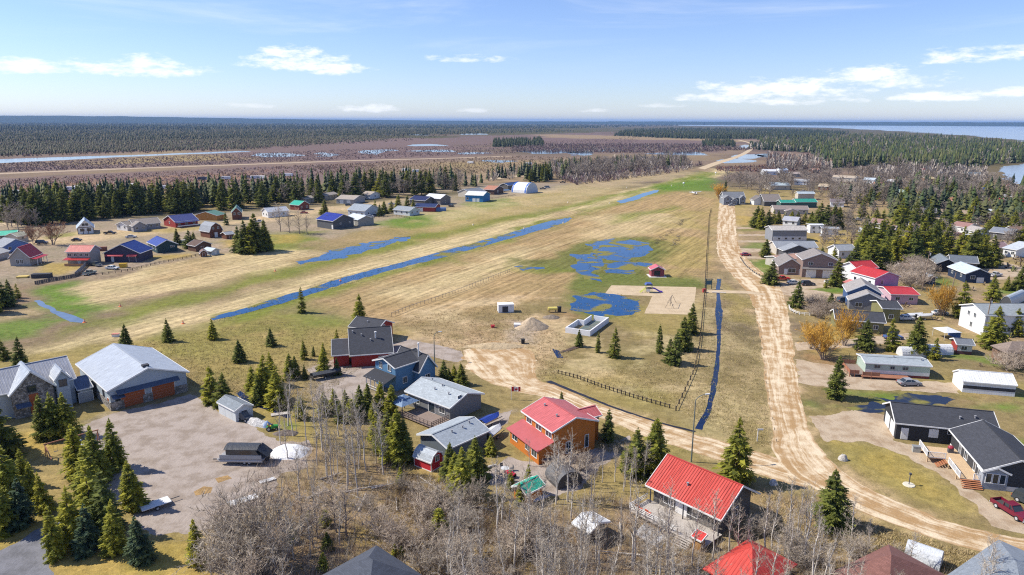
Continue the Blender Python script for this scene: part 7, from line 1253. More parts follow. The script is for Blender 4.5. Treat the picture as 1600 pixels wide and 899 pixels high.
for u_, v_, a_, c_, kd, lab in ((1290, 370, .1, (.5, .5, .52), 'pickup', 'silver pickup on the lawn beside the trailer home'), (1275, 364, .3, (.04, .05, .06), 'car', 'black car beside the trailer home'), (1262, 446, .1, (.05, .06, .08), 'suv', 'dark car before the left garage door of the taupe house'), (1300, 443, .2, (.60, .61, .60), 'pickup', 'white pickup before the right garage door of the taupe house'), (1318, 472, .3, (.10, .11, .12), 'suv', 'charcoal car below the navy gable'), (1395, 530, .05, (.06, .12, .30), 'car', 'blue car on the gravel strip behind the mobile home'), (1555, 432, .4, (.55, .56, .57), 'pickup', 'white pickup right of the navy garage'), (1462, 366, .4, (.6, .6, .6), 'van', 'white van between spruces above the black bungalow'), (1498, 368, .2, (.30, .05, .05), 'car', 'dark red car below the reddish hip roof'),
        (1538, 372, .1, (.08, .09, .10), 'pickup', 'black pickup at the corner of the grey store'), (1255, 300, .2, (.55, .55, .56), 'car', 'white car above the pale upper roof'), (1202, 321, .1, (.06, .06, .07), 'suv', 'black car before the white gabled garage'), (1143, 322, .3, (.40, .42, .44), 'car', 'silver car before the slate grey house'), (1340, 345, .3, (.5, .5, .5), 'pickup', 'silver pickup in front of the brown hipped cottage'), (30, 397, .2, (.05, .05, .06), 'pickup', 'black pickup behind the red roofed house'), (205, 372, .3, (.5, .51, .52), 'car', 'silver car on the left village street'), (172, 366, .2, (.05, .05, .05), 'pickup', 'black pickup before the taupe bungalow'),
        (405, 348, .2, (.55, .55, .55), 'pickup', 'white pickup beside the bushy pines'), (475, 334, .3, (.3, .04, .04), 'car', 'red car below the bright teal roof'), (545, 322, .2, (.08, .09, .10), 'suv', 'dark car before the tan garage'), (612, 320, .2, (.55, .55, .56), 'car', 'white car above the small white house'), (741, 312, .2, (.06, .06, .06), 'car', 'black car at the blue shed'), (1420, 602, .05, (.3, .31, .33), 'car', 'grey car before the mobile home')): car(G(u_, v_), a_, c_, lab, kd, 4.7 if kd != 'pickup' else 5.4)
# pontoon boat with canopy
q = G(384, 722); P, X_, Y_ = frame(q, dirpx((352, 722), (420, 723))); r_ = empty('pontoon_boat', q); tag(r_, 'pontoon boat with black canopy cover on the gravel yard', 'boat'); ALU = pnt(.42, .43, .45); BLK = M('tarp', (.05, .055, .065))
for sg in (-1, 1): MB().bar(P(-3.7, sg * .95, .75), P(3.2, sg * .95, .75), .32, 12).build('pontoon', ALU, r_); MB().bar(P(-3.7, sg * .95, .75), P(-4.3, sg * .95, .95), .32, 12, .08).build('nose_cone', ALU, r_)
MB().hexa([P(x_, y_, z_) for z_ in (1.05, 1.18) for x_, y_ in ((-4.0, -1.3), (3.6, -1.3), (3.6, 1.3), (-4.0, 1.3))]).build('deck', pl(.3, .3, .31), r_)
for sg in (-1, 1): MB().hexa([P(x_, sg * 1.26 + y_, z_) for z_ in (1.2, 1.85) for x_, y_ in ((-3.7, -.04), (3.2, -.04), (3.2, .04), (-3.7, .04))]).build('side_panel', pnt(.36, .38, .40), r_)
for x_ in (-2.6, -.6, 1.4):
    for sg in (-1, 1): MB().beam(P(x_, sg * 1.2, 1.85), P(x_, sg * 1.2, 2.75), .06, .06).build('canopy_post', DARKT, r_)
for sg in (-1, 1): extrude(MB(), P, [(-2.6, 1.85), (2.8, 1.85), (2.2, 2.75), (-2.6, 2.75)], sg * 1.22 - .01, sg * 1.22 + .01).build('side_curtain', M('glass', (.05, .055, .06)), r_)
m = MB()
for a0, a1 in zip(np.linspace(-1, 1, 9)[:-1], np.linspace(-1, 1, 9)[1:]): zz = lambda a: 2.75 + .35 * (1 - a * a); m.hexa([P(-2.9, a0 * 1.35, zz(a0)), P(2.6, a0 * 1.35, zz(a0)), P(2.6, a1 * 1.35, zz(a1)), P(-2.9, a1 * 1.35, zz(a1)), P(-2.9, a0 * 1.35, zz(a0) + .07), P(2.6, a0 * 1.35, zz(a0) + .07), P(2.6, a1 * 1.35, zz(a1) + .07), P(-2.9, a1 * 1.35, zz(a1) + .07)])
m.build('canopy', BLK, r_); extrude(MB(), P, [(2.6, 2.95), (4.2, 1.6), (4.2, 1.5), (2.6, 2.8)], -1.25, 1.25).build('bow_cover', BLK, r_); extrude(MB(), P, [(3.3, .4), (3.9, .4), (4.1, 1.3), (3.6, 1.8), (3.3, 1.5)], -.3, .3).build('outboard_motor', pl(.04, .04, .045), r_)
wheels(r_, P, (.2, 1.0), 1.0, .33, .2); MB().beam(P(-5.4, 0, .45), P(2.5, 0, .45), .14, .14).build('trailer_beam', DARKT, r_)
def mound(name, q, rx, ry, h, mat, label, cat, seed=0, pw=1.6, ang=0.0, n=26):
    V = []; T = []; r = np.random.default_rng(seed); nr = 9
    for i in range(nr + 1):
        s = i / nr
        for j in range(n):
            a = 6.283 * j / n; k = 1 + .35 * (float(fbm(math.cos(a) * 1.6 + seed, math.sin(a) * 1.6, seed)) - .5) * 2; z = h * (1 - s ** pw) * (1 + .6 * (float(fbm(math.cos(a) * s * 3 + seed * 3, math.sin(a) * s * 3, seed + 2)) - .5)) if s < 1 else -.05
            x_, y_ = math.cos(a) * rx * s * k, math.sin(a) * ry * s * k; V.append((x_ * math.cos(ang) - y_ * math.sin(ang), x_ * math.sin(ang) + y_ * math.cos(ang), z))
    for i in range(nr):
        for j in range(n): k = (j + 1) % n; T.append((i * n + j, (i + 1) * n + j, (i + 1) * n + k)); T.append((i * n + j, (i + 1) * n + k, i * n + k))
    me = fast_mesh(name, V, T, smooth=True); me.materials.append(mat); o = bpy.data.objects.new(name, me); COL.objects.link(o); o.location = (q[0], q[1], 0); return tag(o, label, cat)
mound('tarp', G(452, 706), 3.6, 3.0, .9, M('tarp', (.72, .73, .75)), 'crumpled white tarp heaped beside the pontoon boat', 'tarp', 3, 2.2)
mound('boulder', G(1317, 719), .8, .6, 1.0, M('rock', (.50, .47, .43)), 'pale boulder on the lawn edge by the curving road', 'boulder', 5, 3.0, n=14); mound('dirt_pile', G(832, 512), 5.2, 3.8, 2.9, M('dirt', (.42, .33, .23)), 'tall tan dirt pile beside the white foundation', 'dirt pile', 6, 1.2); mound('dirt_pile', G(773, 542), 7.5, 2.6, .9, M('dirt', (.44, .34, .21)), 'low long dirt heap behind the turning circle', 'dirt pile', 7, 1.6); mound('dirt_pile', G(862, 497), 2.6, 1.6, .9, M('dirt', (.22, .18, .14)), 'small dark soil heap under the yellow tank', 'dirt pile', 8); mound('boulder', G(1208, 757), .7, .6, .8, M('rock', (.55, .53, .50)), 'white stone beside the bushes at the road corner', 'boulder', 9, 3.0, n=14)
mound('rubble_heap', G(402, 662), 3.4, 1.2, 1.0, M('rock', (.50, .49, .48)), 'heap of pale stored goods right of the small grey shed', 'heap', 11, 2.0, -.55); mound('tarp', G(418, 667), .9, .7, 1.1, M('tarp', (.30, .40, .60)), 'blue covered bundle at the end of the pale heap', 'tarp', 12, 2.6, n=14); mound('soil_heap', G(447, 678), 2.4, 1.0, .7, M('dirt', (.16, .13, .11)), 'dark brush and soil heap behind the white tarp', 'heap', 13)
q = G(425, 672); P, X_, Y_ = frame(q, .3); r_ = empty('lawn_tractor', q); tag(r_, 'small green lawn tractor with yellow seat beside the pale heap', 'tractor'); GRN = pnt(.03, .28, .06); extrude(MB(), P, [(.1, .35), (1.1, .35), (1.1, .85), (.1, .95)], -.3, .3).build('hood', GRN, r_); extrude(MB(), P, [(-.9, .4), (.1, .4), (.1, .6), (-.9, .75)], -.5, .5).build('fender', GRN, r_); extrude(MB(), P, [(-.6, .75), (-.1, .75), (-.1, .85), (-.5, .9), (-.6, 1.25), (-.7, 1.25)], -.25, .25).build('seat', pnt(.65, .45, .03), r_); wheels(r_, P, (-.55,), .6, .42, .25); wheels(r_, P, (.8,), .5, .25, .18); MB().bar(P(.15, 0, .9), P(-.05, 0, 1.2), .16, 10, .16).build('steering_wheel', DARKT, r_)
def boat(q, ang, hull, cover, label, L=5.4, name='motor_boat'):
    P, X_, Y_ = frame(q, ang); r_ = empty(name, q); tag(r_, label, 'boat'); ns = 9; secs = []
    for i in range(ns):
        s = i / (ns - 1); x_ = -L / 2 + L * s; w_ = 1.05 * (1 - max(0, s - .5) ** 3 * 7.6); w_ = max(w_, .04); zk = .55 + .35 * max(0, s - .6) ** 1.5 * 2; secs.append([P(x_, -w_, 1.25 + .12 * s), P(x_, -w_ * .75, .8 + .2 * s), P(x_, 0, zk), P(x_, w_ * .75, .8 + .2 * s), P(x_, w_, 1.25 + .12 * s)])
    m = MB()
    for a_, b_ in zip(secs, secs[1:]):
        for k in range(4): m.face([a_[k], a_[k + 1], b_[k + 1], b_[k]])
    m.face(secs[0]); m.build('hull', hull, r_); m = MB()
    for a_, b_ in zip(secs, secs[1:]):
        hz = lambda p_, k_: (p_[0], p_[1], p_[2] + k_); ma = [(u1 + u2) / 2 for u1, u2 in zip(a_[0], a_[4])]; mb = [(u1 + u2) / 2 for u1, u2 in zip(b_[0], b_[4])]; m.face([hz(a_[0], .03), hz(b_[0], .03), hz(mb, .42), hz(ma, .42)]); m.face([hz(ma, .42), hz(mb, .42), hz(b_[4], .03), hz(a_[4], .03)])
    m.build('cover', cover, r_); extrude(MB(), P, [(-L / 2 - .5, .6), (-L / 2, .6), (-L / 2, 1.5), (-L / 2 - .4, 1.6)], -.2, .2).build('outboard_motor', pl(.03, .03, .03), r_); wheels(r_, P, (-.6,), 1.15, .32, .2); MB().beam(P(-L / 2, 0, .42), P(L / 2 + 1.0, 0, .42), .12, .12).build('trailer_beam', DARKT, r_); return r_
boat(G(766, 663), dirpx((755, 668), (780, 656)), pnt(.68, .68, .66), M('tarp', (.02, .05, .28)), 'white motor boat with royal blue cover beside the grey garage', 4.8); boat(G(511, 590), dirpx((490, 592), (530, 585)), pl(.06, .06, .065), M('tarp', (.06, .065, .075)), 'boat under a charcoal cover on the yard of the blue house', 6.4); boat(G(772, 682), dirpx((770, 692), (785, 680)), pnt(.70, .70, .70), M('tarp', (.55, .56, .58)), 'white skiff with white cover left of the orange house', 4.2); boat(G(858, 768), .5, pnt(.68, .68, .68), M('tarp', (.60, .60, .60)), 'pale boat beside the dark arched shelter', 4.6) if False else None
boat(G(1428, 498), .1, pnt(.68, .68, .68), M('tarp', (.60, .62, .65)), 'pale covered boat beside the dark shingle roof', 5.0); boat(G(1444, 499), .1, pnt(.70, .70, .70), M('tarp', (.55, .56, .58)), 'second pale covered boat beside the dark shingle roof', 5.0); boat(G(1438, 420), .3, pnt(.66, .67, .68), M('tarp', (.58, .60, .62)), 'pale covered boat left of the black bungalow', 6.5); boat(G(790, 300), .2, pnt(.60, .62, .64), M('tarp', (.10, .25, .50)), 'boat with blue trim right of the blue shed', 6.5)
# blue hump tarps, tents
for (u_, v_, a_, c_, lab, L_) in ((687, 330, .2, (.10, .17, .32), 'blue grey arched tarp shelter by the runway edge', 8), (1452, 552, .0, (.66, .67, .68), 'white arched tarp shelter behind the mobile home', 10), (1424, 556, .0, (.62, .63, .64), 'pale camper cover right of the spruces behind the mobile home', 6), (1442, 878, -.7, (.55, .58, .62), 'silver arched cover behind the brown roof', 4)):
    q = G(u_, v_); P, X_, Y_ = frame(q, a_); setorg(q); m = MB(); pr = [(1.5 * math.cos(math.pi * i / 10), 2.3 * math.sin(math.pi * i / 10) + .02) for i in range(11)]
    A_ = [P(-L_ / 2, y_, z_) for y_, z_ in pr]; B_ = [P(L_ / 2, y_, z_) for y_, z_ in pr]; [m.face([A_[i], A_[i + 1], B_[i + 1], B_[i]]) for i in range(10)]; m.face(A_); m.face(B_); tag(m.build('tarp_shelter', M('tarp', c_), None, True), lab, 'shelter')
q = G(1478, 528); P, X_, Y_ = frame(q, .1); r_ = empty('canopy_tent', q); tag(r_, 'white and blue canopy tent beside the red and white shed', 'tent'); pyr(q, X_, Y_, 2.4, 2.1, 3.0, .1, M('tarp', (.66, .68, .70)), 'canopy', r_)
for sx_ in (-1, 1):
    for sy_ in (-1, 1): MB().beam(P(sx_ * 2.2, sy_ * 2.2, 0), P(sx_ * 2.2, sy_ * 2.2, 2.1), .07, .07).build('post', WHITE, r_)
MB().beam(P(2.3, -2.2, 1.1), P(2.3, 2.2, 1.1), .03, 2.0).build('side_curtain', M('tarp', (.05, .16, .50)), r_)
# --- foundation walls of the new house
fc = Vol((922, 526), (957, 505), (882, 521), .0, over=0.0); fr_ = empty('foundation', fc.cen); tag(fr_, 'white foam block foundation walls of a new house with flooded floor', 'foundation'); FO = pl(.72, .72, .74); Lx, Ly = fc.Lx, fc.Ly; t_ = .35; hh = 1.5
for (x0, y0, x1, y1) in ((0, 0, Lx, t_), (0, t_, t_, Ly - t_), (Lx - t_, t_, Lx, Ly * .62), (Lx * .62, Ly - t_, Lx * .62 + t_, Ly - 2.4 + t_) if False else (0, Ly - t_, Lx * .6, Ly), (Lx * .6 - t_, Ly * .7, Lx * .6, Ly - t_), (Lx * .6, Ly * .7, Lx - t_, Ly * .7 + t_)):
    q = [(x0, y0), (x1, y0), (x1, y1), (x0, y1)]; MB().hexa([fc.p(*c, 0) for c in q] + [fc.p(*c, hh) for c in q]).build('wall_panel', FO, fr_)
q = [(t_, t_), (Lx - t_, t_), (Lx - t_, Ly * .7), (t_, Ly * .7)]; MB().hexa([fc.p(*c, .02) for c in q] + [fc.p(*c, .06) for c in q]).build('floor', pl(.12, .15, .14), fr_)
for k in range(3): MB().beam(fc.p(Lx * (.2 + .25 * k), t_, 1.3), fc.p(Lx * (.1 + .25 * k), Ly * .5, .1), .08, .08).build('brace', wd_(.5, .38, .25), fr_)
for k in range(9):
    a_ = G(872 + k * 3, 552 - k * 1.2); setorg(a_); d_ = random.uniform(.3, .6); tag(MB().beam((a_[0], a_[1], .12 + .05 * (k % 3)), (a_[0] + 3.4 * math.cos(d_), a_[1] + 3.4 * math.sin(d_), .12 + .05 * (k % 3)), .18, .06).build('plank', wd_(.14 + .03 * (k % 3), .12, .10)), 'dark weathered plank in the lumber heap beside the foundation', 'plank', 'lumber heap by the foundation')
def crate(nm, lab, cat, u_, v_, a_, sz, mat, lid=None, dr=None):
    q = G(u_, v_); P, X_, Y_ = frame(q, a_); r_ = empty(nm, q); tag(r_, lab, cat); l, w_, h_ = sz
    MB().hexa([P(x_ * l / 2, y_ * w_ / 2, z_) for z_ in (.02, h_) for x_, y_ in ((-1, -1), (1, -1), (1, 1), (-1, 1))]).build('body', mat, r_); MB().hexa([P(x_ * (l / 2 + .08), y_ * (w_ / 2 + .08), z_) for z_ in (h_, h_ + .1) for x_, y_ in ((-1, -1), (1, -1), (1, 1), (-1, 1))]).build('lid', lid or mat, r_)
    if dr: MB().hexa([P(x_ * l, y_ - w_ / 2, z_ * h_) for z_ in (.05, .8) for x_, y_ in ((-.25, -.05), (.12, -.05), (.12, 0), (-.25, 0))]).build('door', dr, r_)
    return r_
crate('utility_box', 'white utility cabin with dark door on the empty lot', 'cabin', 790, 487, .15, (4.6, 2.6, 2.4), pl(.72, .73, .74), None, pl(.05, .05, .06)); crate('white_container', 'low white container beside the tall dirt pile', 'container', 813, 512, -.05, (3.4, 1.6, 1.0), pl(.72, .72, .72)); crate('waste_bin', 'small black bin near the turning circle', 'bin', 817, 537, .2, (.8, .8, 1.1), pl(.03, .03, .03)); crate('waste_bin', 'tall black barrel at the pool beyond the dirt pile', 'bin', 874, 488, .2, (.9, .9, 1.6), pl(.03, .03, .035)); crate('cooler', 'small red box on the empty lot', 'box', 770, 512, .2, (.9, .6, .6), pl(.5, .04, .05))
q = G(863, 488); P, X_, Y_ = frame(q, .1); r_ = empty('fuel_tank', q); tag(r_, 'yellow tank on a stand beside the dirt pile', 'tank'); MB().bar(P(-1.3, 0, 1.1), P(1.3, 0, 1.1), .55, 14).build('tank', pnt(.75, .62, .16), r_); [MB().beam(P(x_, y_, 0), P(x_, y_, .8), .12, .12).build('leg', DARKT, r_) for x_ in (-1, 1) for y_ in (-.4, .4)]
# --- playground
v = house('picnic_shelter', 'small picnic shelter with pink red roof beside the wet hollow', 'shelter', (1017, 422), (1040, 422), None, h=2.6, La=4.6, rise=1.3, ridge='y', wall=sid(.28, .06, .07), roof=met(.62, .14, .17), over=.35); slab(v.root, v, 'F', .45, .4, 2.2, 2.2, .04, pl(.03, .03, .03), 'dark_front_panel'); sheet('concrete_pad', [tuple(v.w(x_, y_)) for x_, y_ in ((-.6, -1.0), (v.Lx + .4, -1.0), (v.Lx + .4, v.Ly), (-.6, v.Ly))], pl(.60, .60, .58), .04, .02, world_pts=True, label='pale concrete pad under the picnic shelter')  # near-black panel on the wall: the open front's inner shade put into colour
q = G(1016, 457); P, X_, Y_ = frame(q, 0); r_ = empty('play_structure', q); tag(r_, 'playground structure with purple slide and yellow climber', 'playground'); PUR_ = pnt(.10, .04, .45); YEL = pnt(.55, .60, .08); BLU = pnt(.05, .08, .28)
for x_ in (-1.6, .4):
    for y_ in (-.9, .9): MB().bar(P(x_, y_, 0), P(x_, y_, 3.0), .07, 8).build('post', YEL, r_)
MB().hexa([P(x_, y_, z_) for z_ in (1.4, 1.52) for x_, y_ in ((-1.7, -1), (.5, -1), (.5, 1), (-1.7, 1))]).build('platform', pl(.08, .08, .09), r_); extrude(MB(), P, [(-1.9, 2.6), (.7, 2.6), (.2, 3.2), (-1.4, 3.2)], -1.1, 1.1).build('roof', BLU, r_)
m = MB(); sl = [(.5, 1.5), (1.4, 1.3), (2.4, .7), (3.2, .3), (3.9, .25)]
for (a_, za), (b_, zb) in zip(sl, sl[1:]): m.beam(P(a_, -.3, za), P(b_, -.55, zb), .75, .12); m.beam(P(a_, -.66, za + .15), P(b_, -.91, zb + .15), .08, .3); m.beam(P(a_, .06, za + .15), P(b_, -.19, zb + .15), .08, .3)
m.build('slide', PUR_, r_); m = MB(); [m.bar(P(-1.7, -.8 + .4 * k, 1.5), P(-3.4, -.8 + .4 * k, .05), .045, 6) for k in range(5)]; [m.bar(P(-1.7 - .42 * k, -.8, 1.5 - .36 * k), P(-1.7 - .42 * k, .8, 1.5 - .36 * k), .045, 6) for k in range(5)]; m.build('climber', YEL, r_); MB().hexa([P(x_, y_, z_) for z_ in (.5, 1.3) for x_, y_ in ((-1.5, -.95), (-.2, -.95), (-.2, -.88), (-1.5, -.88))]).build('panel', WHITE, r_)
q = G(1048, 478); P, X_, Y_ = frame(q, 1.25); r_ = empty('swing_set', q); tag(r_, 'thin metal swing set on the playground sand', 'swing set'); FRM = pl(.16, .13, .11)
MB().bar(P(-3.2, 0, 2.7), P(3.2, 0, 2.7), .06, 8).build('beam', FRM, r_); [MB().bar(P(x_, 0, 2.7), P(x_ * 1.08, y_, 0), .05, 8).build('leg', FRM, r_) for x_ in (-3.2, 3.2) for y_ in (-1.4, 1.4)]
for x_ in (-1.6, 0, 1.6): o = MB().beam(P(x_ - .3, .05, .6), P(x_ + .3, .05, .6), .25, .06).build('seat', pl(.03, .03, .03), r_); [MB().bar(P(x_ + s_, .05, .6), P(x_ + s_, 0, 2.7), .015, 5).build('chain', FRM, o) for s_ in (-.28, .28)]
q = G(1107, 452); P, X_, Y_ = frame(q, .1); r_ = empty('notice_board', q); tag(r_, 'dark green roofed notice board beside the footpath', 'sign'); [MB().beam(P(x_, 0, 0), P(x_, 0, 3.4), .16, .16).build('post', pl(.04, .08, .07), r_) for x_ in (-1.0, 1.0)]; MB().beam(P(-.9, 0, 2.3), P(.9, 0, 2.3), .08, 1.5).build('board', pl(.05, .12, .16), r_); MB().beam(P(-1.4, 0, 3.45), P(1.4, 0, 3.45), .8, .12).build('cap', pl(.03, .05, .05), r_)
q = G(1101, 457); crate('waste_bin', 'small red bin at the gap in the post row', 'bin', 1100, 457, .2, (.9, .8, 1.1), pl(.35, .05, .05))
a_, b_ = G(1112, 457), G(1134, 458); r_ = empty('footbridge', a_); tag(r_, 'pale plank footbridge over the dark blue ditch', 'footbridge'); d_ = (b_ - a_) / np.hypot(*(b_ - a_)); n_ = np.array((-d_[1], d_[0])); Lb_ = np.hypot(*(b_ - a_))
for k in range(16): MB().box(a_ + d_ * (Lb_ * k / 16) - n_ * .7, d_, n_, Lb_ / 16 - .03, 1.4, .10, .18).build('plank', wd_(.55, .48, .40), r_)
# --- fences
def fence(nm, pts, label, hgt_, mat, n=None, rails=(), sp=None, pw=.14, panel=None, cat_='fence', world=False):
    W = np.array(pts) if world else Garr(pts); r_ = empty(nm, W[0]); tag(r_, label, cat_); d = np.concatenate(([0], np.cumsum(np.hypot(*np.diff(W, axis=0).T)))); tot = d[-1]; n = n or int(tot / sp); me = None; prev = None
    for k in range(n + 1):
        s = tot * k / n; i = min(len(W) - 2, int(np.searchsorted(d, s, 'right') - 1)); p_ = W[i] + (W[i + 1] - W[i]) * (s - d[i]) / (d[i + 1] - d[i])
        if me is None: o = MB().beam((W[0][0], W[0][1], 0), (W[0][0], W[0][1], hgt_), pw, pw).build('post', mat, r_); me = o.data
        else: o = bpy.data.objects.new('post', me); COL.objects.link(o); o.parent = r_; o.location = (p_[0] - W[0][0], p_[1] - W[0][1], 0)
        if prev is not None:
            for z_ in rails: MB().beam((*prev, z_), (*p_, z_), .07, .12).build('rail', mat, r_)
            if panel:
                dd_ = (p_ - prev); nb_ = max(3, int(np.hypot(*dd_) / .5))
                for j in range(nb_): e0 = prev + dd_ * (j + .06) / nb_; e1 = prev + dd_ * (j + .94) / nb_; MB().beam((*e0, hgt_ * .5), (*e1, hgt_ * .5), .05, hgt_ * .94).build('board', panel, r_)
        prev = p_
    return r_
DWD = wd_(.10, .08, .06)
fence('post_row', [(872, 584), (900, 591), (940, 606), (990, 622), (1046, 638)], 'row of short dark posts with a low rail above the lane', .9, DWD, n=28, rails=(.7,), pw=.2); fence('post_row', [(1056, 642), (1072, 608), (1085, 580), (1093, 540), (1098, 490), (1101, 460), (1104, 400), (1108, 340), (1111, 328)], 'long dark row of field posts beside the ditch', 1.0, DWD, n=92, rails=(.55,), pw=.22); fence('picket_row', [(612, 495), (638, 484), (700, 463), (760, 440), (800, 424)], 'thin wire fence across the mown field', 1.3, pl(.35, .30, .24), n=40, rails=(1.1,), pw=.1)
fence('board_fence', [(55, 445), (80, 440), (115, 434), (130, 428)], 'weathered board fence at the corner of the left village', 1.3, DWD, n=8, panel=wd_(.17, .14, .12)); fence('board_fence', [(118, 432), (143, 408)], 'grey board fence between the two left gardens', 1.6, DWD, n=6, panel=wd_(.30, .30, .31)); fence('board_fence', [(150, 431), (200, 424), (250, 412), (300, 402), (318, 398)], 'low dark fence along the airfield edge', .9, DWD, n=22, rails=(.4, .8), pw=.16); fence('curved_fence', [(1232, 478), (1234, 486), (1246, 492), (1266, 494), (1278, 493)], 'low white curved fence round bare bushes by the road', .9, WHITE, n=12, rails=(.5, .85), pw=.14); fence('board_fence', [(585, 341), (620, 338), (640, 342)], 'low dark fence behind the small white house', 1.0, DWD, n=10, rails=(.5, .9)); fence('board_fence', [(736, 313), (780, 310), (805, 306)], 'low dark fence before the blue shed', 1.0, DWD, n=10, rails=(.5, .9)); fence('driftwood_fence', [(1157, 404), (1165, 416), (1180, 428), (1205, 440)], 'dark stone and post edge along the bright lawn', .6, pl(.12, .12, .12), n=18, rails=(.35,), pw=.3)
fence('picket_row', [(1187, 505), (1193, 560), (1199, 610), (1206, 650), (1213, 690)], 'thin marker posts along the left road edge', .5, pl(.35, .30, .22), n=16, pw=.1)
q = G(52, 432); crate('flat_trailer', 'dark covered trailer behind the board fence', 'trailer', 66, 434, .2, (6, 2.4, 1.4), pl(.05, .05, .055)); crate('hay_stack', 'yellow sand box beside the covered trailer', 'box', 36, 434, .2, (3.5, 2.0, .5), pl(.60, .45, .14)); crate('yellow_loader_body', 'yellow skip loader bucket beside the white car', 'loader', 193, 418, .2, (2.6, 1.6, 1.5), pnt(.60, .38, .05)); crate('woodpile', 'brown wood pile in the yard behind the salmon roof', 'woodpile', 160, 392, .3, (3.5, 1.6, 1.6), wd_(.20, .08, .05))
# --- lamps, poles, flag, cones
def lamp(u_, v_, vt, ang, lab, arm=1.8):
    q = G(u_, v_); h_ = hgt(u_, v_, vt); P, X_, Y_ = frame(q, ang); r_ = empty('street_lamp', q); tag(r_, lab, 'street lamp'); mt = pl(.14, .17, .16); MB().bar(P(0, 0, 0), P(0, 0, h_ - 1.2), .13, 8, .08).build('pole', mt, r_); m = MB(); pr = (0, 0, h_ - 1.2)
    for k in range(1, 7): a_ = k / 6 * math.pi / 2; nx_ = (arm * (1 - math.cos(a_)), 0, h_ - 1.2 + 1.1 * math.sin(a_)); m.bar(P(*pr), P(*nx_), .06, 6); pr = nx_
    m.build('arm', mt, r_); MB().hexa([P(pr[0] + x_, y_, pr[2] + z_) for z_ in (-.08, .08) for x_, y_ in ((-.1, -.15), (.7, -.15), (.7, .15), (-.1, .15))]).build('lamp_head', pl(.55, .56, .56), r_)
lamp(1080, 722, 617, .25, 'tall curved street lamp behind the big red metal roof'); lamp(679, 566, 519, .4, 'small curved street lamp above the blue house roof', 1.2); lamp(1181, 690, 664, .2, 'short white lamp post beside the main road', .4) if False else None
def pole(u_, v_, vt, lab, lean=0.0, arm=True):
    q = G(u_, v_); h_ = hgt(u_, v_, vt); r_ = empty('utility_pole', q); tag(r_, lab, 'utility pole'); MB().bar((*q, 0), (q[0] + lean * h_, q[1], h_), .16, 8, .11).build('pole', wd_(.26, .19, .14), r_)
    if arm: MB().beam((q[0] + lean * h_ - 1.0, q[1], h_ - .5), (q[0] + lean * h_ + 1.0, q[1], h_ - .5), .12, .12).build('crossarm', wd_(.2, .15, .11), r_); MB().lathe((q[0] + lean * h_ + .3, q[1], h_ - 1.6), [(.22, 0), (.22, .8), (.1, .9)], 8).build('transformer', pl(.45, .46, .47), r_)
pole(1440, 455, 392, 'tall utility pole left of the black bungalow', .06); pole(1479, 480, 426, 'leaning utility pole between golden willow and navy shed', .12, False); pole(1537, 525, 466, 'dark utility pole before the tall white house', .03); pole(1518, 349, 322, 'pale utility pole by the reddish hip roof', .02); pole(1364, 335, 316, 'thin utility pole in the spruces', 0, False); pole(1284, 352, 330, 'thin pole in the evergreen row', 0, False)
q = G(1183, 690); r_ = empty('sign_post', q); tag(r_, 'white post sign at the road junction', 'sign'); MB().beam((*q, 0), (*q, 2.4), .12, .12).build('post', WHITE, r_); MB().beam((q[0] - .1, q[1], 2.3), (q[0] + .9, q[1], 2.3), .06, .3).build('board', WHITE, r_)
q = G(1420, 758); r_ = empty('mailbox_post', q); tag(r_, 'thin dark post on a pale base on the oval lawn', 'post'); MB().lathe((*q, 0), [(.9, 0), (.85, .12), (.2, .14)], 12).build('base', pl(.6, .56, .45), r_); MB().beam((*q, .1), (*q, 2.0), .10, .10).build('post', DARKT, r_); MB().beam((q[0] - .15, q[1], 1.9), (q[0] + .15, q[1], 1.9), .3, .3).build('box', DARKT, r_)
q = G(799, 625); h_ = hgt(799, 625, 604); r_ = empty('flag_pole', q); tag(r_, 'flag pole with red and white maple leaf flag by the lane', 'flag'); MB().bar((*q, 0), (*q, h_), .05, 6).build('pole', WHITE, r_); RD = M('tarp', (.55, .02, .03))
def fl(x0, x1, mt, nm, dz_=0): m = MB(); m.hexa([(q[0] + x_, q[1] + .15 * math.sin(x_ * 4) + y_, h_ - z_) for z_ in (1.1, .1) for x_, y_ in ((x0, 0), (x1, 0), (x1, .03), (x0, .03))]); m.build(nm, mt, r_)
fl(.05, .5, RD, 'red_stripe'); fl(.5, 1.4, M('tarp', (.75, .75, .75)), 'white_field'); fl(1.4, 1.85, RD, 'red_stripe')
m = MB(); LF = [(0, -.36), (.04, -.16), (.22, -.18), (.17, -.10), (.36, .06), (.29, .10), (.31, .22), (.19, .19), (.09, .12), (.12, .32), (.06, .28), (0, .42), (-.06, .28), (-.12, .32), (-.09, .12), (-.19, .19), (-.31, .22), (-.29, .10), (-.36, .06), (-.17, -.10), (-.22, -.18), (-.04, -.16)]
m.face([(q[0] + .95 + a_, q[1] - .12 - .03, h_ - .6 + b_) for a_, b_ in LF]); m.build('maple_leaf', RD, r_)
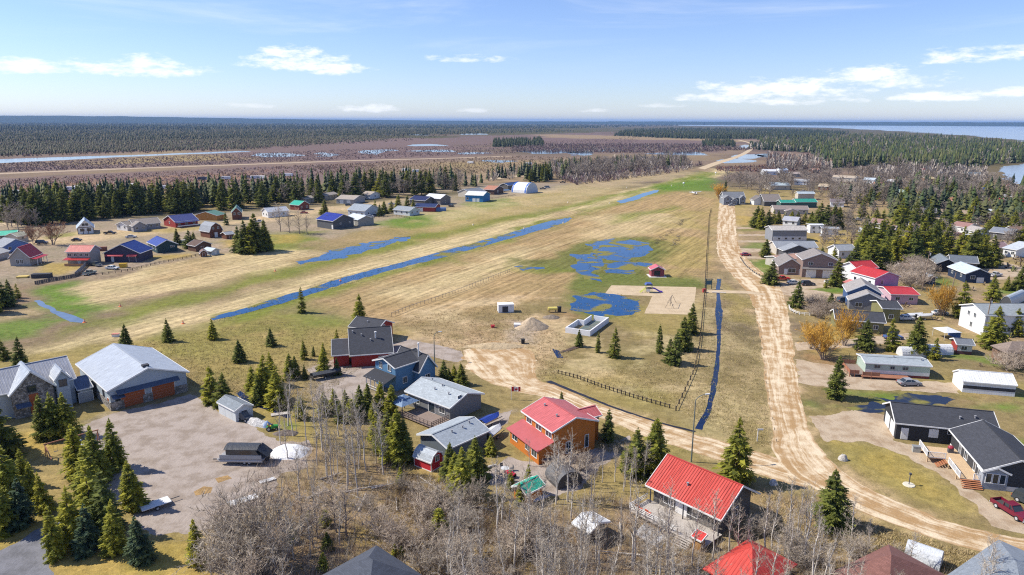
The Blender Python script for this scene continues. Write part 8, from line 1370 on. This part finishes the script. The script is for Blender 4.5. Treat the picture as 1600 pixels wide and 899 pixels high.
for k, (u_, v_) in enumerate([(188, 479), (286, 506), (132, 504), (430, 424), (532, 439), (887, 317), (739, 352), (880, 349), (819, 357), (1049, 291), (979, 294), (1118, 274), (952, 318)]):
    q = G(u_, v_); r_ = empty('runway_cone', q); tag(r_, ['orange runway cone nearest the left village', 'orange runway cone at the near ditch end', 'orange runway cone at the end of the pale ditch water', 'orange runway cone below the blue flooded hollow', 'orange runway cone on the near bank of the long ditch', 'pale runway cone beyond the mown field, right of the far pool', 'pale runway cone before the bright blue shed', 'small runway cone at the far tip of the long ditch', 'small runway cone left of the far tip of the long ditch', 'far runway cone on the green patch', 'far runway cone by the arched hangar field', 'farthest runway cone at the strip end', 'runway cone beside the small far pool'][k], 'cone', 'runway edge cones'); cc = pnt(.80, .22, .05) if k < 5 else pnt(.75, .62, .45); s_ = 1.0 if k < 5 else 1.1
    MB().lathe((*q, 0), [(.55 * s_, 0), (.52 * s_, .08), (.30 * s_, .1), (.16 * s_, .65 * s_), (.05, .95 * s_)], 10).build('cone', cc, r_); MB().lathe((*q, .4), [(.235 * s_, 0), (.20 * s_, .16)], 10).build('stripe', WHITE, r_)
q = G(182, 526); crate('ground_marker', 'small white and red marker box left of the hangar spruce', 'marker', 181, 526, .2, (1.6, 1.0, .7), pl(.70, .68, .66), pl(.5, .2, .15))
for u_, v_, lab in ((1068, 291, 'round white wind marker on the far green patch'), (1118, 274, 'little white wind marker near the strip end')):
    q = G(u_, v_); r_ = empty('wind_marker', q); tag(r_, lab, 'marker'); MB().bar((*q, 0), (*q, 2.2), .08, 6).build('post', WHITE, r_); MB().lathe((q[0], q[1], 1.6), [(.1, 0), (.85, .5), (1.0, 1.0), (.75, 1.5), (.1, 1.9)], 12).build('ball', WHITE, r_)
# light aircraft at the far field edge
q = G(1086, 304); P, X_, Y_ = frame(q, -1.2); r_ = empty('light_aircraft', q); tag(r_, 'white high wing light aircraft parked on the far field', 'aircraft'); WP = pnt(.74, .75, .76)
fus = [(-4.0, .9, .12), (-2.5, 1.0, .35), (-.5, 1.15, .62), (1.2, 1.15, .62), (2.2, 1.0, .5), (2.8, .95, .25)]; m = MB(); rg = [[P(x_, r__ * math.cos(6.283 * k / 8), z_ + r__ * math.sin(6.283 * k / 8)) for k in range(8)] for x_, z_, r__ in fus]
for a_, b_ in zip(rg, rg[1:]): [m.face([a_[k], a_[(k + 1) % 8], b_[(k + 1) % 8], b_[k]]) for k in range(8)]
m.build('fuselage', WP, r_); MB().hexa([P(x_, y_, z_) for z_ in (1.9, 2.05) for x_, y_ in ((-.3, -5.4), (1.2, -5.4), (1.2, 5.4), (-.3, 5.4))]).build('wing', WP, r_); MB().hexa([P(x_, y_, z_) for z_ in (1.0, 1.08) for x_, y_ in ((-4.1, -1.6), (-3.2, -1.6), (-3.2, 1.6), (-4.1, 1.6))]).build('tailplane', WP, r_); extrude(MB(), P, [(-4.2, 1.0), (-3.1, 1.0), (-3.9, 2.4), (-4.3, 2.4)], -.05, .05).build('fin', WP, r_); extrude(MB(), P, [(-.2, 1.4), (1.5, 1.4), (1.1, 1.9), (-.1, 1.9)], -.55, .55).build('cabin', GLASS, r_); [MB().bar(P(x_, y_ - .1, .25), P(x_, y_ + .1, .25), .25, 10).build('wheel', TYRE, r_) for x_, y_ in ((.2, -1.1), (.2, 1.1), (2.0, 0))]; MB().beam(P(2.85, -.9, .95), P(2.85, .9, .95), .06, .14).build('propeller', DARKT, r_)
# logs lying on the mown field
for k, (a_, b_) in enumerate((((1024, 382), (1052, 360)), ((1052, 385), (1062, 368)), ((1064, 354), (1068, 342)))):
    p_, q_2 = G(*a_), G(*b_); setorg(p_); m = MB(); r = np.random.default_rng(k)
    for j in range(26): s = r.random(); c_ = p_ + (q_2 - p_) * s + r.normal(0, .6, 2); d_ = r.normal(0, 1, 3); d_[2] = abs(d_[2]) * .4; m.bar((*c_, .2), (c_[0] + d_[0] * 1.5, c_[1] + d_[1] * 1.5, .2 + d_[2]), .09, 4)
    tag(m.build('brush_pile', wd_(.17, .14, .11)), ['long dark brush pile nearest the upper blue pool', 'short brush pile right of the long one', 'farthest brush pile on the mown field'][k], 'brush pile')
# near yard things
q = G(118, 702); P, X_, Y_ = frame(q, TH1); r_ = empty('timber_swing', q); tag(r_, 'reddish timber swing frame with pale slide in the spruce garden', 'play frame'); TB = wd_(.36, .17, .10)
for x_ in (-4.2, 0.0, 3.6): [MB().beam(P(x_, 0, 2.3), P(x_, y_, 0), .12, .12).build('leg', TB, r_) for y_ in (-.9, .9)]
MB().beam(P(-4.4, 0, 2.35), P(3.8, 0, 2.35), .14, .18).build('beam', TB, r_); MB().beam(P(-4.2, -3.6, 1.0), P(-4.2, 0, 2.2), .14, .14).build('brace', TB, r_); MB().beam(P(.6, -3.2, .15), P(.6, -.3, 1.6), .7, .08).build('slide', pl(.6, .62, .66), r_)
for x_ in (-2.8, -1.4): o = MB().beam(P(x_ - .3, 0, .6), P(x_ + .3, 0, .6), .2, .05).build('seat', DARKT, r_); [MB().bar(P(x_ + s_, 0, .6), P(x_ + s_, 0, 2.3), .012, 4).build('rope', DARKT, o) for s_ in (-.27, .27)]
for (u_, v_, a_, L_, W_, lab) in ((243, 793, .75, 4.0, 2.0, 'flat white utility trailer beside the spruces on the yard'), (380, 783, .62, 4.2, 1.5, 'flat white sled lying at the lower yard edge'), (438, 648, .35, 3.4, 1.2, 'pale plank bridge across the dark ditch by the shed'), (418, 752, .6, 2.4, .9, 'small white board at the edge of the wood')):
    q = G(u_, v_); P, X_, Y_ = frame(q, a_); r_ = empty('flat_trailer' if 'trailer' in lab else 'flat_board', q); tag(r_, lab, 'trailer' if 'trailer' in lab else 'board'); zb = .55 if 'trailer' in lab else .12
    for k in range(5): MB().hexa([P(x_, y_, z_) for z_ in (zb, zb + .1) for x_, y_ in ((-L_ / 2, -W_ / 2 + W_ * k / 5), (L_ / 2, -W_ / 2 + W_ * k / 5), (L_ / 2, -W_ / 2 + W_ * (k + .94) / 5), (-L_ / 2, -W_ / 2 + W_ * (k + .94) / 5))]).build('plank', pl(.66, .67, .68) if 'white' in lab else wd_(.5, .46, .42), r_)
    if zb > .5: wheels(r_, P, (0,), W_ / 2 + .2, .32, .2); MB().beam(P(L_ / 2, 0, .5), P(L_ / 2 + 1.4, 0, .5), .1, .1).build('tow_bar', DARKT, r_)
q = G(383, 657); P, X_, Y_ = frame(q, TH1 - 1.2); r_ = empty('utility_vehicle', q); tag(r_, 'dark grey covered quad parked before the small grey shed', 'vehicle'); extrude(MB(), P, [(-1.2, .4), (1.2, .4), (1.25, .9), (.5, 1.0), (.1, 1.6), (-.9, 1.6), (-1.2, .95)], -.7, .7).build('body', M('tarp', (.10, .11, .12)), r_); wheels(r_, P, (-.8, .85), .8, .35, .25)
q = G(840, 782); setorg(q); P, X_, Y_ = frame(q, .5); r_ = empty('canoe', q); tag(r_, 'pale blue upturned canoe beside the teal roofed shed', 'canoe'); m = MB(); ns = 9; sc_2 = [[P(-2.3 + 4.6 * i / 8, .45 * math.sin(math.pi * i / 8) * math.cos(math.pi * k / 6), .15 + .5 * math.sin(math.pi * i / 8) ** .6 * math.sin(math.pi * k / 6)) for k in range(7)] for i in range(ns)]
for a_, b_ in zip(sc_2, sc_2[1:]): [m.face([a_[k], b_[k], b_[k + 1], a_[k + 1]]) for k in range(6)]
m.build('hull', pnt(.20, .30, .52), r_); MB().beam(P(-2.3, 0, .62), P(2.3, 0, .62), .05, .05).build('keel', pnt(.15, .22, .4), r_)
q = G(797, 745); P, X_, Y_ = frame(q, -.6); r_ = empty('quad_bike', q); tag(r_, 'small red quad bike on the round gravel patch', 'vehicle'); extrude(MB(), P, [(-.8, .45), (.8, .45), (.9, .75), (.2, .85), (-.2, .8), (-.8, .85)], -.3, .3).build('body', pnt(.50, .03, .05), r_); MB().beam(P(.35, -.45, 1.05), P(.35, .45, 1.05), .06, .06).build('handlebar', DARKT, r_); wheels(r_, P, (-.55, .6), .55, .28, .22)
q = G(789, 738); r_ = empty('patio_table', q); tag(r_, 'round pale garden table on the round gravel patch', 'table'); MB().lathe((*q, .7), [(.7, 0), (.7, .06)], 14).build('top', pl(.55, .56, .57), r_); MB().lathe((*q, 0), [(.35, 0), (.08, .06), (.08, .7)], 10).build('pedestal', DARKT, r_)
for k, a_ in enumerate((0.4, 2.0, 3.6, 5.2)):
    c_ = q + 1.2 * np.array((math.cos(a_), math.sin(a_))); P, X_, Y_ = frame(c_, a_); r_ = empty('garden_chair', c_); tag(r_, 'dark garden chair at the round pale table', 'chair', 'chairs at the round table'); MB().hexa([P(x_, y_, z_) for z_ in (.42, .47) for x_, y_ in ((-.25, -.25), (.25, -.25), (.25, .25), (-.25, .25))]).build('seat', DARKT, r_); MB().beam(P(.25, -.25, .7), P(.25, .25, .7), .05, .5).build('backrest', DARKT, r_); [MB().beam(P(x_, y_, 0), P(x_, y_, .43), .04, .04).build('leg', DARKT, r_) for x_ in (-.22, .22) for y_ in (-.22, .22)]
kb = [G(*c) for c in ((757, 753), (752, 746), (752, 740), (757, 734), (766, 730), (776, 728))]; r_ = empty('stone_edging', kb[0]); tag(r_, 'curved pale stone edging round the gravel patch', 'edging')
for a_, b_ in zip(kb, kb[1:]):
    for k in range(3): s0 = a_ + (b_ - a_) * (k + .04) / 3; s1 = a_ + (b_ - a_) * (k + .96) / 3; MB().beam((*s0, .14), (*s1, .14), .35, .28).build('stone', M('rock', (.48, .46, .43)), r_)
# fallen trunks in the near wood
for k in range(14):
    u_, v_ = [(500, 750), (540, 770), (580, 765), (620, 800), (560, 800), (690, 770), (480, 780), (740, 830), (770, 800), (850, 830), (930, 850), (970, 840), (1010, 870), (660, 815)][k]; q = G(u_, v_); setorg(q); a_ = random.uniform(0, 3.1); L_ = random.uniform(3, 6.5)
    m = MB().bar((q[0], q[1], .15), (q[0] + math.cos(a_) * L_, q[1] + math.sin(a_) * L_, .35), .13, 7, .06); m.bar((q[0] + math.cos(a_) * L_ * .6, q[1] + math.sin(a_) * L_ * .6, .28), (q[0] + math.cos(a_ + .5) * L_ * .85, q[1] + math.sin(a_ + .5) * L_ * .85, .8), .05, 5, .02); tag(m.build('fallen_trunk', GBARK), 'fallen grey trunk on the floor of the near wood', 'log', 'fallen trunks of the near wood')
# ------------------------------------------------------------------ air
hz = MB(); hz.hexa([(x_, y_, z_) for z_ in (-2.0, 150.0) for x_, y_ in ((-45000, -600), (45000, -600), (45000, 45000), (-45000, 45000))]); setorg((0, 0)); ho = hz.build('haze', M('plain', (.5, .5, .5)))
hm = bpy.data.materials.new('haze_air'); hm.use_nodes = True; t = NT(hm.node_tree); pv = t.new('ShaderNodeVolumePrincipled'); pv.inputs['Color'].default_value = (.30, .53, .95, 1); pv.inputs['Density'].default_value = HAZE; pv.inputs['Anisotropy'].default_value = 0.0
oo = t.new('ShaderNodeOutputMaterial'); t.t.links.new(pv.outputs[0], oo.inputs['Volume']); ho.data.materials.clear(); ho.data.materials.append(hm); tag(ho, 'thin blue haze over the whole plain', None, None, 'stuff')
for o in bpy.data.objects:
    if '_o' in o: del o['_o']
